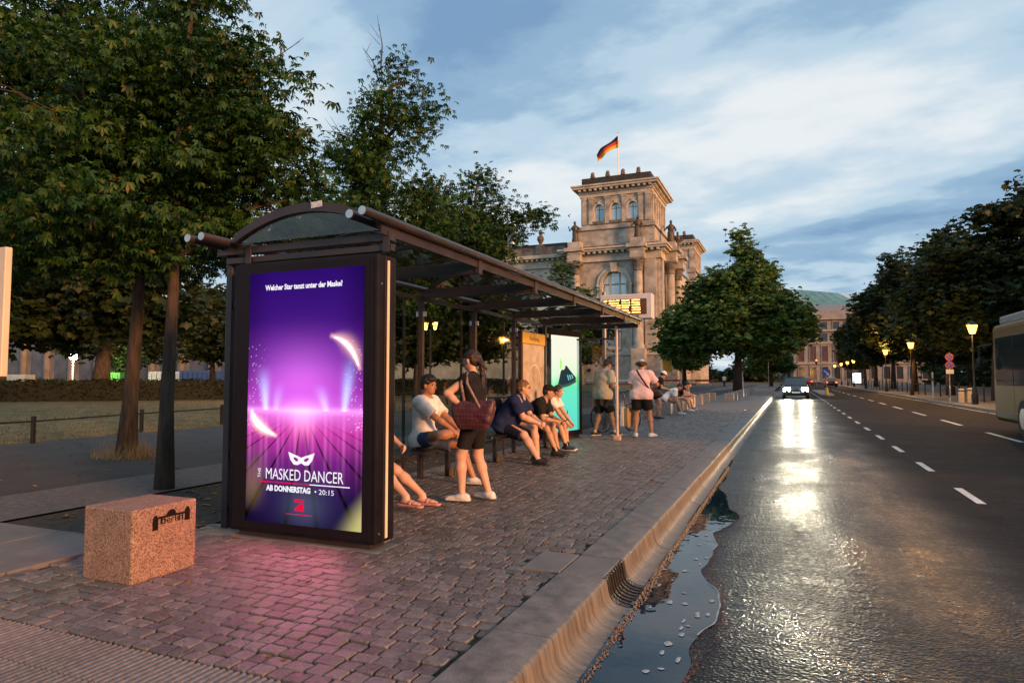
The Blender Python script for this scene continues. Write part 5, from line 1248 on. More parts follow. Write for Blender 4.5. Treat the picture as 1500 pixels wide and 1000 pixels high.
# park lanterns
lan = thing('twin_lantern', 'twin headed amber lantern glowing behind the shelter glass', 'street lamp', (-15.0, 26.3, 0))
MB().lathe([(.12, 0), (.10, .8), (.05, .9), (.045, 3.5)], (0, 0, 0), 10).build('post', m_lampk, lan, world=False, smooth='auto')
for s in (-1, 1):
    MB().tube([(0, 0, 3.3), (s * .15, 0, 3.35), (s * .24, 0, 3.52)], .02, 6).build('arm', m_lampk, lan, world=False)
    MB().lathe([(.06, 3.52), (.14, 3.85)], (s * .24, 0, 0), 6).build('glass', emat('lamp_gold', (1.0, .58, .12), 6), lan, world=False)
    MB().lathe([(.17, 3.86), (.05, 4.0)], (s * .24, 0, 0), 6).build('cap', m_lampk, lan, world=False)
fl_ = thing('floodlight', 'dazzling white floodlight on a pale mast across the park', 'floodlight', (-64.8, 43.4, 0))
MB().tube([(0, 0, 0), (0, 0, 3.1)], .07, 8).build('mast', mat('mast_pale', (.6, .55, .4), .5), fl_, world=False)
MB().ell((0, 0, 3.4), (.34, .34, .34), 14, 10).build('lamp_head', emat('flood_white', (1.0, .86, .52), 60), fl_, world=False)
ld = bpy.data.lights.new('flood_light', 'POINT'); ld.energy = 1500; ld.color = (1, .82, .5); ld.shadow_soft_size = 0
o = bpy.data.objects.new('flood_light', ld); col.objects.link(o); o.parent = fl_; o.location = (0.5, -.6, 3.4)
lantern((-54.5, 29.6, 0), 'amber lantern beside the forked park tree', True, 2.9, group=None, power=150, name='park_lantern')
# departure board on its mast ------------------------------------------------
db = thing('departure_board', 'grey boxed departure board with glowing amber rows on a tall mast', 'departure board', (-4.46, 17.0, 0))
MB().tube([(-4.46, 17, 0), (-4.46, 17, 3.6)], .062, 14).build('mast', mat('mast_grey', (.20, .19, .19), .4, .5, var=.2), db, smooth='auto')
dbx = MB().box(-4.52, -3.17, 16.80, 17.14, 2.86, 3.50).build('housing', mat('board_grey', (.62, .60, .62), .45, .1, var=.1), db, bevel=.02)
MB().box(-4.44, -3.30, 16.790, 16.80, 2.97, 3.37).build('display', mat('board_black', (.10, .05, .02), .2), dbx)
amb2 = emat('led_amber', (1.0, .50, .13), 4.5); rng = random.Random(2)
mb = MB()
for r_ in range(6):
    z = 3.355 - r_ * .063
    for (a, b) in ((-4.42, -4.32), (-4.28, -3.98), (-3.94, -3.72), (-3.68, -3.44)):
        x = a
        while x < b - rng.uniform(0, .05):
            w = rng.uniform(.012, .024); h_ = rng.choice((.022, .034, .034)); mb.add([(x, 16.787, z - .034), (x + w, 16.787, z - .034), (x + w, 16.787, z - .034 + h_), (x, 16.787, z - .034 + h_)], [(0, 1, 2, 3)]); x += w + .008
o = mb.build('led_rows', amb2, dbx, fix=False); tag(o, kind='stuff')
MB().box(-3.62, -3.50, 16.79, 16.80, 2.88, 2.95).build('status_light', mat('dark_red', (.12, .02, .03), .4), dbx)
# rail fence along the lawn ----------------------------------------------------
rf = thing('rail_fence', 'low black rail fence along the edge of the dry lawn', 'fence', (-15.0, 14, 0))
fp = [(-13.6, 3.0), (-14.4, 5.95), (-14.45, 8.9), (-15.1, 11.9), (-15.45, 14.8), (-15.7, 17.8), (-15.9, 20.8), (-16.0, 23.8), (-16.1, 26.8), (-16.1, 30), (-16.1, 33.2), (-16.1, 36.4)]
for i, (x, y) in enumerate(fp):
    MB().box(x - .035, x + .035, y - .035, y + .035, -.05, .56).build('post', m_lampk, rf, bevel=.006)
    if i: MB().bar((fp[i - 1][0], fp[i - 1][1], .45), (x, y, .45), .035, .035).build('rail', m_lampk, rf)
# cream board at the picture's left margin
sb_ = thing('sign_board', 'plain cream sign board lit warm orange on a post by the concrete path', 'sign', (-6.95, 3.72, 0))
MB().box(-7.45, -6.49, 3.70, 3.76, 1.36, 2.53).build('panel', mat('cream_panel', (.62, .50, .38), .5, var=.1, scale=3), sb_, bevel=.008)
MB().tube([(-7.0, 3.80, 0), (-7.0, 3.80, 2.4)], .035, 10).build('post', m_alu, sb_)
MB().box(-7.04, -6.96, 3.757, 3.78, 1.5, 2.4).build('bracket', m_alu, sb_)
MB().tube([(-6.56, 3.703, 1.44), (-6.56, 3.692, 1.44)], .016, 8).build('bolt', m_lampk, sb_)
# containers and hoarding across the square
def container(x, y, w, h, d, m, label, rz=0):
    c = thing('site_container', label, 'container', (x, y, 0), rz); MB().box(-w / 2, w / 2, -d / 2, d / 2, .1, h).build('body', m, c, world=False, bevel=.03)
    for k in range(int(w / .5)): MB().box(-w / 2 + .2 + k * .5, -w / 2 + .36 + k * .5, -d / 2 - .05, -d / 2 + .01, .25, h - .15).build('rib', m, c, world=False)
    return c
m_cb = mat('container_blue', (.03, .07, .22), .5, var=.2); m_cg = mat('container_green', (.08, .42, .06), .5, var=.2); m_cw = mat('container_white', (.55, .54, .5), .5, var=.15)
container(-57.5, 52.5, 4.2, 2.1, 2, m_cb, 'blue site container across the square', .4); container(-62, 52.0, 3.4, 2.0, 2, m_cw, 'white site container standing beside the blue one', .4)
container(-66, 48.5, 2.6, 1.9, 2, m_cg, 'bright green site container between the chestnut trunks', .4); container(-83, 48, 5, 1.7, 2, m_cw, 'low white site container near the floodlight', .5)
# stone blocks -----------------------------------------------------------------
blk = None; m_gr2 = granite('grey_granite', (0.36, 0.31, 0.27), (0.16, 0.13, 0.12), (0.46, 0.41, 0.37), 90)
bl = [(-4.35, 19.4, 'granite block standing right behind the man in the pink shirt'), (-4.30, 22.6, 'granite block beside the woman in black'), (-4.25, 24.8, 'granite block under the man in the white shirt'), (-4.2, 27.4, 'granite block under the boy with black hair'), (-4.2, 28.7, 'granite block under the smallest seated child'),
      (-4.3, 31.6, 'first empty granite block past the seated children'), (-4.3, 34.6, 'second empty granite block past the seated children'), (-4.3, 37.8, 'third empty granite block past the seated children'), (-4.3, 41, 'fourth empty granite block past the seated children')]
n0 = len(bl)
num = ['nearest the seated group', 'second from the seated group', 'third from the seated group', 'fourth from the seated group', 'in the very middle of the row', 'fourth from the big linden', 'third from the big linden', 'second from the big linden', 'nearest the big linden']
for k in range(9): bl.append((-3.15, 39.5 + k * 3.0, 'granite block of the kerb side row, ' + num[k]))
for i, (x, y, lb) in enumerate(bl):
    if blk is None:
        blk = thing('granite_block', lb, 'granite block', (x, y, 0)); MB().box(-.26, .26, -.26, .26, -.01, .46).build('stone', m_gr2, blk, world=False, bevel=.014); MB().box(-.225, .225, -.225, .225, .458, .463).build('worn_top', m_gr2, blk, world=False); o = blk
    else: o = copy_tree(blk); o.location = (x, y, 0)
    o['label'] = lb; o.rotation_euler = (0, 0, .04 * math.sin(i * 3)); o['group'] = 'granite blocks along the pavement' if i < n0 else 'granite blocks in the kerb side row'
# bicycle ----------------------------------------------------------------------
def bicycle(loc, rz, tilt):
    b = thing('bicycle', 'dark bicycle leaning at the departure board mast', 'bicycle', loc, rz); b.rotation_euler = (0, tilt, rz)
    m = mat('bike_frame', (.05, .07, .09), .35, .3); rb = mat('tyre', (.02, .02, .02), .8); R_ = .335
    for y in (-.52, .53):
        w = MB().tube([(0, y + R_ * math.cos(t), R_ + R_ * math.sin(t)) for t in np.linspace(0, 2 * math.pi, 29)], .019, 6, cap=False).build('wheel', rb, b, world=False, smooth=True)
        MB().tube([(0, y + (R_ - .025) * math.cos(t), R_ + (R_ - .025) * math.sin(t)) for t in np.linspace(0, 2 * math.pi, 29)], .008, 5, cap=False).build('rim', m_alu, w, world=False)
        for k in range(12):
            t = math.pi * k / 6; MB().tube([(0, y, R_), (0, y + (R_ - .03) * math.cos(t), R_ + (R_ - .03) * math.sin(t))], .0022, 3).build('spoke', m_alu, w, world=False)
    bbk, st, hd, he = (0, -.08, .30), (0, -.22, .80), (0, .36, .86), (0, .40, .66)
    MB().tube([bbk, st], .016, 8).tube([st, hd], .015, 8).tube([bbk, he], .019, 8).tube([he, hd], .019, 8).tube([bbk, (0.04, -.52, R_)], .01, 6).tube([st, (0.03, -.52, R_)], .009, 6).build('frame', m, b, world=False)
    MB().tube([he, (.03, .53, R_)], .012, 6).tube([hd, (0, .35, .98)], .013, 6).build('fork', m, b, world=False)
    MB().tube([(-.30, .26, 1.0), (-.22, .34, 1.0), (0, .36, .99), (.22, .34, 1.0), (.30, .26, 1.0)], .012, 8).build('handlebar', m_lampk, b, world=False)
    MB().ell((0, -.27, .93), (.075, .14, .035), 10, 6).tube([(0, -.22, .8), (0, -.25, .92)], .013, 6).build('saddle', rb, b, world=False, smooth=True)
    MB().tube([(-.02, -.08, .30), (.02, -.08, .30)], .09, 14).tube([(.05, -.08, .3), (.06, -.02, .14), (.13, -.02, .14)], .01, 5).tube([(-.05, -.08, .3), (-.06, -.14, .46), (-.13, -.14, .46)], .01, 5).build('crank', m_lampk, b, world=False)
bicycle((-4.02, 16.55, 0), -.55, rad(-8))
# cars -------------------------------------------------------------------------
m_tyre = mat('car_tyre', (.02, .02, .02), .8); m_cglass = mat('car_glass', (.03, .035, .04), .06, spec=.9, var=.1)
def car(loc, rz, paint, label, front_lit, rear_lit):
    c = thing('car', label, 'car', loc, rz)
    # lofted body, nose toward +y: (y, half width, z bottom, z top)
    sec = [(-2.15, .70, .42, .80), (-2.10, .82, .30, .98), (-1.5, .88, .24, 1.02), (-.5, .90, .22, 1.0), (.7, .90, .22, 1.0), (1.5, .88, .24, .94), (2.05, .80, .28, .84), (2.2, .62, .36, .70)]
    V = []; F = []
    for (y, w, a, t) in sec: V += [(-w * .92, y, a), (-w, y, a + .18), (-w, y, t - .16), (-w * .88, y, t), (w * .88, y, t), (w, y, t - .16), (w, y, a + .18), (w * .92, y, a)]
    for i in range(len(sec) - 1):
        for j in range(8): F.append((i * 8 + j, i * 8 + (j + 1) % 8, i * 8 + 8 + (j + 1) % 8, i * 8 + 8 + j))
    F += [tuple(range(8)), tuple(range(len(sec) * 8 - 1, len(sec) * 8 - 9, -1))]
    MB().add(V, F).build('body', paint, c, world=False, smooth='auto')
    cs = [(-2.0, .70, .98), (-1.55, .66, 1.48), (-.4, .66, 1.58), (.35, .66, 1.50), (1.05, .74, .99)]; V = []; F = []
    for (y, w, z) in cs: V += [(-w - .08, y, .97), (-w, y, z), (w, y, z), (w + .08, y, .97)]
    for i in range(4): F += [(i * 4, i * 4 + 1, i * 4 + 5, i * 4 + 4), (i * 4 + 1, i * 4 + 2, i * 4 + 6, i * 4 + 5), (i * 4 + 2, i * 4 + 3, i * 4 + 7, i * 4 + 6)]
    cab = MB().add(V, F).build('cabin', m_cglass, c, world=False)
    MB().add([(-.66, -1.55, 1.49), (.66, -1.55, 1.49), (.67, -.4, 1.60), (-.67, -.4, 1.60), (.66, .35, 1.515), (-.66, .35, 1.515), (-.66, -1.55, 1.45), (.66, -1.55, 1.45), (.66, .35, 1.47), (-.66, .35, 1.47)], [(0, 1, 2, 3), (3, 2, 4, 5), (6, 9, 8, 7), (0, 6, 7, 1), (4, 8, 9, 5)]).build('roof', paint, c, world=False)
    for s in (-1, 1):
        for y in (-1.35, 1.35):
            w = MB().tube([(s * .70, y, .33), (s * .91, y, .33)], .33, 18).build('wheel', m_tyre, c, world=False, smooth='auto'); MB().tube([(s * .90, y, .33), (s * .92, y, .33)], .20, 12).build('rim', m_alu, w, world=False)
        MB().cbox((s * .60, 2.125, .68), (.42, .08, .24), Matrix.Rotation(s * -.35, 3, 'Z')).build('headlight', emat('headlight_on', (1.0, .93, .74), 320) if front_lit else m_alu, c, world=False)
        MB().box(s * .80, s * .56, -2.16, -2.06, .72, .86).build('tail_light', emat('tail_on', (1.0, .06, .03), 12) if rear_lit else mat('tail_off', (.2, .01, .01), .3), c, world=False)
        MB().ell((s * .98, .75, 1.02), (.11, .06, .08), 8, 6).build('mirror', paint, c, world=False)
    MB().box(-.26, .26, 2.165, 2.21, .42, .53).build('number_plate', mat('plate_white', (.7, .7, .68), .5), c, world=False)
    MB().box(-.45, .45, 2.15, 2.205, .55, .66).build('grille', m_lampk, c, world=False)
    return c
CAR = car((.45, 54, RZ), math.pi, mat('car_grey', (.03, .032, .035), .35, .3, var=.05, coat=.5), 'oncoming grey car with both headlights blazing in the near lane', True, False)
for s in (-1, 1):
    o = screen_lamp('headlight_beam', (0, 0, 0), (1.0, .88, .62), 2600, (-.07, -1, -.05), None, rad(22), .08)
    o.location = (.45 + s * .6, 51.75, RZ + .70)
car((6.4, 122, RZ), 0, mat('car_dark', (.05, .05, .06), .3, .4, var=.05, coat=.5), 'dark car with red tail lights driving away near the traffic light', False, True)
car((3.6, 150, RZ), 0, mat('car_red', (.25, .03, .03), .3, .2, var=.05, coat=.5), 'red car waiting beyond the traffic light', False, True)
# bus -----------------------------------------------------------------------------
BU = thing('city_bus', 'yellow city bus with dark side windows passing in the far lane', 'bus', (6.75, 17.4, RZ))
m_by = mat('bus_yellow', (.16, .075, .006), .5, 0, var=.12, spec=.3); bx0, bx1, by0, by1 = -1.25, 1.25, -6.0, 5.9
bod = MB().box(bx0, bx1, by0, by1, .30, 3.05).build('body', m_by, BU, world=False, bevel=.16, seg=3)
MB().box(-1.12, 1.12, by0 + .3, by1 - .3, 3.04, 3.28).build('roof_pod', mat('bus_grey', (.25, .25, .25), .5), BU, world=False, bevel=.06)
for s in (-1, 1):
    for k in range(7):
        y = by0 + .35 + k * 1.6
        if s > 0 and k in (1, 4, 6): MB().box(bx1 - .01, bx1 + .015, y, y + 1.25, .36, 2.6).build('door', m_cglass, BU, world=False)
        else: MB().box(s * 1.245, s * 1.265, y, y + 1.54, 1.32, 2.66).build('window', m_cglass, BU, world=False, bevel=.004)
    [MB().box(s * 1.249, s * 1.2535, by0 + .33 + k * 1.6, by0 + .345 + k * 1.6, .58, 1.30).build('panel_seam', m_lampk, BU, world=False) for k in range(1, 7)]
    MB().box(s * 1.25, s * 1.262, by0 + .3, by1 - .3, .42, .56).build('trim_strip', m_lampk, BU, world=False)
    for y in (by0 + 3.3, by1 - 2.7):
        w = MB().tube([(s * .95, y, .48), (s * 1.27, y, .48)], .48, 24).build('wheel', m_tyre, BU, world=False, smooth='auto'); MB().tube([(s * 1.26, y, .48), (s * 1.285, y, .48)], .27, 14).build('rim', m_alu, w, world=False)
    MB().box(s * 1.12, s * .9, by0 - .012, by0 + .02, .7, 1.25).build('tail_light', emat('bus_tail', (1, .05, .03), 4), BU, world=False)
    MB().tube([(s * 1.25, by1 - .1, 2.5), (s * 1.5, by1 + .25, 2.45), (s * 1.5, by1 + .25, 2.0)], .03, 6).ell((s * 1.5, by1 + .25, 1.95), (.09, .06, .2), 8, 6).build('mirror', m_lampk, BU, world=False)
MB().box(-1.1, 1.1, by0 - .012, by0 + .01, 1.5, 2.6).build('rear_window', m_cglass, BU, world=False); MB().box(-1.1, 1.1, by1 - .01, by1 + .012, 1.1, 2.7).build('windscreen', m_cglass, BU, world=False)
# road signs on the right --------------------------------------------------------------
m_sgr = mat('sign_red', (.55, .03, .025), .4, var=.05); m_sgb = mat('sign_blue', (.02, .07, .36), .4, var=.05); m_sgw = mat('sign_white', (.68, .66, .60), .4, var=.05); m_galv = mat('galvanised', (.32, .32, .32), .4, .7, var=.15)
sg = thing('no_stopping_sign', 'pair of red and blue no stopping roundels above a white plate on one pole', 'road sign', (8.95, 47, RZ + .112))
MB().tube([(0, .03, 0), (0, .03, 2.95)], .03, 8).build('pole', m_galv, sg, world=False)
for z in (2.66, 2.18):
    d = MB().tube([(0, 0, z), (0, -.02, z)], .225, 24).build('roundel', m_sgr, sg, world=False); MB().tube([(0, -.019, z), (0, -.026, z)], .175, 24).build('blue_field', m_sgb, d, world=False)
    for a in ((45, -45) if z > 2.5 else (-45,)): MB().cbox((0, -.030, z), (.36, .006, .045), Matrix.Rotation(rad(a), 3, 'Y')).build('red_bar', m_sgr, d, world=False)
MB().box(-.2, .2, -.02, .0, 1.66, 1.92).build('plate', m_sgw, sg, world=False)
for i, (x, y, h, lb) in enumerate(((8.95, 44.3, .80, 'cream bollard box at the foot of the lamp past the bus, road side'), (9.35, 44.3, .84, 'cream bollard box at the foot of the lamp past the bus, park side'))):
    b = thing('bollard', lb, 'bollard', (x, y, RZ + .112)); MB().box(-.13, .13, -.13, .13, 0, h).build('post', mat('bollard_cream', (.5, .40, .28), .6, var=.15), b, world=False, bevel=.03); MB().box(-.14, .14, -.14, .14, h - .14, h - .09).build('band', m_lampk, b, world=False)
pp = thing('marker_post', 'slim pale marker post between the lamps and the no stopping sign', 'post', (9.0, 52.5, RZ + .112)); MB().lathe([(.07, 0), (.06, 1.75), (.02, 1.8)], (0, 0, 0), 10).build('shaft', m_sgw, pp, world=False); MB().lathe([(.072, 1.2), (.07, 1.4)], (0, 0, 0), 10).build('band', m_sgr, pp, world=False)
# railing along the park
pr_ = thing('park_railing', 'row of slim railing posts along the park side of the lamp lit pavement', 'railing', (10.4, 75, RZ + .112))
for k in range(22):
    y = 46 + k * 3.0; MB().box(10.36, 10.44, y - .04, y + .04, RZ + .10, 1.0).build('post', m_lampk, pr_)
    if k: MB().box(10.385, 10.415, y - 3.0, y, .78, .82).build('rail', m_lampk, pr_)
# keep right sign on the island, traffic lights
ks = thing('keep_right_sign', 'blue round sign with white arrow on the traffic island', 'road sign', (2.95, 62.6, RZ + .13))
MB().tube([(0, .04, 0), (0, .04, 2.15)], .035, 8).build('pole', m_galv, ks, world=False); MB().tube([(0, 0, 1.85), (0, -.02, 1.85)], .34, 24).build('roundel', m_sgb, ks, world=False)
MB().bar((-.17, -.026, 2.02), (.10, -.026, 1.75), .08, .008, (0, 1, 0)).add([(.20, -.03, 1.64), (.20, -.03, 1.86), (-.02, -.03, 1.64)], [(0, 1, 2)]).build('arrow', m_sgw, ks, world=False, fix=False)
MB().lathe([(.16, 0), (.12, .5), (.10, .55)], (0, -.25, 0), 10).build('beacon', mat('beacon_yellow', (.55, .40, .03), .5), ks, world=False)
def tlight(loc, h, label):
    t = thing('traffic_light', label, 'traffic light', loc, 0); MB().tube([(0, 0, 0), (0, 0, h)], .06, 8).build('pole', m_galv, t, world=False)
    MB().box(-.17, .17, -.25, -.05, h - .95, h).build('housing', m_lampk, t, world=False, bevel=.03)
    for k, c in enumerate((emat('signal_red', (1, .04, .02), 30), mat('signal_amber_off', (.12, .06, .01), .4), mat('signal_green_off', (.01, .07, .03), .4))):
        MB().tube([(0, -.25, h - .17 - .3 * k), (0, -.27, h - .17 - .3 * k)], .11, 14).build('lens', c, t, world=False)
tlight((4.6, 131, RZ), 4.8, 'tall traffic light showing red before the grey office block'); tlight((6.3, 139, RZ), 3.2, 'shorter traffic light showing red beside the waiting car')
for i, (x, y, h) in enumerate(((-2.9, 47.5, 1.7), (-2.2, 84, 3.2))):
    p = thing('sign_pole', ('slim grey pole beside the kerb side stone blocks', 'slim grey pole at the kerb beyond the big linden')[i], 'post', (x, y, 0)); MB().tube([(0, 0, 0), (0, 0, h)], .035, 8).build('shaft', m_galv, p, world=False); MB().ell((0, 0, h), (.04, .04, .03), 8, 5).build('cap', m_lampk, p, world=False)
# far bus stop with its lit panel
fs = thing('far_bus_stop', 'small bus stop with a white lit panel on the avenue pavement', 'bus shelter', (10.6, 126, RZ + .112))
MB().box(-.95, .95, -.2, 3.6, 2.45, 2.55).build('roof', m_steel, fs, world=False); MB().box(-.8, .8, -.1, .1, .3, 2.35).build('case', m_black, fs, world=False, bevel=.02)
MB().box(-.62, .62, -.115, -.101, .5, 2.2).build('lit_panel', emat('panel_white', (.80, .92, 1.0), 2.4), fs, world=False)
for x in (-.85, .85): MB().box(x - .04, x + .04, 3.3, 3.4, 0, 2.45).build('post', m_steel, fs, world=False); MB().box(x - .04, x + .04, -.04, .04, 0, 2.45).build('post', m_steel, fs, world=False)
# orange banner and barrier by the small linden
ob = thing('site_barrier', 'striped site barrier fence in front of the parliament steps', 'barrier', (-20, 92, 0))
for k in range(9):
    x = -27 + k * 2.2; MB().box(x, x + .08, 91.9, 92.1, 0, 1.15).build('post', m_galv, ob)
    if k: MB().box(x - 2.12, x, 91.95, 92.05, .85, 1.1).build('board', m_sgw if k % 2 else m_sgr, ob); MB().box(x - 2.12, x, 91.95, 92.05, .35, .55).build('board', m_sgr if k % 2 else m_sgw, ob)
bn = thing('orange_banner', 'small orange banner hanging by the shorter linden trunk', 'banner', (-13.8, 86, 0)); MB().tube([(-13.8, 86, 0), (-13.8, 86, 3.9)], .05, 8).build('pole', m_galv, bn); MB().box(-14.9, -13.85, 85.98, 86.02, 2.1, 3.8).build('cloth', mat('banner_orange', (.65, .30, .02), .7, var=.1), bn)
# ================================================================== PEOPLE (one smooth skin each, grown from a distance field; clothes are children)
def sdf_mesh(prims, vox, clips=(), noise=0.0, nf=30.0, seed=0):
    lo = np.full(3, 9e9); hi = np.full(3, -9e9)
    for p in prims:
        if p.get('op') == 's': continue
        if p['t'] == 'c':
            r = max(p['ra'], p['rb']); lo = np.minimum(lo, np.minimum(p['a'], p['b']) - r); hi = np.maximum(hi, np.maximum(p['a'], p['b']) + r)
        else:
            r = max(p['r']); lo = np.minimum(lo, p['c'] - r); hi = np.maximum(hi, p['c'] + r)
    lo -= 3 * vox + .01; hi += 3 * vox + .01
    n = np.ceil((hi - lo) / vox).astype(int) + 1
    D = np.full(n, .3, np.float32)
    ax = [lo[i] + vox * np.arange(n[i]) for i in range(3)]
    for p in prims:
        k = p.get('k', .03); pad = k + 3 * vox
        if p['t'] == 'c': r = max(p['ra'], p['rb']); l_, h_ = np.minimum(p['a'], p['b']) - r - pad, np.maximum(p['a'], p['b']) + r + pad
        else: r = max(p['r']); l_, h_ = p['c'] - r - pad, p['c'] + r + pad
        i0 = np.clip(np.floor((l_ - lo) / vox).astype(int), 0, n); i1 = np.clip(np.ceil((h_ - lo) / vox).astype(int) + 1, 0, n)
        if (i1 <= i0).any(): continue
        sl = tuple(slice(i0[i], i1[i]) for i in range(3))
        X, Y, Z = np.meshgrid(ax[0][sl[0]], ax[1][sl[1]], ax[2][sl[2]], indexing='ij', sparse=True)
        if p['t'] == 'c':
            a, b = p['a'], p['b']; ba = b - a; L2 = max(float(ba @ ba), 1e-9)
            px, py, pz = X - a[0], Y - a[1], Z - a[2]
            t = np.clip((px * ba[0] + py * ba[1] + pz * ba[2]) / L2, 0, 1)
            qx, qy, qz = px - t * ba[0], py - t * ba[1], pz - t * ba[2]
            if 'fd' in p:
                f = p['fd']; s = qx * f[0] + qy * f[1] + qz * f[2]; g = (1 / p['ff'] - 1); qx = qx + g * s * f[0]; qy = qy + g * s * f[1]; qz = qz + g * s * f[2]
            d = np.sqrt(qx * qx + qy * qy + qz * qz) - (p['ra'] + (p['rb'] - p['ra']) * t)
            L_ = math.sqrt(L2)
            if p.get('cb'): d = np.maximum(d, ((X - b[0]) * ba[0] + (Y - b[1]) * ba[1] + (Z - b[2]) * ba[2]) / L_)
            if p.get('ca'): d = np.maximum(d, -((px) * ba[0] + py * ba[1] + pz * ba[2]) / L_)
        else:
            R = p.get('R', np.eye(3)); c = p['c']; r = p['r']; px, py, pz = X - c[0], Y - c[1], Z - c[2]
            u = (px * R[0, 0] + py * R[1, 0] + pz * R[2, 0]) / r[0]; v_ = (px * R[0, 1] + py * R[1, 1] + pz * R[2, 1]) / r[1]; w = (px * R[0, 2] + py * R[1, 2] + pz * R[2, 2]) / r[2]
            q = np.sqrt(u * u + v_ * v_ + w * w); q2 = np.sqrt((u / r[0]) ** 2 + (v_ / r[1]) ** 2 + (w / r[2]) ** 2) + 1e-6
            d = q * (q - 1) / q2
        A = D[sl]
        if p.get('op') == 's':
            d = -d; h = np.maximum(k - np.abs(A - d), 0) / k; D[sl] = np.maximum(A, d) + h * h * k * .25
        else:
            h = np.maximum(k - np.abs(A - d), 0) / k; D[sl] = np.minimum(A, d) - h * h * k * .25
    X, Y, Z = np.meshgrid(*ax, indexing='ij', sparse=True)
    if noise:
        r = np.random.RandomState(seed).uniform(0, 6, 6)
        D = D + (noise * (np.sin(nf * X + 1.7 * np.sin(nf * .7 * Z + r[0])) * np.sin(nf * .8 * Z + r[1] + 2 * np.sin(nf * .5 * Y + r[2])) + .5 * np.sin(nf * 1.9 * Z + r[3] + nf * Y) * np.sin(nf * 1.3 * X + r[4]))).astype(np.float32)
    for (pt, nn) in clips: D = np.maximum(D, ((X - pt[0]) * nn[0] + (Y - pt[1]) * nn[1] + (Z - pt[2]) * nn[2]).astype(np.float32))
    # surface nets
    S = D < 0; cs = [D[i:D.shape[0] - 1 + i, j:D.shape[1] - 1 + j, k:D.shape[2] - 1 + k] for i in (0, 1) for j in (0, 1) for k in (0, 1)]
    cnt = sum((c < 0).astype(np.int8) for c in cs); act = (cnt > 0) & (cnt < 8); idx = np.argwhere(act)
    if len(idx) == 0: return np.zeros((0, 3)), np.zeros((0, 4), int)
    vals = np.stack([c[act] for c in cs], 1); corner = np.array([(i, j, k) for i in (0, 1) for j in (0, 1) for k in (0, 1)], float)
    acc = np.zeros((len(idx), 3)); num = np.zeros(len(idx))
    for a in range(8):
        for b in range(a + 1, 8):
            if np.abs(corner[a] - corner[b]).sum() != 1: continue
            va, vb = vals[:, a], vals[:, b]; m = (va < 0) != (vb < 0); t = np.where(m, va / np.where(m, va - vb, 1), 0)
            acc += m[:, None] * (corner[a] + t[:, None] * (corner[b] - corner[a])); num += m
    V = lo + vox * (idx + acc / num[:, None]); vid = -np.ones(act.shape, int); vid[tuple(idx.T)] = np.arange(len(idx)); F = []
    for d in range(3):
        e = [0, 0, 0]; e[d] = 1; s0 = S[:S.shape[0] - e[0], :S.shape[1] - e[1], :S.shape[2] - e[2]]; s1 = S[e[0]:, e[1]:, e[2]:]
        for flip, M_ in ((False, s0 & ~s1), (True, ~s0 & s1)):
            q = np.argwhere(M_)
            if not len(q): continue
            o1, o2 = [(1, 2), (2, 0), (0, 1)][d]; u = np.zeros(3, int); u[o1] = 1; w = np.zeros(3, int); w[o2] = 1
            ok = (q[:, o1] > 0) & (q[:, o2] > 0) & (q[:, o1] < act.shape[o1]) & (q[:, o2] < act.shape[o2]); q = q[ok]
            f = [vid[tuple((q - u - w).T)], vid[tuple((q - w).T)], vid[tuple(q.T)], vid[tuple((q - u).T)]]
            f = np.stack(f[::-1] if flip else f, 1); F.append(f[(f >= 0).all(1)])
    return V, np.concatenate(F)
A3 = lambda *p: np.array(p, float)
def nrm(v_): return v_ / (np.linalg.norm(v_) + 1e-9)
def C_(a, b, ra, rb, k=.03, **q): return dict(t='c', a=np.array(a, float), b=np.array(b, float), ra=ra, rb=rb, k=k, **q)
def E_(c, r, R=None, k=.03, **q):
    d = dict(t='e', c=np.array(c, float), r=r, k=k, **q)
    if R is not None: d['R'] = R
    return d
def rx(a): c, s = math.cos(a), math.sin(a); return np.array([[1, 0, 0], [0, c, -s], [0, s, c]])
def ry_(a): c, s = math.cos(a), math.sin(a); return np.array([[c, 0, s], [0, 1, 0], [-s, 0, c]])
def rz_(a): c, s = math.cos(a), math.sin(a); return np.array([[c, -s, 0], [s, c, 0], [0, 0, 1]])
def ik(a, t, l1, l2, pole):
    d = t - a; L_ = np.linalg.norm(d); L_ = min(max(L_, abs(l1 - l2) + .01), (l1 + l2) * .998); u = nrm(d); p = np.array(pole, float); p = nrm(p - u * (p @ u))
    x = (l1 * l1 - l2 * l2 + L_ * L_) / (2 * L_); h = math.sqrt(max(l1 * l1 - x * x, 0)); return a + u * x + p * h, a + u * L_
SKIN = {}
def skin(c):
    k = 'skin_%d' % int(c[0] * 1000)
    m = mat(k, c, .5, var=.10, scale=9, spec=.4); b = m.node_tree.nodes.get('Principled BSDF')
    for n_ in m.node_tree.nodes:
        if n_.type == 'BSDF_PRINCIPLED': n_.inputs['Subsurface Weight'].default_value = .08; n_.inputs['Subsurface Radius'].default_value = (.02, .008, .004)
    return m
def cloth(name, c, var=.10): return mat(name, c, .85, var=var, scale=14, bump=.25, bscale=160, spec=.2)
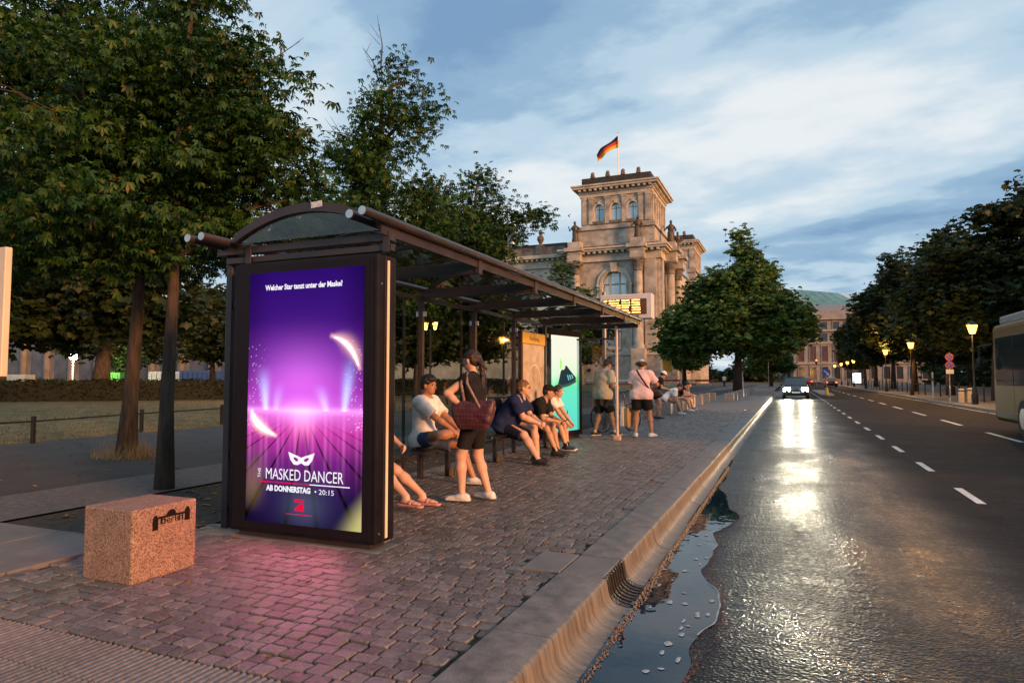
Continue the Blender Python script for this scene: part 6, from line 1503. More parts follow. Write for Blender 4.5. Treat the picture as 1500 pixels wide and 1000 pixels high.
def person(label, loc, rz, q):
    T = thing('person', label, 'person', loc, rz); s = q.get('H', 1.75) / 1.75; w = q.get('w', 1.0); vox = q.get('vox', .009); seed = q.get('seed', 1)
    sk = skin(q.get('skin', (.46, .27, .18)))
    P0 = A3(*q['pelvis']); lean = rx(-rad(q.get('lean', 4))); up2 = rx(-rad(q.get('lean', 4) + q.get('slouch', 0))); yawT = rz_(rad(q.get('twist', 0))); lean = yawT @ lean; up2 = yawT @ up2
    roll = ry_(rad(q.get('roll', 0))); lean = roll @ lean; up2 = roll @ up2
    W = P0 + lean @ A3(0, 0, .20) * s; C = W + up2 @ A3(0, .0, .16) * s; N = C + up2 @ A3(0, 0, .17) * s
    fw = up2 @ A3(0, 1, 0); fl = lean @ A3(0, 1, 0)
    shw = q.get('sh', .175) * s * (1 + (w - 1) * .5); hipw = .088 * s * w
    SH_ = {-1: N + up2 @ A3(-shw, .0, -.055 * s), 1: N + up2 @ A3(shw, .0, -.055 * s)}
    HP = {-1: P0 + yawT @ A3(-hipw, 0, 0), 1: P0 + yawT @ A3(hipw, 0, 0)}
    la, lf, lt, ls = .285 * s, .255 * s, .425 * s, .425 * s
    arms = {}; legs = {}
    for i, sd_ in enumerate((-1, 1)):
        arms[sd_] = ik(SH_[sd_], A3(*q['hands'][i]), la, lf, q.get('epole', ((-.6, -1, -.5), (.6, -1, -.5)))[i])
        legs[sd_] = ik(HP[sd_], A3(*q['feet'][i]), lt, ls, q.get('kpole', ((-.1, 1, .2), (.1, 1, .2)))[i])
    Rh = rz_(rad(q.get('hyaw', 0))) @ rx(-rad(q.get('hpitch', 0))) @ ry_(rad(q.get('hroll', 0)))
    Hc = N + (.35 * up2 + .65 * Rh) @ A3(0, .022, .165) * s; hs = s * q.get('hs', 1.0)
    hp = lambda x, y, z: Hc + Rh @ A3(x, y, z) * hs
    def torso(g=0.0, kk=.06):
        g2 = g
        return [C_(HP[-1] + A3(0, 0, .02), HP[1] + A3(0, 0, .02), .105 * s * w + g, .105 * s * w + g, kk),
                C_(P0 + A3(0, 0, .03), W, .130 * s * w + g2, .125 * s * w + g2 + q.get('belly', 0) * .5, kk, fd=fl, ff=.80 + q.get('belly', 0) * 1.2),
                C_(W + fl * q.get('belly', 0) * .6, C, .128 * s * w + g2 + q.get('belly', 0), .150 * s * w + g2, kk, fd=fw, ff=.78 + q.get('belly', 0)),
                C_(C, N - up2 @ A3(0, 0, .06) * s, .152 * s * w + g2, .095 * s * w + g2, kk, fd=fw, ff=.74),
                C_(SH_[-1], SH_[1], .058 * s + g, .058 * s + g, .05)]
    def arm(sd_, g=0.0): a, b = SH_[sd_], arms[sd_][0]; return C_(a, b, .052 * s * w + g, .040 * s * w + g, .035)
    body = torso()
    body += [C_(N - up2 @ A3(0, 0, .04) * s, Hc + Rh @ A3(0, -.02, -.06) * hs, .062 * s, .052 * s, .04)]
    # head
    body += [E_(hp(0, -.012, .028), (.075 * hs, .094 * hs, .088 * hs), Rh, .03), E_(hp(0, .022, -.035), (.060 * hs, .068 * hs, .083 * hs), Rh, .03), E_(hp(0, .045, -.088), (.038 * hs, .036 * hs, .028 * hs), Rh, .025),
             C_(hp(0, .086, .002), hp(0, .106, -.034), .007 * hs, .0125 * hs, .014), E_(hp(0, .078, .016), (.046 * hs, .018 * hs, .010 * hs), Rh, .015), E_(hp(0, .082, -.064), (.022 * hs, .011 * hs, .009 * hs), Rh, .008)]
    for e in (-1, 1):
        body += [E_(hp(e * .076, -.004, -.012), (.011 * hs, .021 * hs, .032 * hs), Rh, .008)]
        body += [E_(hp(e * .031, .095, -.002), (.017 * hs, .014 * hs, .011 * hs), Rh, .012, op='s')]
    for i, sd_ in enumerate((-1, 1)):
        el, wr = arms[sd_]; body += [arm(sd_), C_(el, el + (wr - el) * .35, .040 * s * w, .041 * s * w, .02), C_(el + (wr - el) * .3, wr, .041 * s * w, .027 * s, .02)]
        # hand with five fingers
        f = nrm(wr - el); hd = q.get('hdir', (None, None))[i]
        if hd is not None: f = nrm(A3(*hd))
        pn = q.get('palm', ((1, 0, -.3), (-1, 0, -.3)))[i]; pn = A3(*pn); pn = nrm(pn - f * (pn @ f)); sdv = np.cross(f, pn)
        if sd_ == 1: sdv = -sdv
        curl = rad(q.get('curl', 28))
        body += [C_(wr, wr + f * .075 * s, .027 * s, .037 * s, .015, fd=pn, ff=.48)]
        for n_, (o_, ln) in enumerate(((.030, .068), (.010, .078), (-.010, .073), (-.029, .056))):
            b0 = wr + f * (.078 - abs(n_ - 1.2) * .004) * s + sdv * o_ * s; d1 = nrm(f * math.cos(curl) + pn * math.sin(curl)); d2 = nrm(f * math.cos(curl * 2.3) + pn * math.sin(curl * 2.3)); b1 = b0 + d1 * ln * .52 * s; b2 = b1 + d2 * ln * .48 * s
            body += [C_(b0, b1, .0095 * s, .0088 * s, .007), C_(b1, b2, .0088 * s, .0072 * s, .006)]
        t0 = wr + f * .025 * s + sdv * .026 * s; t1 = t0 + nrm(f * .7 + sdv * .7 + pn * .2) * .042 * s; t2 = t1 + nrm(f * .9 + sdv * .25 + pn * .35) * .034 * s
        body += [C_(t0, t1, .0125 * s, .0105 * s, .012), C_(t1, t2, .0105 * s, .008 * s, .006)]
    toe = {}
    for i, sd_ in enumerate((-1, 1)):
        kn, an = legs[sd_]; h = HP[sd_]; lw = q.get('lw', 1.0) * (1 + (w - 1) * .6)
        body += [C_(h, kn, .088 * s * lw, .056 * s * lw, .04), C_(kn, kn + (an - kn) * .33, .053 * s * lw, .057 * s * lw, .03), C_(kn + (an - kn) * .30, an, .057 * s * lw, .036 * s * lw, .03)]
        fd_ = nrm(A3(*q['toes'][i])); toe[sd_] = fd_; side = nrm(np.cross(fd_, A3(0, 0, 1))); upf = np.cross(side, fd_)
        sole = an - upf * .075 * s
        body += [C_(an - upf * .03 * s - fd_ * .02 * s, sole + fd_ * .03 * s + upf * .02, .036 * s, .030 * s, .03), C_(sole - fd_ * .045 * s + upf * .022 * s, sole + fd_ * .12 * s + upf * .018 * s, .032 * s, .030 * s, .03, fd=upf, ff=.62), C_(sole + fd_ * .11 * s + upf * .016 * s, sole + fd_ * .165 * s + upf * .012 * s, .034 * s, .026 * s, .02, fd=upf, ff=.45)]
    V, F = sdf_mesh(body, vox); B = np_mesh('body', V, F, sk, T, smooth=True)
    def child(name, prims, m, noise=0.0, nf=30, clips=(), vx=None, parent=None):
        V, F = sdf_mesh(prims, vx or vox, clips, noise, nf, seed)
        if len(F) == 0: return None
        return np_mesh(name, V, F, m, parent or T, smooth=True)
    # shirt -------------------------------------------------------------
    if 'shirt' in q:
        sc = q['shirt']; g = sc.get('g', .016); hem = P0 + lean @ A3(0, 0, sc.get('hem', -.02)) * s; pr = torso(g, .06)
        for sd_ in (-1, 1):
            a, b = SH_[sd_], arms[sd_][0]; sl = sc.get('sleeve', .68)
            if sl > 0: pr += [C_(a, a + (b - a) * sl, .062 * s * w + g * .8, .056 * s * w + g * 1.1, .035, cb=True)]
            else: pr += [C_(a, a + (b - a) * .08, .056 * s * w + g * .3, .050 * s * w + g * .3, .02, cb=True)]
            if sl > 1:
                wr = arms[sd_][1]; pr += [C_(a, b, .062 * s * w + g * .8, .05 * s * w + g, .035), C_(b, b + (wr - b) * .95, .05 * s * w + g, .038 * s + g * .5, .03, cb=True)]
        if sc.get('hem', -.02) < -.03: pr += [C_(HP[-1] + A3(0, 0, .0), HP[1] + A3(0, 0, .0), .132 * s * w + g, .132 * s * w + g, .07)]
        nk = N + up2 @ A3(0, .035, .035) * s; pr += [E_(nk, (.064 * s, .066 * s, .06 * s), up2, .015, op='s')]
        dn = lean @ A3(0, 0, -1); child('shirt', pr, sc['m'], .0068, 22, [(hem, dn)])
    # shorts / trousers -----------------------------------------------------
    if 'legwear' in q:
        lc = q['legwear']; g = lc.get('g', .018); ln = lc.get('len', .8); top = P0 + lean @ A3(0, 0, lc.get('top', .10)) * s; pr = [p for p in torso(min(g * .5, .008))[:2]]
        for sd_ in (-1, 1):
            kn, an = legs[sd_]; h = HP[sd_]; lw = q.get('lw', 1.0) * (1 + (w - 1) * .6)
            if ln <= 1: pr += [C_(h, h + (kn - h) * ln, .094 * s * lw + g, (.094 - .034 * ln) * s * lw + g * lc.get('flare', 1.4), .05, cb=True)]
            else: pr += [C_(h, kn, .094 * s * lw + g, .060 * s * lw + g, .05), C_(kn, kn + (an - kn) * (ln - 1), .060 * s * lw + g, .045 * s * lw + g, .03, cb=True)]
        child('shorts' if ln <= 1 else 'trousers', pr, lc['m'], .0035, 20, [(top, lean @ A3(0, 0, 1))])
    # footwear -------------------------------------------------------------------
    for i, sd_ in enumerate((-1, 1)):
        kn, an = legs[sd_]; fd_ = toe[sd_]; side = nrm(np.cross(fd_, A3(0, 0, 1))); upf = np.cross(side, fd_); sole = an - upf * .08 * s
        if 'sock' in q: child('sock', [C_(an - upf * .03, an + nrm(kn - an) * q['sock'][1], .042 * s, .042 * s * q.get('lw', 1.0) * (1 + (w - 1) * .4), .01, cb=True)], q['sock'][0])
        if 'shoe' in q:
            m_sh, m_so = q['shoe']; pr = [C_(sole - fd_ * .055 * s + upf * .04, sole + fd_ * .02 * s + upf * .045 * s, .044 * s, .046 * s, .03), C_(sole + upf * .045 * s, sole + fd_ * .155 * s + upf * .024 * s, .048 * s, .037 * s, .03, fd=upf, ff=.75), C_(an - upf * .045 * s - fd_ * .02 * s, an - upf * .01 * s - fd_ * .012 * s, .046 * s, .045 * s, .02, cb=True)]
            sh_ = child('shoe', pr, m_sh, .001, 60, [(sole + upf * .012, -upf)])
            child('sole', [C_(sole - fd_ * .06 * s + upf * .014, sole + fd_ * .165 * s + upf * .014, .049 * s, .044 * s, .01)], m_so, 0, 30, [(sole + upf * .028, upf), (sole + upf * .002, -upf)], parent=sh_)
        if 'sandal' in q:
            so = child('sandal', [C_(sole - fd_ * .07 * s, sole + fd_ * .18 * s, .050 * s, .046 * s, .01)], q['sandal'], 0, 30, [(sole + upf * .006, upf), (sole - upf * .022, -upf)])
            if so is not None: child('strap', [C_(sole + fd_ * .05 * s + upf * .02, sole + fd_ * .085 * s + upf * .018, .045 * s, .044 * s, .01, fd=upf, ff=.72, ca=True, cb=True)], q['sandal'], parent=so)
    # hair, eyes, hats --------------------------------------------------------------
    if 'hair' in q:
        hc, st = q['hair']; mh = mat('hair_%d_%d' % (int(hc[0] * 1e4), int(hc[1] * 1e4)), hc, .45, var=.4, scale=60, bump=.6, bscale=120, stretch=(1, 1, .25))
        vol = q.get('hvol', 1.0)
        pr = [E_(hp(0, -.018, .042), (.083 * hs * vol, .100 * hs * vol, .086 * hs * vol), Rh, .02)]
        if st in ('short', 'fringe'): pr += [E_(hp(0, -.06, -.01), (.070 * hs, .052 * hs, .062 * hs), Rh, .03)]
        if st == 'fringe': pr += [E_(hp(.01, .062, .075), (.062 * hs, .040 * hs, .034 * hs), Rh, .02), E_(hp(0, .0, .10), (.07 * hs, .07 * hs, .035 * hs), Rh, .02)]
        if st in ('pony', 'long', 'bun'): pr += [E_(hp(0, -.055, -.01), (.074 * hs, .060 * hs, .078 * hs), Rh, .03)]
        if st == 'pony':
            k0, k1, k2 = hp(0, -.11, .03), hp(.0, -.150, -.07), hp(.0, -.135, -.34); pr += [E_(hp(0, -.10, .03), (.035 * hs, .035 * hs, .035 * hs), Rh, .02), C_(k0, k1, .026 * hs, .036 * hs, .02, ), C_(k1, k2, .036 * hs, .016 * hs, .02)]
        if st == 'long': pr += [C_(hp(.05, -.05, -.06), hp(.05, -.06, -.22), .045 * hs, .035 * hs, .03), C_(hp(-.05, -.05, -.06), hp(-.05, -.06, -.22), .045 * hs, .035 * hs, .03)]
        pr += [E_(hp(0, .100, -.045), (.080 * hs, .072 * hs, .088 * hs), Rh, .012, op='s')]
        for e in (-1, 1): pr += [E_(hp(e * .085, .005, -.03), (.020 * hs, .026 * hs, .036 * hs), Rh, .01, op='s')]
        child('hair', pr, mh, .0040, 75, [(hp(0, 0, -.075 if st in ('short', 'fringe') else -.5), Rh @ A3(0, 0, -1))])
        for e in (-1, 1):
            child('eyebrow', [C_(hp(e * .018, .094, .020), hp(e * .046, .083, .021), .0042 * hs, .0035 * hs, .005)], mh, vx=.004)
            child('eye', [E_(hp(e * .031, .079, -.003), (.0135 * hs, .011 * hs, .0085 * hs), Rh, .005)], mat('eye_dark', (.03, .02, .015), .15), vx=.004)
        child('lips', [E_(hp(0, .0885, -.064), (.022 * hs, .0055 * hs, .0065 * hs), Rh, .004)], mat('lips_tone', (.36, .13, .10), .45), vx=.004)
        if q.get('beard'): child('beard', [E_(hp(0, .042, -.080), (.050 * hs, .046 * hs, .040 * hs), Rh, .02), E_(hp(0, .088, -.058), (.03 * hs, .010 * hs, .006 * hs), Rh, .01), E_(hp(0, .098, -.064), (.018 * hs, .02 * hs, .006 * hs), Rh, .005, op='s')], mh, .002, 80)
    if 'cap' in q:
        mc_, kind = q['cap']; c0 = hp(0, -.012, .045)
        pr = [E_(c0, (.088 * hs, .108 * hs, .092 * hs), Rh, .02)]; o = child('cap', pr, mc_, 0, 30, [(hp(0, 0, .035), Rh @ A3(0, 0, -1))])
        br = {'cap': [E_(hp(0, .105, .040), (.078 * hs, .085 * hs, .012 * hs), Rh, .01)], 'back': [E_(hp(0, -.115, .035), (.07 * hs, .07 * hs, .012 * hs), Rh, .01)], 'bucket': [E_(hp(0, -.01, .030), (.142 * hs, .158 * hs, .030 * hs), Rh, .01)], 'helmet': []}[kind]
        if br: child('brim', br, q.get('brim', mc_), parent=o, vx=min(vox, .010))
    if q.get('glasses'):
        for e in (-1, 1):
            pts = [Vector(hp(e * .031 + .024 * math.cos(t), .102 - abs(e * .031 + .024 * math.cos(t)) * .15, -.004 + .018 * math.sin(t))) for t in np.linspace(0, 6.283, 15)]
            MB().tube(pts, .0028, 5, cap=False).tube([Vector(hp(e * .055, .095, .0)), Vector(hp(e * .080, .0, .002))], .0026, 5).build('glasses', m_lampk, T, world=False)
    q['_'] = dict(N=N, C=C, W=W, P0=P0, up2=up2, lean=lean, SH=SH_, arms=arms, hp=hp, fw=fw); T['_x'] = 0; del T['_x']
    return T
m_wtee = cloth('white_tee', (.76, .72, .72)); m_blk = cloth('black_cloth', (.014, .013, .015), .3); m_navy = cloth('navy_polo', (.014, .022, .075), .2); m_navys = cloth('navy_shorts', (.012, .014, .032), .3); m_denim = cloth('denim', (.055, .075, .15), .3); m_pink = cloth('pink_tee', (.70, .50, .53)); m_grey = cloth('grey_cloth', (.16, .15, .15), .2)
m_wsh = mat('white_leather', (.66, .62, .60), .45, var=.1); m_wso = mat('white_rubber', (.6, .56, .53), .6, var=.12); m_bsh = mat('black_shoe', (.018, .016, .016), .5, var=.3)
br_h = (.030, .016, .010); bk_h = (.010, .008, .007); gi_h = (.17, .075, .030)
FX, FY_ = -math.pi / 2, 0.0          # facing the road / facing along it
S0 = .55
# 1 the pair of bare legs behind the poster case
person('seated person in black shorts and pink sandals mostly hidden by the lit poster', (-4.30, 6.10, 0), FX, dict(H=1.68, pelvis=(0, 0, .545), lean=10, slouch=8, hands=((-.16, .36, .62), (.16, .34, .62)), feet=((-.10, .70, .095), (.26, .78, .095)), toes=((0, 1, 0), (.15, 1, 0)), hair=(br_h, 'long'), skin=(.60, .36, .27), shirt=dict(m=m_blk, sleeve=0), legwear=dict(m=m_blk, len=.55), sandal=mat('pink_sandal', (.50, .24, .24), .5), hyaw=-20, seed=2))
# 2 young man in the white tee
q2 = dict(H=1.78, pelvis=(0, 0, .56), lean=-8, slouch=16, hands=((-.06, .50, .66), (.09, .47, .69)), feet=((-.17, .60, .095), (-.06, .52, .66)), toes=((0, 1, 0), (-.75, .30, -.35)), kpole=((-.15, 1, .4), (1.0, .55, .2)), hair=(bk_h, 'fringe'), hvol=1.05, skin=(.36, .17, .10), shirt=dict(m=m_wtee, g=.024, sleeve=.8, hem=-.07), legwear=dict(m=m_denim, len=.74, g=.022), shoe=(m_wsh, m_wso), hyaw=-8, hpitch=2, seed=3, palm=((0, .2, -1), (0, .2, -1)), curl=38)
person('seated young man with black hair in white tee and denim shorts, ankle on knee', (-4.30, 7.42, 0), FX, q2)
# 3 standing woman with the plum bag
q3 = dict(H=1.67, pelvis=(0, 0, .885), lean=2, slouch=2, sh=.160, hands=((-.27, .02, 1.03), (.16, .24, 1.02)), epole=((-.5, 1, -.5), (.8, -1, -.3)), feet=((-.13, .10, .095), (.12, -.10, .095)), toes=((-.15, 1, 0), (.25, 1, 0)), hair=((.028, .012, .010), 'pony'), hyaw=-6, hpitch=5, skin=(.58, .34, .25), shirt=dict(m=m_blk, g=.014, sleeve=.35, hem=-.06), legwear=dict(m=m_blk, len=.78, g=.008, flare=1.0), shoe=(m_wsh, m_wso), lw=1.06, seed=4, palm=((1, 0, 0), (-1, 0, 0)), vox=.0085)
W3 = person('standing woman with ponytail in black top and cycling shorts, white sneakers', (-3.20, 6.62, 0), math.pi / 2, q3)
# 4 big man in the navy polo
q4 = dict(H=1.80, w=1.22, belly=.05, pelvis=(0, 0, .57), lean=24, slouch=12, hands=((-.03, .60, .64), (.05, .60, .63)), hdir=((.4, 1, -.3), (-.4, 1, -.3)), feet=((-.16, .50, .095), (.24, .66, .095)), toes=((-.1, 1, 0), (.2, 1, 0)), kpole=((-.2, 1, .5), (.3, 1, .5)), hair=(gi_h, 'short'), glasses=True, hyaw=12, hpitch=-2, skin=(.58, .30, .21), shirt=dict(m=m_navy, g=.022, sleeve=.78, hem=-.06), legwear=dict(m=m_navys, len=.95, g=.03), sock=(m_blk, .16), shoe=(m_bsh, m_bsh), seed=5, curl=45, palm=((1, 0, -.4), (-1, 0, -.4)))
person('heavy seated man with ginger hair and glasses in navy polo and dark shorts', (-4.28, 9.95, 0), FX, q4)
# 5 black cap
q5 = dict(H=1.74, pelvis=(0, 0, .555), lean=30, slouch=14, hands=((-.02, .62, .60), (.07, .58, .60)), feet=((-.14, .52, .095), (.14, .58, .095)), toes=((0, 1, 0), (.1, 1, 0)), kpole=((-.2, 1, .5), (.2, 1, .5)), hair=(bk_h, 'short'), cap=(m_blk, 'cap'), hyaw=16, hpitch=10, skin=(.44, .25, .16), shirt=dict(m=m_blk, g=.02, sleeve=.75, hem=-.05), legwear=dict(m=m_blk, len=.98, g=.03), sock=(m_blk, .16), shoe=(m_bsh, m_bsh), seed=6, vox=.010, curl=40)
person('seated person all in black with a black cap bending over a phone', (-4.28, 10.95, 0), FX, q5)
# 6 girl
q6 = dict(H=1.62, pelvis=(0, 0, .55), sh=.15, lean=26, slouch=10, hands=((-.06, .55, .50), (.10, .52, .52)), feet=((-.08, .46, .095), (.12, .50, .095)), toes=((0, 1, 0), (.1, 1, 0)), kpole=((-.1, 1, .5), (.2, 1, .5)), hair=((.025, .014, .010), 'bun'), hyaw=-20, hpitch=4, skin=(.52, .30, .20), shirt=dict(m=m_wtee, g=.016, sleeve=.6, hem=-.03), legwear=dict(m=m_blk, len=.45, g=.018, top=.2), sock=(m_blk, .08), shoe=(m_bsh, m_wso), seed=7, vox=.010)
person('seated girl in white tee with dark hair tied back beside the mint green screen', (-4.28, 11.75, 0), FX, q6)
# 7 man behind the glass
q7 = dict(H=1.82, w=1.08, pelvis=(0, 0, .955), lean=4, slouch=10, hands=((-.16, .30, 1.18), (.17, .32, 1.14)), feet=((-.14, -.12, .095), (.17, .22, .095)), toes=((-.1, 1, 0), (.25, 1, 0)), hair=(bk_h, 'short'), cap=(cloth('wine_cap', (.05, .015, .018)), 'cap'), hpitch=22, hyaw=-10, skin=(.46, .26, .18), shirt=dict(m=cloth('cream_tee', (.60, .52, .46)), g=.03, sleeve=.8, hem=-.10), legwear=dict(m=m_blk, len=.92, g=.035), sock=(m_wtee, .05), shoe=(m_bsh, m_wso), seed=8, vox=.011)
person('man in cream shirt and wine red cap standing behind the end glass of the shelter', (-4.0, 15.0, 0), -.55, q7)
# 8 man in pink
q8 = dict(H=1.80, w=1.05, pelvis=(0, 0, .945), lean=3, slouch=8, hands=((-.27, .06, .80), (.20, .28, 1.08)), epole=((-.9, -1, 0), (1, -.6, -.2)), feet=((-.14, -.02, .095), (.22, .03, .095)), toes=((-.25, 1, 0), (.55, 1, 0)), hair=(bk_h, 'short'), cap=(mat('pale_hat', (.5, .48, .5), .8, var=.1), 'bucket'), brim=m_grey, hpitch=20, hyaw=8, skin=(.40, .21, .13), shirt=dict(m=m_pink, g=.03, sleeve=.78, hem=-.09), legwear=dict(m=m_blk, len=.74, g=.032), shoe=(m_wsh, m_wso), seed=9, vox=.011)
person('man in pink tee, black shorts and pale hat seen from behind, with shoulder strap', (-3.12, 15.15, 0), .10, q8)
# 9 woman in black with the white hat
q9 = dict(H=1.64, pelvis=(0, 0, .87), sh=.155, lean=16, slouch=10, hands=((-.10, .38, .96), (.12, .38, .98)), feet=((-.09, -.03, .095), (.11, .08, .095)), toes=((0, 1, 0), (.1, 1, 0)), hair=((.02, .012, .01), 'bun'), cap=(mat('white_hat', (.66, .64, .64), .8, var=.1), 'bucket'), hpitch=30, skin=(.48, .28, .19), shirt=dict(m=m_blk, g=.02, sleeve=.6, hem=-.1), legwear=dict(m=m_blk, len=.5, g=.03), shoe=(m_bsh, m_bsh), seed=10, vox=.013)
person('woman in black with a white sun hat bending her head over a bag', (-4.05, 21.9, 0), -1.2, q9)
# 10-12 sitting on the blocks
q10 = dict(H=1.78, pelvis=(0, 0, .565), lean=38, slouch=18, hands=((-.05, .58, .62), (.07, .56, .62)), feet=((-.12, .48, .095), (.14, .56, .095)), toes=((0, 1, 0), (.1, 1, 0)), kpole=((-.2, 1, .5), (.2, 1, .5)), hair=(bk_h, 'short'), hpitch=34, skin=(.46, .26, .18), shirt=dict(m=m_wtee, g=.024, sleeve=.75, hem=-.06), legwear=dict(m=m_grey, len=.85, g=.03), shoe=(m_wsh, m_wso), seed=11, vox=.014)
person('man in white shirt hunched forward on a granite block', (-4.22, 24.8, 0), FX + .1, q10)
q11 = dict(H=1.66, pelvis=(0, 0, .56), lean=28, slouch=16, hands=((-.05, .55, .68), (.07, .53, .66)), feet=((-.10, .46, .095), (.12, .52, .095)), toes=((0, 1, 0), (.1, 1, 0)), kpole=((-.2, 1, .5), (.2, 1, .5)), hair=(bk_h, 'short'), hvol=1.06, hpitch=24, skin=(.46, .27, .19), shirt=dict(m=m_blk, g=.02, sleeve=0, hem=-.05), legwear=dict(m=cloth('tan_shorts', (.24, .17, .11)), len=.7, g=.025), shoe=(m_wsh, m_wso), seed=12, vox=.015)
person('boy with black hair and black vest sitting on a granite block', (-4.18, 27.4, 0), FX, q11)
q12 = dict(H=1.50, pelvis=(0, 0, .55), sh=.145, lean=22, slouch=14, hands=((-.05, .48, .62), (.07, .46, .62)), feet=((-.08, .42, .095), (.10, .46, .095)), toes=((0, 1, 0), (.1, 1, 0)), kpole=((-.2, 1, .5), (.2, 1, .5)), hair=((.03, .018, .012), 'short'), hpitch=18, skin=(.48, .28, .20), shirt=dict(m=cloth('blue_tee', (.10, .12, .2)), g=.02, sleeve=.6, hem=-.05), legwear=dict(m=cloth('khaki_shorts', (.20, .15, .10)), len=.8, g=.025), shoe=(mat('blue_shoe', (.03, .05, .14), .5), m_wso), seed=13, vox=.015)
person('child in blue tee and blue shoes sitting on a granite block', (-4.18, 28.7, 0), FX, q12)
q13 = dict(H=1.76, pelvis=(0, 0, .93), lean=3, hands=((-.24, .1, .85), (.24, .05, .85)), feet=((-.1, -.2, .095), (.1, .2, .095)), toes=((0, 1, 0), (0, 1, 0)), hair=(bk_h, 'short'), skin=(.46, .28, .2), shirt=dict(m=m_wtee, g=.02), legwear=dict(m=cloth('blue_jeans', (.04, .06, .14)), len=1.95, g=.02), shoe=(m_bsh, m_bsh), seed=14, vox=.022)
person('distant walker in white top and blue jeans under the lindens', (-8.6, 100, 0), .3, q13)
# ------------------------------------------------------------------ what they carry
def wrap_strap(pts, w, th, m, name, parent): 
    mb = MB(); pts = [Vector(p) for p in pts]
    for i in range(len(pts) - 1): mb.bar(pts[i], pts[i + 1] + (pts[i + 1] - pts[i]).normalized() * .004, w, th, up=(1, 0, 0) if abs((pts[i + 1] - pts[i]).normalized().x) < .8 else (0, 1, 0))
    return mb.build(name, m, parent, world=False)
def quilt_mat():
    m, t, b, o = newmat('plum_quilt'); nd, lk = t.nodes, t.links; tcn = nd.new('ShaderNodeTexCoord'); mp_ = nd.new('ShaderNodeMapping'); lk.new(tcn.outputs['Object'], mp_.inputs[0]); mp_.inputs['Rotation'].default_value = (0, rad(45), 0)
    ck = nd.new('ShaderNodeTexChecker'); ck.inputs['Scale'].default_value = 34; lk.new(mp_.outputs[0], ck.inputs[0]); ck.inputs[1].default_value = (.060, .018, .026, 1); ck.inputs[2].default_value = (.10, .034, .044, 1); lk.new(ck.outputs[0], b.inputs['Base Color'])
    bp = nd.new('ShaderNodeBump'); bp.inputs['Strength'].default_value = .4; bp.inputs['Distance'].default_value = .01; lk.new(ck.outputs[1], bp.inputs['Height']); lk.new(bp.outputs[0], b.inputs['Normal']); b.inputs['Roughness'].default_value = .45
    return m
HB = thing('shoulder_bag', 'large plum quilted shoulder bag hanging at the standing woman\'s side', 'bag', (-3.10, 6.355, .80))
V, F = sdf_mesh([C_((-.18 - .1 * t, 0, .045 + .27 * t), (.18 + .1 * t, 0, .045 + .285 * t + .02 * t), .045 + .03 * math.sin(math.pi * t) - .012 * t, .045 + .03 * math.sin(math.pi * t) - .012 * t, .04) for t in (0, .2, .4, .6, .8, 1)], .009, (), .004, 26); V = V * np.array([.80, .9, .84]); np_mesh('bag_body', V, F, quilt_mat(), HB, smooth=True)
sx_ = HB.location
SHp = Matrix.Rotation(math.pi / 2, 4, 'Z') @ Vector(q3['_']['SH'][-1]) + Vector((-3.20, 6.62, 0))
tp_ = SHp + Vector((0, -.01, .072)) - Vector(sx_)
m_strap = mat('plaid_strap', (.20, .12, .12), .7, var=.6, scale=40, c2=(.32, .22, .22))
for dx_, yy_ in ((.10, -.055), (-.10, .02)): MB().tube([(dx_, yy_ * .8, .235), (tp_.x + dx_ * .35, tp_.y - .075, tp_.z - .12), (tp_.x + dx_ * .15, tp_.y - .02, tp_.z)], [.014, .017, .016], 8).build('strap', m_strap, HB, world=False, smooth=True)
# backpack of the man in navy
BP = thing('backpack', 'small dark backpack with pale strap on the heavy man in navy', 'backpack', (-4.56, 9.95, .62))
V, F = sdf_mesh([E_((0, 0, .22), (.10, .17, .22), None, .05), E_((-.07, 0, .14), (.06, .13, .12), None, .04)], .010, (), .003, 25)
V = V @ np.array(Matrix.Rotation(rad(24), 3, 'Y')).T; np_mesh('pack_body', V, F, cloth('pack_black', (.03, .03, .035), .3), BP, smooth=True)
rot4 = Matrix.Rotation(FX, 4, 'Z')
for sd_ in (-1, 1):
    sp_ = rot4 @ Vector(q4['_']['SH'][sd_]) + Vector((-4.28, 9.95, 0)) - Vector(BP.location); f4 = rot4 @ Vector(q4['_']['fw']); yk = -1 if sp_.y < 0 else 1
    MB().tube([(.02, yk * .10, .40), (sp_.x - .05, sp_.y * .80, sp_.z + .07), (sp_.x + .05, sp_.y * .82, sp_.z + .075), (sp_.x + .12, sp_.y * .86, sp_.z - .03)], .022, 8).build('strap', mat('pale_strap', (.30, .24, .18), .8), BP, world=False, smooth=True)
# cross-body strap and pouch, carrier bags of the man in pink
r8 = Matrix.Rotation(.10, 4, 'Z'); L8 = Vector((-3.12, 15.15, 0)); N8 = q8['_']['N']; P8 = q8['_']['P0']
CB = thing('crossbody_bag', 'black cross-body strap and pouch worn by the man in pink', 'bag', L8 + Vector((.19, -.02, .98)))
pts = []
for t in np.linspace(0, 1, 9):
    p = np.array([-.10, -.02, N8[2] + .045]) * (1 - t) + np.array([.205, .0, P8[2] + .12]) * t; bulge = math.sin(math.pi * t) ** .6
    pts.append(r8 @ Vector((p[0], p[1] - .155 * bulge + .0, p[2])) + L8 - Vector(CB.location))
mb = MB()
for i in range(8): mb.bar(pts[i], pts[i + 1], .035, .012, up=(0, 1, 0))
mb.build('strap', m_blk, CB, world=False); V, F = sdf_mesh([E_((0.02, .06, 0), (.055, .11, .09), None, .04)], .012); np_mesh('pouch', V, F, m_blk, CB, smooth=True)
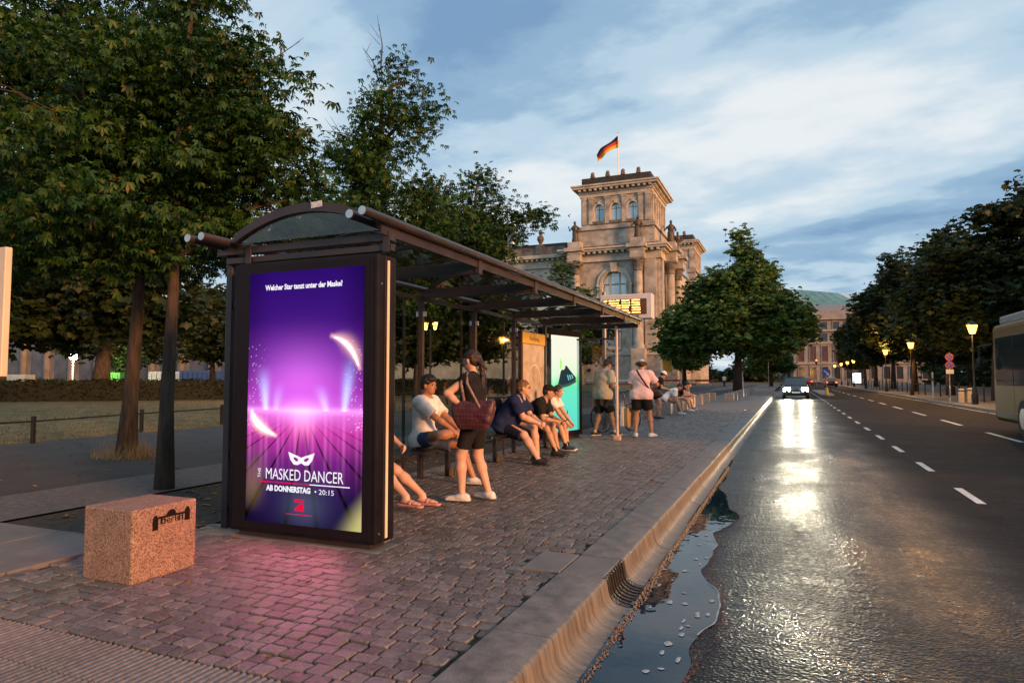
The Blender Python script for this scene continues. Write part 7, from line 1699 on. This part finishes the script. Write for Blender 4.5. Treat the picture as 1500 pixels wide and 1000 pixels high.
def carrier(loc, rz, w, h, d, m, label):
    b = thing('carrier_bag', label, 'bag', loc, rz); MB().add([(-w / 2, -d / 2, 0), (w / 2, -d / 2, 0), (w / 2, d / 2, 0), (-w / 2, d / 2, 0), (-w / 2 * .96, -d / 2 * .6, h), (w / 2 * .96, -d / 2 * .6, h), (w / 2 * .96, d / 2 * .6, h), (-w / 2 * .96, d / 2 * .6, h)], [(3, 2, 1, 0), (0, 1, 5, 4), (1, 2, 6, 5), (2, 3, 7, 6), (3, 0, 4, 7), (4, 5, 6, 7)]).build('bag_body', m, b, world=False, bevel=.008)
    for s in (-1, 1): MB().tube([(-w * .22, s * d * .28, h), (-w * .12, s * d * .12, h + .14), (w * .12, s * d * .12, h + .14), (w * .22, s * d * .28, h)], .006, 6).build('handle', m, b, world=False)
hw = r8 @ Vector(q8['_']['arms'][-1][1]) + L8
carrier((hw.x - .03, hw.y + .04, hw.z - .66), 1.2, .30, .44, .11, mat('kraft_paper', (.40, .24, .11), .7, var=.15), 'brown paper carrier bag held by the man in pink')
carrier((hw.x - .17, hw.y + .02, hw.z - .64), 1.5, .28, .44, .09, mat('white_paper', (.58, .55, .52), .6, var=.1), 'white carrier bag held by the man in pink')
HB9 = thing('handbag', 'brown leather handbag carried by the woman with the white hat', 'bag', (-3.95, 21.62, .74)); V, F = sdf_mesh([E_((0, 0, .12), (.17, .07, .12), None, .04), C_((-.14, 0, .05), (.14, 0, .05), .055, .055, .03)], .014); np_mesh('bag_body', V, F, mat('brown_leather', (.06, .03, .022), .45, var=.3), HB9, smooth=True)
MB().tube([(-.13, 0, .2), (-.08, .08, .42), (.0, .12, .60), (.1, .06, .42), (.13, 0, .2)], .009, 6).build('strap', mat('brown_leather', (.06, .03, .022), .45, var=.3), HB9, world=False)
ph = thing('phone', 'small dark phone in the hands of the person in the black cap', 'phone', rot4 @ Vector((.02, .70, .60)) + Vector((-4.28, 10.95, 0))); MB().cbox((0, 0, 0), (.15, .075, .009), Matrix.Rotation(rad(-30), 3, 'Y')).build('case', m_black, ph, world=False, bevel=.003); MB().cbox((-.002, 0, .006), (.135, .066, .002), Matrix.Rotation(rad(-30), 3, 'Y')).build('screen', m_cglass, ph, world=False)
